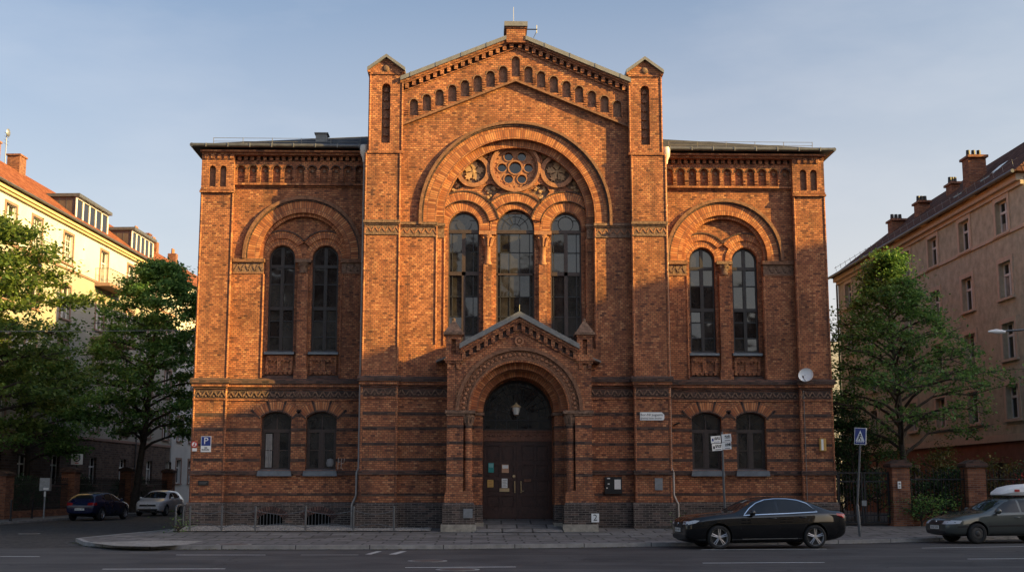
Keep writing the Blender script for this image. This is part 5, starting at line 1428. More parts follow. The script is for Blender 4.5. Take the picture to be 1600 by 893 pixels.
    # wheels
    for ax in P['axles']:
        for s in S2:
            yo = s * (Wd / 2 - .015); c = (ax, 0, r_w); rf_ = P.get('rf', .64)
            def ly(v): return yo - s * v
            m = MB(); prof = [(r_w * rf_ * 1.03, 0), (r_w * .86, -.008), (r_w * .93, .006), (r_w, .035), (r_w, .18), (r_w * .9, .21), (r_w * .6, .21)]
            m.lathe([(r_, -s * h_) for r_, h_ in prof], (ax, yo, r_w), 32, axis='y'); wh = m.build('wheel', M['tyre'], t)
            m = MB(); rm = P['rimmat']
            m.lathe([(r_, -s * h_) for r_, h_ in ((r_w * (rf_ + .04), .0), (r_w * rf_, .012), (r_w * (rf_ - .02), .05), (r_w * (rf_ - .02), .12))], (ax, yo, r_w), 32, axis='y')
            if P['spokes']:
                for k in range(P['spokes']):
                    for e in (-.12, .12):
                        a_ = 2 * pi * k / P['spokes'] + .3; m.tube([(ax + .05 * cos(a_ + e * 2.5), ly(.02), r_w + .05 * sin(a_ + e * 2.5)), (ax + r_w * rf_ * cos(a_ + e), ly(.012), r_w + r_w * rf_ * sin(a_ + e))], [.017, .012], 6)
                m.lathe([(0, -s * .0), (.05, -s * .002), (.06, -s * .02), (.06, -s * .05)], (ax, yo, r_w), 14, axis='y')
            else:
                m.lathe([(0, -s * -.004), (.07, -s * -.002), (.09, -s * .015), (r_w * .45, -s * .006), (r_w * .60, -s * .02)], (ax, yo, r_w), 24, axis='y')
            m.build('rim', rm, wh)
            m = MB(); m.lathe([(r_w * rf_, 0), (0, 0)], (ax, ly(.13), r_w), 24, axis='y', smooth=False); m.build('brake_disc', M['hubcap'], wh)
    return t


sedan = dict(L=4.93, W=1.87, r=.335, axles=(1.06, 3.93), paint=paintmat('black_car_paint', (.003, .0035, .0045)), rimmat=M['rim'], spokes=5, roofw=.66, rf=.72,
    top=[(0, .70), (.03, .80), (.14, .875), (.5, .945), (1.2, 1.015), (1.5, 1.045), (1.60, 1.075), (2.08, 1.37), (2.4, 1.455), (2.9, 1.485), (3.4, 1.465), (3.75, 1.405), (4.05, 1.28), (4.36, 1.135), (4.46, 1.11), (4.82, 1.09), (4.90, 1.06), (4.93, .96)],
    plan=[(0, .72), (.04, .82), (.16, .90), (.45, .965), (1.1, .995), (2, 1), (3.6, 1), (4.3, .975), (4.7, .925), (4.88, .86), (4.93, .80)],
    belt=[(0, .66), (.3, .80), (1.0, .89), (1.6, .93), (2.5, .95), (3.5, .985), (4.2, 1.02), (4.93, .95)],
    bot=[(0, .28), (.08, .21), (.3, .16), (1, .15), (4.1, .16), (4.6, .22), (4.85, .30), (4.93, .40)],
    windows=[[(1.86, .965), (2.05, 1.12), (2.27, 1.26), (2.52, 1.35), (2.81, 1.378), (2.81, .99)], [(2.89, .995), (2.89, 1.382), (3.2, 1.378), (3.52, 1.335), (3.52, 1.02)], [(3.55, 1.022), (3.55, 1.328), (3.76, 1.26), (3.99, 1.06)]],
    trims=[('chrome_trim', [(1.80, .945), (2.4, .972), (3.2, 1.0), (4.03, 1.04), (3.78, 1.282), (3.52, 1.368), (3.2, 1.408), (2.85, 1.41), (2.52, 1.38), (2.25, 1.288), (2.02, 1.14), (1.83, .97)], .022, M['chrome']), ('sill_trim', [(1.75, .285), (3.4, .30)], .02, M['zinc'])],
    doors=[[(1.72, .94), (1.70, .6), (1.74, .30)], [(2.85, .98), (2.87, .6), (2.86, .30)], [(3.72, 1.02), (3.78, .85), (3.62, .62), (3.50, .32)], [(1.72, .93), (2.8, .965), (3.75, 1.005)]],
    handles=[(2.66, .86), (3.56, .89)], mirror=(2.02, 1.02), 
    screen=[(1.64, -.70), (1.58, 0), (1.64, .70), (2.08, .60), (2.18, 0), (2.08, -.60)], rearscreen=[(3.90, -.50), (3.88, 0), (3.90, .50), (4.32, .60), (4.38, 0), (4.32, -.60)],
    head=[(.46, .68), (.74, .70), (.80, .78), (.5, .77)], headside=[(.10, .69), (.34, .73), (.50, .80), (.34, .81), (.10, .77)], tail=[(.45, .86), (.82, .86), (.82, .99), (.45, .97)], tailside=[(4.62, .94), (4.86, .86), (4.90, .97), (4.62, 1.0)],
    grille=[(-.36, .44), (.36, .44), (.42, .60), (.36, .74), (-.36, .74), (-.42, .60)], intake=[(-.72, .28), (.72, .28), (.66, .40), (-.66, .40)], platez=.53, rplatez=.62, badgez=.69, reg='B·EN 481')
def shorten_nose(P, d=.11, x0=.5):
    f = lambda x: x - d if x > x0 else x * (x0 - d) / x0
    for k in ('top', 'plan', 'belt', 'bot', 'handles', 'screen', 'rearscreen', 'headside', 'tailside'): P[k] = [(f(x), v) for x, v in P[k]]
    P['windows'] = [[(f(x), v) for x, v in w_] for w_ in P['windows']]; P['doors'] = [[(f(x), v) for x, v in w_] for w_ in P['doors']]
    P['trims'] = [(n_, [(f(x), v) for x, v in w_], a, b) for n_, w_, a, b in P['trims']]
    P['mirror'] = (f(P['mirror'][0]), P['mirror'][1]); P['axles'] = tuple(f(x) for x in P['axles']); P['L'] -= d
shorten_nose(sedan)
def car_at(p, ax, hw, a):      # origin of a car whose near front tyre stands at p
    return p[0] - (ax * cos(a) + hw * sin(a)), p[1] - (ax * sin(a) - hw * cos(a))
make_car('parked_car', 'glossy black saloon with silver spoked wheels and chrome window line', (*car_at(gr(1124, 857.5), .95, .87, R(6.5)), .005), R(6.5), sedan)

wagon = dict(L=4.66, W=1.74, r=.315, axles=(.98, 3.62), paint=paintmat('grey_green_paint', (.075, .085, .08), .5, .35), rimmat=M['hubcap'], spokes=0, roofw=.70,
    top=[(0, .56), (.03, .66), (.12, .74), (.5, .86), (1.0, .94), (1.25, .98), (1.36, 1.01), (2.0, 1.37), (2.25, 1.425), (2.9, 1.445), (3.7, 1.43), (4.1, 1.40), (4.45, 1.05), (4.6, .95), (4.66, .8)],
    plan=[(0, .68), (.06, .80), (.2, .90), (.5, .96), (1, .99), (2, 1), (3.6, 1), (4.3, .95), (4.6, .88), (4.66, .8)],
    belt=[(0, .55), (.3, .72), (1.0, .85), (1.4, .89), (2.5, .92), (3.6, .94), (4.66, .9)],
    bot=[(0, .30), (.08, .25), (.3, .22), (1, .21), (3.7, .22), (4.3, .28), (4.66, .38)],
    windows=[[(1.58, .955), (1.80, 1.12), (2.08, 1.27), (2.30, 1.33), (2.48, 1.34), (2.48, .965)], [(2.55, .965), (2.55, 1.345), (3.30, 1.345), (3.36, .98)], [(3.43, .985), (3.40, 1.34), (3.95, 1.31), (4.22, 1.0)]],
    trims=[('rubbing_strip', [(.32, .52), (.66, .535)], .05, M['plastic']), ('rubbing_strip', [(1.36, .54), (2.4, .555), (3.28, .555)], .05, M['plastic']), ('sill_trim', [(1.35, .25), (3.2, .255)], .025, M['zinc'])],
    doors=[[(1.38, .89), (1.37, .6), (1.42, .28)], [(2.52, .93), (2.53, .28)], [(3.38, .94), (3.40, .7), (3.24, .5), (3.2, .3)]],
    handles=[(2.34, .80), (3.2, .81)], mirror=(1.66, 1.0),
    screen=[(1.40, -.66), (1.34, 0), (1.40, .66), (1.93, .58), (2.0, 0), (1.93, -.58)], rearscreen=[(4.14, -.52), (4.14, .52), (4.40, .58), (4.40, -.58)],
    head=[(.42, .60), (.70, .60), (.74, .70), (.42, .70)], headside=[(.08, .60), (.40, .62), (.48, .71), (.12, .72)], tail=[(.6, .6), (.78, .6), (.78, .9), (.6, .9)], tailside=[(4.45, .62), (4.62, .62), (4.62, .88), (4.5, .9)],
    grille=[(-.36, .60), (.36, .60), (.36, .70), (-.36, .70)], intake=[(-.6, .30), (.6, .30), (.6, .40), (-.6, .40)], platez=.50, rplatez=.7, badgez=.655, reg='B·AZ 210')
WAG = car_at(gr(1528, 849), .98, .8, R(9))
wag = make_car('parked_car', 'grey green estate car with dark wheels under a white roof box', (*WAG, .005), R(9), wagon)
# roof box: a thing of its own resting on roof bars
t = thing('roof_box', 'white roof box with a small red badge on the grey estate car', 'roof box', (*WAG, .005), R(9), local=True)
m = MB()
secs = []
for x, w_, z0, z1 in ((2.15, .30, 1.50, 1.55), (2.2, .36, 1.49, 1.62), (2.4, .44, 1.49, 1.74), (2.8, .47, 1.49, 1.82), (3.2, .48, 1.49, 1.85), (3.8, .47, 1.49, 1.83), (4.05, .44, 1.50, 1.76), (4.12, .38, 1.51, 1.68)):
    secs.append([(x, -w_ * .9, z0), (x, -w_, z0 + (z1 - z0) * .3), (x, -w_ * .93, z0 + (z1 - z0) * .75), (x, -w_ * .7, z1 - .015), (x, 0, z1), (x, w_ * .7, z1 - .015), (x, w_ * .93, z0 + (z1 - z0) * .75), (x, w_, z0 + (z1 - z0) * .3), (x, w_ * .9, z0)])
for a, b in zip(secs, secs[1:]):
    for i in range(9): m.face([a[i], a[(i + 1) % 9], b[(i + 1) % 9], b[i]])
m.face(list(reversed(secs[0]))); m.face(secs[-1]); m.build('shell', M['white'], t, merge=True, smooth=R(35))
m = MB(); m.box(2.55, 2.72, -.492, -.474, 1.60, 1.67); m.build('badge', M['red'], t)
for x in (2.35, 3.45):
    m = MB(); m.box(x - .03, x + .03, -.62, .62, 1.455, 1.488); m.build('roof_bar', M['plastic'], t)

hatch = dict(L=4.25, W=1.78, r=.315, axles=(.86, 3.44), paint=paintmat('navy_paint', (.006, .012, .045)), rimmat=M['rim'], spokes=5, roofw=.70,
    top=[(0, .62), (.04, .72), (.3, .84), (.9, .95), (1.05, 1.0), (1.75, 1.38), (2.1, 1.455), (2.8, 1.46), (3.6, 1.41), (3.86, 1.35), (4.08, 1.04), (4.2, .93), (4.25, .7)],
    plan=[(0, .66), (.06, .78), (.25, .9), (.6, .97), (1.2, 1), (3.3, 1), (3.9, .95), (4.2, .88), (4.25, .8)],
    belt=[(0, .60), (.3, .76), (.9, .90), (2, .95), (3.2, .99), (4.25, .95)], bot=[(0, .28), (.1, .22), (.3, .18), (3.4, .18), (4.0, .26), (4.25, .38)],
    windows=[[(1.38, .97), (1.62, 1.14), (1.92, 1.30), (2.2, 1.36), (2.2, 1.0)], [(2.27, 1.0), (2.27, 1.365), (2.85, 1.34), (3.05, 1.26), (3.05, 1.03)], [(3.12, 1.04), (3.12, 1.24), (3.36, 1.12)]], trims=[],
    doors=[[(1.2, .93), (1.2, .3)], [(2.23, .98), (2.23, .3)], [(3.1, 1.0), (3.05, .65), (2.9, .4)]], handles=[(2.05, .86), (2.95, .88)], mirror=(1.5, 1.03),
    screen=[(1.12, -.66), (1.07, 0), (1.12, .66), (1.66, .58), (1.72, 0), (1.66, -.58)], rearscreen=[(3.86, -.5), (3.86, .5), (4.02, .56), (4.02, -.56)],
    head=[(.45, .64), (.76, .68), (.80, .77), (.5, .74)], headside=[(.1, .64), (.5, .72), (.6, .80), (.15, .74)], tail=[(.42, .78), (.80, .78), (.80, .92), (.42, .90)], tailside=[(3.98, .80), (4.2, .78), (4.2, .90), (4.0, .93)],
    grille=[(-.5, .56), (.5, .56), (.5, .68), (-.5, .68)], intake=[(-.68, .26), (.68, .26), (.6, .42), (-.6, .42)], platez=.48, rplatez=.58, badgez=.66, reg='B·KL 57')
ang = atan2(1, .065)
nx_, ny_ = at(146, 790, 69.2)
make_car('parked_car', 'dark navy hatchback seen from behind at the kerb of the side street', (-21.05, 71.4, .01), ang + pi - R(7), hatch)
h2 = dict(hatch); h2.update(paint=paintmat('silver_paint', (.62, .63, .65), .25, .32), spokes=5, reg='B·TM 902', W=1.82, rimmat=M['rim'])
h2['top'] = [(x, z + (.06 if z > 1.2 else .03)) for x, z in hatch['top']]
h2['screen'] = [(1.12, -.67), (1.05, 0), (1.12, .67), (1.66, .59), (1.74, 0), (1.66, -.59)]
sx_, sy_ = at(250, 785, 79.5)
make_car('parked_car', 'silver hatchback facing the camera in the side street by the hall corner', (sx_ - .2, 77.3, .01), ang - R(2), h2)

# ================================================================ neighbouring houses
def gridwall(mb, x0, x1, z0, z1, holes, y0, depth, mi=0):
    """front wall with rectangular openings and reveals"""
    xs = sorted({x0, x1, *[h[0] for h in holes], *[h[1] for h in holes]}); zs = sorted({z0, z1, *[h[2] for h in holes], *[h[3] for h in holes]})
    xs = [x for x in xs if x0 <= x <= x1]; zs = [z for z in zs if z0 <= z <= z1]
    for a, b in zip(xs, xs[1:]):
        for c, d in zip(zs, zs[1:]):
            mx_, mz_ = (a + b) / 2, (c + d) / 2
            if any(h[0] < mx_ < h[1] and h[2] < mz_ < h[3] for h in holes): continue
            mb.face([(a, y0, c), (b, y0, c), (b, y0, d), (a, y0, d)], mi=mi)
    for a, b, c, d in holes:
        y1 = y0 + depth
        mb.face([(a, y0, c), (a, y0, d), (a, y1, d), (a, y1, c)], mi=mi); mb.face([(b, y0, d), (b, y0, c), (b, y1, c), (b, y1, d)], mi=mi)
        mb.face([(a, y0, d), (b, y0, d), (b, y1, d), (a, y1, d)], mi=mi); mb.face([(b, y0, c), (a, y0, c), (a, y1, c), (b, y1, c)], mi=mi)


def house_window(par, mtx, h, y, sur=.16, sm='surround', sill=True, bars='T', curtain=False, surround=True, fm='whiteframe', gm='glass2'):
    a, b, c, d = h
    m = MB(mtx)
    if surround:
        for q in ((a - sur, a, c - .02, d + sur), (b, b + sur, c - .02, d + sur), (a, b, d, d + sur)): m.box(q[0], q[1], y - .05, y + .01, q[2], q[3], skip='b')
    if sill: m.box(a - sur - .04, b + sur + .04, y - .12, y + .1, c - .12, c - .02)
    w = m.build('window', M[sm], par)
    f = MB(mtx); e = .06; yy = y + .18
    f.box(a, a + e, yy, yy + .06, c, d); f.box(b - e, b, yy, yy + .06, c, d); f.box(a + e, b - e, yy, yy + .06, d - e, d); f.box(a + e, b - e, yy, yy + .06, c, c + e)
    mid = (a + b) / 2; tz = c + (d - c) * .66
    if 'T' in bars: f.box(a + e, b - e, yy - .01, yy + .05, tz - .05, tz + .05); f.box(mid - .05, mid + .05, yy - .012, yy + .05, c + e, d - e)
    if 'G' in bars:
        for k in range(1, 5): z = c + (d - c) * k / 5; f.box(a + e, b - e, yy + .01, yy + .045, z - .02, z + .02)
        for k in (1, 3): x = a + (b - a) * k / 4; f.box(x - .02, x + .02, yy + .01, yy + .045, c + e, d - e)
        f.box(mid - .04, mid + .04, yy - .01, yy + .05, c + e, d - e)
    f.build('frame', M[fm], w)
    g = MB(mtx); zc = c + (d - c) * rnd.choice((0, 0, .35, .62, .66)); g.box(a + .02, b - .02, yy + .05, yy + .07, max(c + .02, zc), d - .02, skip='blrtd', mi=0)
    if zc > c: g.box(a + .02, b - .02, yy + .05, yy + .07, c + .02, zc, skip='blrtd', mi=1)
    g.build('pane', [M[gm], M['glasscurt']], w)
    return w


# ---- cream apartment house across the side street
aL = .065; sL = 1 / sqrt(1 + aL * aL); O_L = Vector((-30.0, 66.0, 0))
ML = Matrix(((aL * sL, -sL, 0, O_L.x), (sL, aL * sL, 0, O_L.y), (0, 0, 1, 0), (0, 0, 0, 1)))
def sY(px, py=None):
    d = ray(px, 325 + .48 * px if py is None else py); t = (-30 - 66 * aL - CAMX) / (d[0] - aL * d[1]); return (t * d[1] - 66) / sL
def sY_(px): return (32.8 / (.065 + (741 - px) / 1988) - 66) / sL        # photo column -> distance along that front
house = thing('apartment_house', 'cream apartment house with red tiled roof and two dark dormers across the side street', 'building', tuple(O_L))
tops = [(sY(17), .75, 'T'), (sY(58), .75, 'G'), (sY(107), .8, 'G'), (sY(206), 1.0, 'T')]
door_s = sY(163)
xs5 = [sY(-80), sY(-35), sY(17), sY(58), sY(107), sY(160), sY(206), sY(240), sY(268)]
x0, x1 = sY(-150), sY(275)
rows = []
for (s_, w, bk) in tops + [(sY(-35), .75, 'T'), (sY(-80), .75, 'T'), (sY(240), .8, 'T')]: rows.append((s_ - w, s_ + w, 16.45, 18.45, bk))
rows.append((door_s - .75, door_s + .75, 16.1, 18.5, 'T'))
low = []
for s_ in xs5:
    for (z0, z1) in ((12.75, 14.95), (9.1, 11.3), (5.6, 7.8)): low.append((s_ - .8, s_ + .8, z0, z1, 'T'))
gnd = [(sY(p, 732) - .75, sY(p, 732) + .75, 1.85, 3.75, 'T') for p in (-60, -10, 33, 84, 143, 190, 232, 262)]
m = MB(ML); gridwall(m, x0, x1, 16.05, 19.15, [r[:4] for r in rows], 0, .25); w1 = m.build('upper_wall', M['cream'], house)
m = MB(ML); gridwall(m, x0, x1, 5.0, 16.05, [r[:4] for r in low], 0, .25); m.build('middle_wall', M['beige'], house)
m = MB(ML); gridwall(m, x0, x1, 0, 5.0, [r[:4] for r in gnd], -.06, .31); m.build('ground_wall', M['housebrick'], house)
m = MB(ML); m.box(x0, x1, -.12, .02, 4.95, 5.12); m.box(x0, x1, -.07, .02, 16.0, 16.16); m.build('string_course', M['surroundp'], house)
m = MB(ML); m.box(x0, x1, -.32, .05, 19.1, 19.5); m.box(x0, x1, -.2, .05, 18.95, 19.1); m.build('cornice', M['ochrew'], house)
m = MB(ML); m.box(x0, x0 + .3, .02, 10.5, 0, 19.1); m.box(x1 - .3, x1, .02, 10.5, 0, 19.1); m.box(x0, x1, 10.3, 10.6, 0, 19.1)
m.build('rear_wall', M['beige'], house)
for r in rows: house_window(house, ML, r[:4], 0, sm='surroundp', bars=r[4], sill=r[2] > 16.2)
for r in low: house_window(house, ML, r[:4], 0, sm='surroundp', bars='T')
for r in gnd: house_window(house, ML, r[:4], -.06, sm='surroundp', bars='T', surround=False)
zr0 = 19.6; pit = tan(R(38))
m = MB(ML); m.face([(x0, -.45, zr0 - .2), (x1, -.45, zr0 - .2), (x1, 5.3, zr0 + 5.3 * pit), (x0, 5.3, zr0 + 5.3 * pit)]); m.face([(x1, 11, zr0 - .2), (x0, 11, zr0 - .2), (x0, 5.3, zr0 + 5.3 * pit), (x1, 5.3, zr0 + 5.3 * pit)])
for x in (x0, x1): m.face([(x, 0, zr0), (x, 5.3, zr0 + 5.3 * pit), (x, 10.6, zr0)])
rf = m.build('roof', M['redtile'], house)
m = MB(ML); m.tube([(x0, -.5, zr0 - .2), (x1, -.5, zr0 - .2)], .08, 8); m.build('gutter', M['gutter'], house)
for (pa, pb) in ((127, 176), (214.5, 247)):
    a, b = sY(pa, 300 + .42 * (pa - 100)) + .9, sY(pb, 300 + .42 * (pb - 100)) + .9; d0 = .65; zt2 = 21.75; z0 = zr0 + d0 * pit - .25
    m = MB(ML); m.box(a, b, d0 + .05, 4.4, z0, zt2 - .1); dm = m.build('dormer', M['cladding'], rf)
    m = MB(ML)
    m.prism([(a - .2, zt2 - .1), (b + .2, zt2 - .1), (b + .2, zt2 + .12), (a - .2, zt2 + .12)], d0 - .25, d0 + 3.8, back=True); m.build('dormer_roof', M['gutter'], dm)
    m = MB(ML); n = 5
    m.box(a, b, d0 - .02, d0 + .05, z0, z0 + .22); m.box(a, b, d0 - .02, d0 + .05, zt2 - .22, zt2 - .1)
    for k in range(n + 1): x = a + (b - a) * k / n; m.box(x - .09, x + .09, d0 - .02, d0 + .05, z0, zt2 - .1)
    m.build('dormer_frame', M['whiteframe'], dm)
    m = MB(ML); m.box(a, b, d0 + .03, d0 + .045, z0, zt2 - .1, skip='blrtd'); m.build('pane', M['glass2'], dm)
    m = MB(ML)
    for k in range(7): x = d0 + .2 + k * .5; m.box(a - .02, a, x, x + .04, z0, zt2 - .1)
    m.build('cladding_seam', M['gutter'], dm)
for s_, y_, w in ((sY(6) + 9.0, 5.3, .7), (sY(37) + 10.5, 5.3, .55), (sY(248) + 12, 5.3, .4)):
    m = MB(ML); z = zr0 + 5.3 * pit; m.box(s_ - w, s_ + w, y_ - .45, y_ + .45, z - .8, z + .9); m.box(s_ - w - .08, s_ + w + .08, y_ - .52, y_ + .52, z + .9, z + 1.02)
    ch = m.build('chimney', M['pillar'], rf)
m = MB(ML); s_ = sY(20) + 10; z = zr0 + 5.3 * pit; m.tube([(s_, 5.2, z - .3), (s_, 5.2, z + 2.2)], .03, 6)
for k in range(4): m.tube([(s_ - .35, 5.2, z + 1.3 + k * .25), (s_ + .35, 5.2, z + 1.3 + k * .25)], .015, 5)
m.lathe([(0, -.1), (.25, -.05), (.3, 0)], (s_, 5.1, z + 2.1), 10, axis='y'); m.build('antenna', M['steel'], rf)
# balcony
b0, b1 = sY(150), sY(186)
m = MB(ML); m.box(b0, b1, -1.1, 0, 15.75, 15.98); bal = m.build('balcony', M['surroundp'], house)
m = MB(ML); k = b0
while k <= b1 + .01: m.tube([(k, -1.05, 15.98), (k, -1.05, 17.0)], .012, 4); k += (b1 - b0) / 26
for x in (b0, b1):
    for j in range(6): m.tube([(x, -1.05 + j * .2, 15.98), (x, -1.05 + j * .2, 17.0)], .012, 4)
    m.tube([(x, -1.05, 17.0), (x, 0, 17.0)], .02, 5)
m.tube([(b0, -1.05, 17.0), (b1, -1.05, 17.0)], .025, 5); m.build('balcony_railing', M['iron'], bal)
for (pa, pb, zz) in ((148, 200, 12.1), (40, 66, 15.9)):
    b0, b1 = sY(pa), sY(pb); m = MB(ML); m.box(b0, b1, -.9, 0, zz - .2, zz); bal = m.build('balcony', M['surroundp'], house)
    m = MB(ML); k = b0
    while k <= b1 + .01: m.tube([(k, -.85, zz), (k, -.85, zz + .95)], .012, 4); k += .17
    m.tube([(b0, -.85, zz + .95), (b1, -.85, zz + .95)], .025, 5); m.tube([(b0, -.85, zz + .95), (b0, 0, zz + .95)], .025, 5); m.build('balcony_railing', M['iron'], bal)
m = MB(ML); x = sY(222); m.tube([(x, -.12, .2), (x, -.12, 19.2)], .06, 6); m.build('downpipe', M['gutter'], house)

# further red-roofed house down the side street
far = thing('apartment_house', 'distant pale house with a red roof and chimneys down the side street', 'building', tuple(O_L))
fx0, fx1 = x1 + .5, x1 + 34
m = MB(ML); hs = [(fx0 + 1.5 + k * 3.6, fx0 + 2.9 + k * 3.6, z, z + 2) for k in range(9) for z in (16.4, 12.8, 9.2, 5.6, 2.0)]
gridwall(m, fx0, fx1, 0, 19.3, hs, 0, .25); m.box(fx0, fx0 + .3, .02, 10, 0, 19.3); m.build('wall', M['cream'], far)
for h in hs: house_window(far, ML, h, 0, sm='surroundp', bars='T')
m = MB(ML); z = 19.6; m.face([(fx0, -.4, z - .2), (fx1, -.4, z - .2), (fx1, 5, z + 3.9), (fx0, 5, z + 3.9)]); m.face([(fx0, 0, z), (fx0, 5, z + 3.9), (fx0, 10, z)]); m.face([(fx1, 10, z - .2), (fx0, 10, z - .2), (fx0, 5, z + 3.9), (fx1, 5, z + 3.9)]); rf = m.build('roof', M['redtile'], far)
for k in (3, 8, 14):
    m = MB(ML); m.box(fx0 + k - .35, fx0 + k + .35, 4.5, 5.3, z + 3.0, z + 4.6); ch = m.build('chimney', M['pillar'], rf)
    m = MB(ML)
    for e in (-.2, .2): m.lathe([(.12, z + 4.6), (.10, z + 5.1), (0, z + 5.1)], (fx0 + k + e, 4.9, 0), 8)
    m.build('chimney_pot', M['terra'], ch)

# ---- tan roughcast house on the right
XR = 20.9
MR = Matrix(((0, 1, 0, XR), (-1, 0, 0, 0), (0, 0, 1, 0), (0, 0, 0, 1)))       # local x = -Y, local y = +X
rh = thing('apartment_house', 'tan roughcast apartment house with a brown roof and brick chimneys on the right', 'building', (XR, 65, 0))
yn, yf = 51.9, 79.2
def onX(px, py, X=XR): d = ray(px, py); t = (X - CAMX) / d[0]; return t * d[1], CAMZ + t * d[2]
cols = [onX(p, q)[0] for p, q in ((1566, 340), (1507.5, 370), (1458, 393), (1416, 412), (1357, 432), (1326, 455))]
yn, yf = onX(1598, 270)[0], onX(1309, 440)[0]
print('right', cols, yn, yf, [round(onX(*q)[1], 2) for q in ((1566, 314), (1566, 366), (1574, 408), (1574, 465), (1579, 504), (1579, 560), (1584, 601), (1584, 640), (1598, 262), (1309, 440), (1600, 353))])
hs = [(-Y - .62, -Y + .62, z0, z1) for Y in cols for z0, z1 in ((12.38, 13.78), (9.63, 11.13), (7.05, 8.55), (4.55, 5.95))]
def setb(h): return h
m = MB(MR); gridwall(m, -yf, -yn, 3.7, 14.3, hs, 0, .25); m.build('wall', M['roughcast'], rh)
gh = [(-Y - .6, -Y + .6, 1.2, 2.7) for Y in cols[1:]] + [(-54.6, -53.2, .35, 2.75)]
m = MB(MR); gridwall(m, -yf, -yn, 0, 3.7, gh, -.04, .3); m.build('ground_wall', M['redwall'], rh)
m = MB(MR); m.box(-yf, -yn, -.16, .02, 3.62, 3.92); m.box(-yf, -yn, -.08, .02, 12.22, 12.36); m.box(-yf, -yn, -.3, .05, 14.15, 14.42); m.box(-yf, -yn, -.12, .05, 13.98, 14.15); m.build('string_course', M['surround'], rh)
m = MB(MR); m.box(-yf, -yf + .3, .02, 12, 0, 14.3); m.box(-yn - .3, -yn, .02, 12, 0, 14.3); m.build('end_wall', M['roughcast'], rh)
for h in hs: house_window(rh, MR, h, 0, sur=.2, sm='surround', bars='T')
for h in gh[:-1]: house_window(rh, MR, h, -.04, sur=.12, sm='surround', bars='T')
m = MB(MR); h = gh[-1]; m.box(h[0], h[1], .1, .16, h[2], h[3]); m.build('house_door', M['door'], rh)
z = 14.55; pr = tan(R(40))
m = MB(MR); m.face([(-yf - .3, -.5, z - .1), (-yn + .3, -.5, z - .1), (-yn - 2.6, 5.0, z + 5.0 * pr), (-yf + 2.6, 5.0, z + 5.0 * pr)]); m.face([(-yn + .3, -.5, z - .1), (-yn + .3, 11, z - .1), (-yn - 2.6, 5.0, z + 5 * pr)]); m.face([(-yf - .3, 11, z - .1), (-yf - .3, -.5, z - .1), (-yf + 2.6, 5, z + 5 * pr)]); m.face([(-yn + .3, 11, z - .1), (-yf - .3, 11, z - .1), (-yf + 2.6, 5.0, z + 5.0 * pr), (-yn - 2.6, 5.0, z + 5.0 * pr)])
rf = m.build('roof', M['browntile'], rh)
m = MB(MR); m.tube([(-yf - .3, -.55, z - .1), (-yn + .3, -.55, z - .1)], .08, 8); m.build('gutter', M['gutter'], rh)
for px0, px1, pyt, pyb, yy in ((1531, 1568, 246, 285, 2.2), (1504, 1521, 287, 302, 3.2), (1449, 1472, 316, 338, 2.6), (1404, 1431, 344, 368, 2.6)):
    Xc = XR + yy; k0 = Xc - CAMX; Yc = 1988 * k0 / ((px0 + px1) / 2 - 741) ; wpx = (px1 - px0) * Yc / 1988
    _, zt3 = at((px0 + px1) / 2, pyt, Yc)
    m = MB(); wpx *= .78; m.box(Xc - wpx / 2, Xc + wpx / 2, Yc - .4, Yc + .4, z + yy * pr - .6, zt3 - .12); m.box(Xc - wpx / 2 - .07, Xc + wpx / 2 + .07, Yc - .57, Yc + .57, zt3 - .12, zt3); ch = m.build('chimney', M['pillar'], rf)
    m = MB()
    for e in (-.3, 0, .3): m.lathe([(.12, zt3), (.1, zt3 + .35), (0, zt3 + .36)], (Xc + e * wpx, Yc, 0), 8)
    m.build('chimney_pot', M['iron'], ch)
m = MB(MR)
for k in range(0, 27, 1): m.tube([(-yf + .5 + k, -.2, z + .25), (-yf + .5 + k, -.25, z + .55)], .012, 4)
m.tube([(-yf, -.2, z + .5), (-yn, -.2, z + .5)], .012, 4); m.build('snow_guard', M['zinc'], rf)
for Yw in (57.2, 60.6):
    m = MB(MR); m.face([(-Yw - .5, 1.4, z + 1.5 * pr + .12), (-Yw + .5, 1.4, z + 1.5 * pr + .12), (-Yw + .5, 2.3, z + 2.4 * pr + .12), (-Yw - .5, 2.3, z + 2.4 * pr + .12)]); m.box(-Yw - .55, -Yw + .55, 1.35, 1.4, z + 1.3 * pr, z + 1.5 * pr + .14); m.build('skylight', M['glass2'], rf)
Ya = 53.6; m = MB(); xa_ = XR + 2.9; zz = z + 2.9 * pr; m.tube([(xa_, Ya, zz - .2), (xa_, Ya, zz + 2.0)], .025, 5)
for k in range(4): m.tube([(xa_ - .3 + .04 * k, Ya, zz + .9 + k * .25), (xa_ + .3 - .04 * k, Ya, zz + .9 + k * .25)], .012, 4)
m.build('antenna', M['iron'], rf)
m = MB(MR); m.tube([(-yf + .15, -.12, .3), (-yf + .15, -.12, 14)], .06, 6); m.build('downpipe', M['gutter'], rh)

# pale building glimpsed between the hall and the right-hand house
xa, zt3 = at(1296, 533, 118); xb, _ = at(1330, 533, 118)
t = thing('house', 'pale distant building glimpsed between the brick hall and the tan house', 'building', (xa, 118, 0))
m = MB(); hs = [(xa - 4 + k * 2.6, xa - 2.8 + k * 2.6, zz, zz + 1.6) for k in range(6) for zz in (3, 6.5, 10)]; gridwall(m, xa - 6, xb + 8, 0, zt3, hs, 118, .2); m.box(xa - 6, xa - 5.8, 118.02, 128, 0, zt3); m.box(xa - 6, xb + 8, 118.02, 128, zt3 - .3, zt3); m.build('wall', M['palewall'], t)
for h in hs: house_window(t, None, h, 118, surround=False)

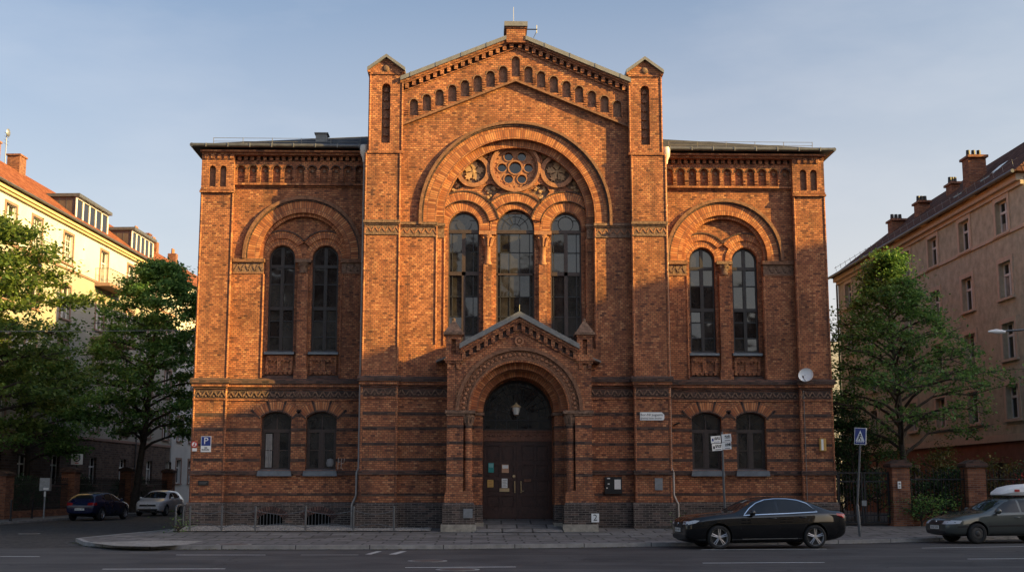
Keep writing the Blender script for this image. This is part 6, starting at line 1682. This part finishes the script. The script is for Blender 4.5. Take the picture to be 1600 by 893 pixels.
# ---- unseen rear block added behind the hall for shade, houses across the main road (they close the street behind the camera and throw the evening shade)
t = thing('rear_shade_block', 'unseen plain block added behind the brick hall to shade the side street', 'building', (3, 70, 0))
m = MB(); m.box(-10.8, 10.6, 66.25, 76, 0, 18.4, skip='b'); m.box(-10.8, 10.6, 76, 128, 0, 21.3); m.build('wall', M['housebrick'], t)
m = MB(); m.box(-10.9, 10.7, 66.22, 75.99, 18.4, 18.6); m.build('lower_roof', M['slate'], t)
m = MB(); m.box(-10.95, 10.75, 75.9, 128.1, 21.3, 21.5); m.build('roof', M['slate'], t)
t = thing('corner_house', 'unseen tall block added beside the gabled house to shade the right-hand tree', 'building', (100, 24, 0))  # unseen block added to keep sun off the right-hand tree
m = MB(); m.box(79.5, 118, 2, 23.5, 0, 35.5); m.build('wall', M['opp'], t)
m = MB(); m.prism([(79.3, 35.5), (118.2, 35.5), (110, 38.5), (88, 38.5)], 1.8, 23.7, back=True); m.build('roof', M['browntile'], t)
sh = thing('corner_house', 'tall gabled house across the road with a chimney on its roof slope', 'building', (55, 24, 0))
sil = [(41.5, 0), (79, 0), (79, 33.2), (72.5, 34.75), (64.6, 32.62), (60, 31.1), (58.4, 30.6), (52.7, 28.72), (51.0, 28.12), (49.4, 27.75), (45.9, 26.9), (41.5, 25.6)]
ghs = [[(x, zz), (x + 1.3, zz), (x + 1.3, zz + 2.1), (x, zz + 2.1)] for x in (44, 48, 52, 56, 60, 64, 68, 72) for zz in (2, 6, 10, 14, 18)]
m = MB(); m.prism([(x, z) for x, z in sil], 2, 24, back=True); m.build('wall', M['opp'], sh)
m = MB(); m.prism([(49.45, 27.5), (50.92, 27.9), (50.92, 28.3), (51.0, 28.34), (50.3, 28.66), (49.3, 28.30), (49.45, 28.26)], 22.4, 23.9, back=True); m.build('chimney', M['pillar'], sh)
for (a, b, h_, y0_, c_, nm) in ((-62, -36, 12, -14, 'cream', 'cream render front facing the brick hall'), (-24, -3, 19, -15, 'opp', 'ochre brown front facing the brick hall'), (-2.5, 16, 16, -14, 'beige', 'beige front directly behind the viewpoint'), (16.6, 40, 14, -14.5, 'opp', 'tan front facing the brick hall')):
    t = thing('apartment_house', 'street house across the road with ' + nm, 'building', ((a + b) / 2, y0_, 0))
    m = MB(); m.box(a, b, y0_ - 12, y0_, 0, h_); wl = m.build('wall', M[c_], t)
    m = MB(); m.prism([(a - .3, h_), (b + .3, h_), (b - 2.5, h_ + 4), (a + 2.5, h_ + 4)], y0_ - 12.3, y0_ + .3, back=True); m.build('roof', M['browntile'], t)
    nw = int((b - a) / 3.4)
    for k in range(nw):
        for zz in (1.5, 5, 8.4, 11.8):
            x = a + 1.4 + k * (b - a - 1.5) / nw; m = MB(); m.box(x, x + 1.25, y0_ + .0, y0_ + .06, zz, zz + 2); w_ = m.build('window', M['whiteframe'], t)
            m = MB(); m.box(x + .08, x + .58, y0_ + .061, y0_ + .07, zz + .08, zz + 1.92); m.box(x + .67, x + 1.17, y0_ + .061, y0_ + .07, zz + .08, zz + 1.92); m.build('pane', M['glass2'], w_)

# ================================================================ fences and gate pillars
def pillar(x, y_, w, z0, z1, label, rz=0, light=False):
    t = thing('gate_pillar', label, 'pillar', (x, y_, z0), group='brick fence pillars')
    mt = Matrix.Translation((x, y_, 0)) @ Matrix.Rotation(rz, 4, 'Z'); h = w / 2
    m = MB(mt); m.box(-h, h, -h, h, z0 - .2, z1 - .28); m.box(-h - .03, h + .03, -h - .03, h + .03, z0 - .2, z0 + .3); m.build('shaft', M['pillar'], t)
    m = MB(mt); m.box(-h - .08, h + .08, -h - .08, h + .08, z1 - .28, z1 - .14); m.prism([(-h - .08, z1 - .14), (h + .08, z1 - .14), (h * .3, z1), (-h * .3, z1)], -h - .08, h + .08, back=True); m.build('cap', M['dark'], t)
    return t
def ironfence(p0, p1, z0, z1, label, step=.14, wallh=.35, name='iron_fence'):
    a, b = Vector(p0), Vector(p1); L_ = (b - a).length; d = (b - a) / L_
    t = thing(name, label, 'fence', (*a, z0), group='iron fence panels')
    mt = Matrix.Translation((a.x, a.y, 0)) @ Matrix.Rotation(atan2(d.y, d.x), 4, 'Z')
    if wallh: m = MB(mt); m.box(0, L_, -.14, .14, z0 - .2, z0 + wallh); m.build('base_wall', M['pillar'], t)
    m = MB(mt); n = int(L_ / step)
    for k in range(n + 1):
        x = L_ * k / n; hh = z1 + (.05 if k % 2 else -.05); m.tube([(x, 0, z0 + wallh), (x, 0, hh - .1)], .014, 5); m.lathe([(.014, hh - .1), (.03, hh - .06), (0, hh + .04)], (x, 0, 0), 5)
    m.build('bars', M['iron'], t)
    m = MB(mt)
    for z in (z0 + wallh + .12, z1 - .32): m.box(0, L_, -.022, .022, z - .022, z + .022)
    m.build('rail', M['iron'], t); return t
zg = .36; Yf = 47.75
xp = lambda p: at(p, 780, Yf)[0]
pillar((xp(1388) + xp(1418)) / 2 + .05, Yf, xp(1418) - xp(1391), zg, 2.75, 'red brick gate pillar with a white plate between the iron gate and the tree')
pillar((xp(1500) + xp(1537)) / 2 + .1, Yf, xp(1537) - xp(1509), zg, 2.75, 'red brick fence pillar behind the bonnet of the grey estate car')
ironfence((xp(1419), Yf), (xp(1508), Yf), zg, 2.35, 'dark iron fence on a low brick wall under the right-hand tree')
ironfence((xp(1538), Yf), (xp(1700), Yf + .6), zg, 2.35, 'dark iron fence right of the pillar behind the white roof box')
xm, zm = at(1405.5, 757, Yf - .4); t = thing('doorbell_plate', 'small white bell plate on the gate pillar', 'plate', (xm, Yf - .4, zm)); m = MB(); m.box(xm - .06, xm + .06, Yf - .40, Yf - .36, zm - .13, zm + .13); m.build('panel', M['white'], t)
m = MB(); m.box(xm - .035, xm + .035, Yf - .405, Yf - .40, zm + .02, zm + .08); m.box(xm - .03, xm + .03, Yf - .405, Yf - .40, zm - .08, zm - .05); m.build('bell_button', M['zinc'], t)
ga, gb_ = xp(1309), xp(1390)
t = thing('iron_gate', 'dark double iron gate between the brick hall and the gate pillar', 'gate', (ga, Yf, zg))
for (a, b) in ((ga, (ga + gb_) / 2 - .02), ((ga + gb_) / 2 + .02, gb_)):
    m = MB()
    for x in (a + .03, b - .03): m.box(x - .03, x + .03, Yf - .03, Yf + .03, zg + .05, 2.3)
    for z in (zg + .1, zg + .35, 1.95, 2.27): m.box(a, b, Yf - .02, Yf + .02, z - .025, z + .025)
    fr_ = m.build('gate_leaf', M['iron'], t)
    m = MB(); k = a + .1
    while k < b - .06: m.tube([(k, Yf, zg + .1), (k, Yf, 2.42)], .013, 5); k += .125
    m.build('bars', M['iron'], fr_)
m = MB(); m.box((ga + gb_) / 2 - .09, (ga + gb_) / 2 + .09, Yf - .06, Yf + .04, 1.05, 1.25); m.build('lock', M['steel'], t)
# left side: pillars and fences along the side street
FL = lambda Y: -25.6 + .065 * (Y - 66)
def yoff(p): return 28.4 / (.065 + (741 - p) / 1988) if True else 0
pl_y = [66.2, 75.6, 85.4, 94.4]
rzl = -atan2(.065, 1)
for Y, w, zt4, lb in zip(pl_y, (1.0, .8, .75, .75), (2.55, 2.85, 3.0, 3.0), ('large red brick pillar at the left edge of the photo', 'dark brick fence pillar below the round logo sign', 'dark brick fence pillar left of the leaning tree trunk', 'dark brick fence pillar at the far end beside the brick hall')): pillar(FL(Y), Y, w, .14, zt4, lb, rzl)
ironfence((FL(56), 56), (FL(65.7), 65.7), .14, 2.0, 'dark iron fence left of the large brick pillar')
ironfence((FL(66.7), 66.7), (FL(75.2), 75.2), .14, 2.2, 'dark iron fence behind the grey meter box')
ironfence((FL(76), 76), (FL(85.0), 85.0), .14, 2.2, 'dark iron fence behind the navy hatchback')
ironfence((FL(85.8), 85.8), (FL(94), 94), .14, 2.2, 'dark iron fence behind the silver hatchback')
# logo sign on a post behind the second pillar
Ys = 76.6; (xa, za), (xb, zb) = at(112, 708.5, Ys), at(129, 725, Ys)
t = thing('logo_sign', 'pale square sign with a round dark swirl above the fence pillar', 'sign', ((xa + xb) / 2, Ys, .14))
m = MB(); m.box(xa, xb, Ys - .05, Ys, zb, za); m.build('panel', M['white'], t)
m = MB(); cx_, cz_ = (xa + xb) / 2, zb + (za - zb) * .6; m.ring(cx_, cz_, .15, .21, Ys - .065, Ys - .05, R(-150), R(160), n=20); m.box(cx_ - .12, cx_ + .12, Ys - .062, Ys - .05, cz_ + .0, cz_ + .05); m.box(cx_ - .14, cx_ + .06, Ys - .062, Ys - .05, cz_ - .08, cz_ - .04); m.build('emblem', M['iron'], t)
m = MB(); m.tube([(cx_, Ys - .02, .14), (cx_, Ys - .02, zb)], .035, 6); m.build('post', M['iron'], t)
m = MB(); m.box(cx_ - .1, cx_ + .12, Ys - .062, Ys - .05, zb + .06, zb + .11); m.build('red_line', M['red'], t)
# meter box on a post
Ym = 66.5; xb_, _ = at(68, 810, Ym); (xa, za), (xc, zc) = at(64, 746, Ym), at(78.5, 766, Ym)
t = thing('meter_box', 'grey box on a post at the left kerb before the fence', 'meter', (xb_, Ym, .12))
m = MB(); m.tube([(xb_, Ym, .1), ((xa + xc) / 2, Ym, zc)], .045, 8); m.build('post', M['steel'], t)
m = MB(); m.box(xa, xc, Ym - .15, Ym + .15, zc, za); m.build('housing', M['steel'], t)
m = MB(); m.box((xa + xc) / 2 - .05, xc - .04, Ym - .158, Ym - .15, zc + .05, zc + .15); m.box(xb_ - .03, xb_ + .06, Ym - .06, Ym - .045, 1.25, 1.5); m.build('sticker', M['paper'], t)
for p, Y, lb in ((17, 62.5, 'slim dark bollard on the left pavement before the large brick pillar'), (50, 67.5, 'slim bollard behind the meter box on the left pavement')):
    xk, zk = at(p, 800, Y); t = thing('bollard', lb, 'bollard', (xk, Y, .12)); m = MB(); m.tube([(xk, Y, .1), (xk, Y, 1.05)], .045, 8); m.lathe([(.06, 1.05), (.05, 1.12), (0, 1.15)], (xk, Y, 0), 8); m.build('post', M['iron'], t); m = MB(); m.lathe([(.07, .1), (.07, .2), (.046, .24)], (xk, Y, 0), 8); m.build('foot', M['iron'], t)
# overhead span wire and street lamp
t = thing('overhead_wire', 'thin overhead wire spanning the side street to the brick hall', 'wire', (-11.7, 56, 8.6))
xw, zw = at(0, 516.5, 56); m = MB(); m.tube([(-11.75 + (xw - 11 + 11.75) * k / 12, 56, zw + .1 - .12 * sin(pi * k / 12)) for k in range(13)], .014, 5); m.build('cable', M['zinc'], t)
Yl = 43.5; xh, zh = at(1544, 518, Yl)
t = thing('street_lamp', 'street lamp with a slim white head reaching in from the right edge', 'street lamp', (18.4, Yl, .1))
m = MB(); m.tube([(18.5, Yl, 0), (18.5, Yl, zh - .1), (18.2, Yl, zh + .12), (xh + .5, Yl, zh + .02)], [.09, .06, .045, .035], 8); m.build('post', M['postgrey'], t)
m = MB(); m.tube([(xh + .6, Yl, zh), (xh + .3, Yl, zh + .015), (xh, Yl, zh + .01)], [.05, .085, .03], 8); m.build('lamp_head', M['white'], t)

# ================================================================ trees and shrubs
def make_tree(name, label, cat, base, height, r_trunk, radius, z0, nl, n_cl, per, lsize, leaf, seed, lean=(0, 0), droop=.15, up=.5, flat=.32, clr=.5, group=None, trunk_to=.97):
    g = random.Random(seed); t = thing(name, label, cat, base, group=group); bx, by, bz = base
    pts = []; n = 10
    for i in range(n + 1):
        f = i / n; pts.append(Vector((bx + lean[0] * f ** .8 + g.uniform(-.06, .06) * f * 2, by + lean[1] * f + g.uniform(-.06, .06) * f * 2, bz + height * trunk_to * f)))
    pts[0].z -= .2
    m = MB(); m.tube(pts, [r_trunk * (1.25 if i == 0 else (1 - .93 * (i / n) ** .9)) + .008 for i in range(n + 1)], 9)
    tips = []
    def on(f): k = min(n - 1, int(f * n)); u = f * n - k; return pts[k].lerp(pts[k + 1], u)
    for i in range(nl):
        f = (z0 + (height * .98 - z0) * ((i + .5) / nl) ** .9) / height
        a = i * 2.39996 + g.uniform(-.4, .4); p = on(min(.98, f / trunk_to)); Lb = radius(f) * g.uniform(.72, 1.08)
        if Lb < .15: continue
        d = Vector((cos(a), sin(a), 0)); q = [p]
        for j in range(1, 6):
            u = j / 5; zz = up * Lb * (u - .5 * u * u) - droop * Lb * u * u
            q.append(p + d * Lb * u + Vector((g.uniform(-.05, .05) * Lb, g.uniform(-.05, .05) * Lb, zz)))
        r0 = max(.016, r_trunk * .42 * (1 - f) ** .7 + .012); m.tube(q, [r0 * (1 - .85 * j / 5) + .005 for j in range(6)], 6)
        tips.append((q[5], .8)); tips.append((q[4], 1)); tips.append((q[3], 1))
        for j in (2, 3, 4):
            for e in (-1, 1):
                d2 = Vector((cos(a + e * g.uniform(.5, 1.0)), sin(a + e * g.uniform(.5, 1.0)), g.uniform(-.05, .35))); Ls = Lb * g.uniform(.22, .42)
                s2 = [q[j], q[j] + d2 * Ls * .5 + Vector((0, 0, .04)), q[j] + d2 * Ls]
                m.tube(s2, [r0 * .4 + .004, r0 * .25 + .004, .004], 4); tips.append((s2[2], 1)); tips.append((s2[1], .8))
    for i in range(4): tips.append((on(.93 + .02 * i), .7))
    m.build('trunk', M['bark'], t)
    V, F = [], []
    g.shuffle(tips)
    for c in range(n_cl):
        p, sz = tips[c % len(tips)] if c < len(tips) else g.choice(tips)
        if g.random() < .06: continue
        cen = p + Vector((g.gauss(0, .16), g.gauss(0, .16), g.gauss(0, .10))); sx = clr * sz * g.uniform(.6, 1.25); sz_ = sx * flat
        for k in range(int(per * g.uniform(.5, 1.4))):
            o = cen + Vector((g.gauss(0, sx * .55), g.gauss(0, sx * .55), g.gauss(0, sz_ * .6)))
            s_ = lsize * g.uniform(.65, 1.25); az = g.uniform(0, 6.28); ti = g.gauss(0, .55); ro = g.gauss(0, .5)
            u = Vector((cos(az) * cos(ti), sin(az) * cos(ti), sin(ti) - .15)); v = u.cross(Vector((0, 0, 1))).normalized(); nn = u.cross(v); v = v * cos(ro) + nn * sin(ro)
            i0 = len(V); V += [o - u * s_ * .5, o + v * s_ * .36 - u * s_ * .05, o + u * s_ * .55, o - v * s_ * .36 - u * s_ * .05]; F.append((i0, i0 + 1, i0 + 2, i0 + 3))
    me = bpy.data.meshes.new('crown'); me.from_pydata([tuple(q - Vector(base)) for q in V], [], F); me.materials.append(M[leaf]); o = bpy.data.objects.new('crown', me); COL.objects.link(o); o.parent = t
    return t


def prof(*pts): return lambda f: lerp_pts(pts, f)
xt, _ = at(1422, 790, 50.2)
make_tree('street_tree', 'green tree with layered boughs behind the iron fence on the right', 'tree', (xt, 50.2, .36), 10.9, .16, prof((0, 1), (.22, 4.6), (.40, 4.3), (.55, 3.0), (.72, 1.9), (.86, .95), (1, .2)), 2.5, 58, 860, 34, .13, 'leaf', 5, lean=(-.5, .1), flat=.5, up=.9, droop=.25, clr=.44)
xt, _ = at(222, 790, 83.5)
make_tree('street_tree', 'dark green tree with a leaning trunk beside the silver hatchback', 'tree', (xt - .45, 83.0, .12), 16.4, .26, prof((0, 1.5), (.28, 4.4), (.45, 5.0), (.62, 4.2), (.8, 3.0), (.92, 1.6), (1, .3)), 3.7, 56, 1150, 36, .22, 'leaf', 8, lean=(1.3, 0), flat=.5, clr=.66, up=.7)
make_tree('street_tree', 'broad sunlit tree cropped by the left edge of the photo', 'tree', (-26.6, 63.5, .14), 14.9, .30, prof((0, 2), (.30, 4.6), (.5, 5.3), (.7, 4.9), (.88, 3.2), (1, .8)), 3.7, 56, 1250, 40, .21, 'leafy', 12, flat=.5, clr=.64, up=.65)
xt, _ = at(140, 790, 79.5)
make_tree('street_tree', 'dense low dark tree between the other two on the left', 'tree', (xt - 3.2, 77.5, .14), 9.3, .2, prof((0, 2), (.4, 4.6), (.7, 4.2), (.9, 2.5), (1, .6)), 2.9, 30, 560, 38, .21, 'leaf', 21, flat=.5, clr=.68)
def shrub(label, x, y_, z0, h, r, leaf, seed, n=60, ls=.10, cat='shrub', name='shrub', group=None):
    return make_tree(name, label, cat, (x, y_, z0), h, .04, prof((0, r * .7), (.4, r), (.8, r * .8), (1, r * .3)), h * .08, 14, n, 26, ls, leaf, seed, flat=.7, clr=.42, up=.9, droop=0, group=group)
for (p, Y, h, r, lf, lb, sd, n) in ((1335, 50.5, 3.9, 1.7, 'leafd', 'dark bushy shrub rising behind the iron gate', 31, 190), (1313, 55.5, 4.6, 1.3, 'leafd', 'dark shrub far back beside the hall beyond the iron gate', 45, 230), (1316, 58.5, 3.0, 1.4, 'leafd', 'low dark shrub farthest back beyond the iron gate', 46, 200), (1372, 51.5, 3.6, 1.5, 'leaf', 'green shrub behind the gate pillar', 32, 120), (1310, 52.0, 5.0, 1.3, 'leafd', 'tall dark shrub close to the right flank of the brick hall', 37, 210), (1470, 49.6, 2.75, .8, 'leafo', 'ochre yellow shrub behind the iron fence', 33, 90), (1450, 48.7, 1.5, .9, 'leafd', 'dark low shrub behind the iron fence', 34, 70), (1485, 48.8, 1.9, .8, 'leafd', 'dark leafy shrub left of the pillar by the grey estate car', 39, 70), (1552, 49.2, 2.3, .8, 'leafo', 'yellowish shrub behind the white roof box', 35, 60)):
    x, _ = at(p, 780, Y); shrub(lb, x, Y, .36, h, r, lf, sd, n)
x, _ = at(1440, 806, 47.3); shrub('low leafy ground plant at the foot of the iron fence', x, 47.3, .33, .75, .75, 'leaf', 36, 46, .09, 'plant', 'ground_plant')
for (Y, r, sd, lb) in ((69.5, 1.0, 41, 'dark hedge clump behind the fence by the meter box'), (72.8, 1.1, 42, 'dark hedge clump behind the fence left of the logo sign'), (80.5, 1.0, 43, 'dark hedge clump behind the navy hatchback'), (90, 1.2, 44, 'dark hedge clump behind the silver hatchback')):
    shrub(lb, FL(Y) - 1.3, Y, .14, 1.9, r, 'leafd', sd, 60, .14)
x, _ = at(1582, 749, 49.4); 
t = make_tree('flower_bush', 'small bush with red blossom above the white roof box', 'shrub', (x, 48.6, .36), 2.0, .03, prof((0, .3), (.5, .6), (1, .3)), .4, 8, 26, 22, .08, 'leafd', 51, flat=.7, clr=.3, up=.9, droop=0)
m = MB(); g_ = random.Random(3)
for k in range(40): c = Vector((x + g_.gauss(0, .25), 48.4 + g_.gauss(0, .2), 2.05 + g_.gauss(0, .13))); m.lathe([(0, -.03), (.04, 0), (0, .03)], tuple(c), 5)
o = m.build('blossom', M['red'], t)
shrub('small weed tuft at the foot of the right downpipe', TO + .35, 45.7, .25, .3, .22, 'leaf', 61, 12, .06, 'plant', 'weed')
shrub('small weed tuft at the foot of the low railing corner', -11.6, 44.6, .2, .28, .2, 'leaf', 62, 10, .06, 'plant', 'weed')

m = MB(); gl_ = random.Random(9)
for k in range(420):
    if k % 3: i = gl_.randrange(4, len(line) - 2); a, b = Vector(line[i]), Vector(line[i + 1]); p = a.lerp(b, gl_.random()); x, y_, z = p.x + gl_.gauss(0, .1), p.y - abs(gl_.gauss(0, .18)) - .03, .012
    else: x = gl_.uniform(-12, 16); y_ = gl_.uniform(40, 44.4); z = .135 + max(0, y_ - 42.5) / 4.6 * .22
    s_ = gl_.uniform(.03, .06); a_ = gl_.uniform(0, 6.28); m.face([(x + s_ * cos(a_), y_ + s_ * sin(a_), z), (x - s_ * .5 * sin(a_), y_ + s_ * .5 * cos(a_), z + .012), (x - s_ * cos(a_), y_ - s_ * sin(a_), z + .004), (x + s_ * .5 * sin(a_), y_ - s_ * .5 * cos(a_), z)])
tag(m.build('fallen_leaves', M['leafo']), kind='stuff')

# ================================================================ light
AZ, EL = R(68), R(20.26)
sd_ = Vector((sin(AZ) * cos(EL), -cos(AZ) * cos(EL), sin(EL)))
sl = bpy.data.lights.new('sun', 'SUN'); sl.energy = SUN; sl.angle = R(.4); sl.color = SUNC
so = bpy.data.objects.new('sun', sl); COL.objects.link(so); so.rotation_euler = sd_.to_track_quat('Z', 'Y').to_euler(); so.location = (60, -30, 60)
w = bpy.data.worlds.new('World'); sc.world = w; w.use_nodes = True; nt = w.node_tree; N, L = nt.nodes.new, nt.links.new
sky = N('ShaderNodeTexSky'); sky.sky_type = 'NISHITA'; sky.sun_disc = False; sky.sun_elevation = EL; sky.sun_rotation = atan2(sd_.x, sd_.y)
sky.air_density = 1.0; sky.dust_density = DUST; sky.ozone_density = 1.5; sky.altitude = 40
bg = nt.nodes['Background']; bg.inputs['Strength'].default_value = SKY
# thin high cloud veil
tc = N('ShaderNodeTexCoord'); mp = N('ShaderNodeMapping'); mp.inputs['Scale'].default_value = (1.2, 1.2, 3.6); L(tc.outputs['Generated'], mp.inputs['Vector'])
no = N('ShaderNodeTexNoise'); no.inputs['Scale'].default_value = 2.2; no.inputs['Detail'].default_value = 7; no.inputs['Roughness'].default_value = .55; L(mp.outputs['Vector'], no.inputs['Vector'])
rp = ramp(nt, [(.47, (0, 0, 0)), (.62, (.10, .10, .10)), (.8, (.30, .30, .30))]); L(no.outputs['Fac'], rp.inputs['Fac'])
hs_ = N('ShaderNodeHueSaturation'); hs_.inputs['Saturation'].default_value = SAT; L(sky.outputs['Color'], hs_.inputs['Color'])
mx = N('ShaderNodeMix'); mx.data_type = 'RGBA'; mx.inputs[7].default_value = (CLOUD, CLOUD * .97, CLOUD * .96, 1); L(rp.outputs['Color'], mx.inputs[0])
# pale evening haze low in the sky
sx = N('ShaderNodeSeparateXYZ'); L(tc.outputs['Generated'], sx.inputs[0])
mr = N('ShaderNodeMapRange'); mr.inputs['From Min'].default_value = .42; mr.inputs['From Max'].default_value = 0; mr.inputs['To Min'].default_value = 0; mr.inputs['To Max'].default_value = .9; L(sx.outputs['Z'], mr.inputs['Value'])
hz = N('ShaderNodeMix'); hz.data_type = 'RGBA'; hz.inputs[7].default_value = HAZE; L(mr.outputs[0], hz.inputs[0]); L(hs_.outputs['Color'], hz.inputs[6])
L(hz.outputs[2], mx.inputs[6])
# extra warm glow round the low sun, added to raise fill on the front
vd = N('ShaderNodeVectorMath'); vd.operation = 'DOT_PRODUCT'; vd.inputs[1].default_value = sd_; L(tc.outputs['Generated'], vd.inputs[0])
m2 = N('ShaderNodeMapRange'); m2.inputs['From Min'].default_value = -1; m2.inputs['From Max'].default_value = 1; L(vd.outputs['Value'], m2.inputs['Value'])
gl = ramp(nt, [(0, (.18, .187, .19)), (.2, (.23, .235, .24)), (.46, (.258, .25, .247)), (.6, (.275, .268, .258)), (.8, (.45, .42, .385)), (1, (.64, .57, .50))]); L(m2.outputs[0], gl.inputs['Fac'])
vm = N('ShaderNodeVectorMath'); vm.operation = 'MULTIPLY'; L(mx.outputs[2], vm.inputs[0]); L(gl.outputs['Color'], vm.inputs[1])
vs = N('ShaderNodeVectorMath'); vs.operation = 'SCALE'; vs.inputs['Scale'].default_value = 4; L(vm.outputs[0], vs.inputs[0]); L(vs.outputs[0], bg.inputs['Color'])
sc.view_settings.view_transform = 'Standard'; sc.view_settings.look = 'None'; sc.view_settings.gamma = 1; sc.view_settings.use_curve_mapping = False
sc.view_settings.exposure = EXPO
sc.cycles.max_bounces = 6; sc.cycles.diffuse_bounces = 3; sc.cycles.glossy_bounces = 3; sc.cycles.use_denoising = True
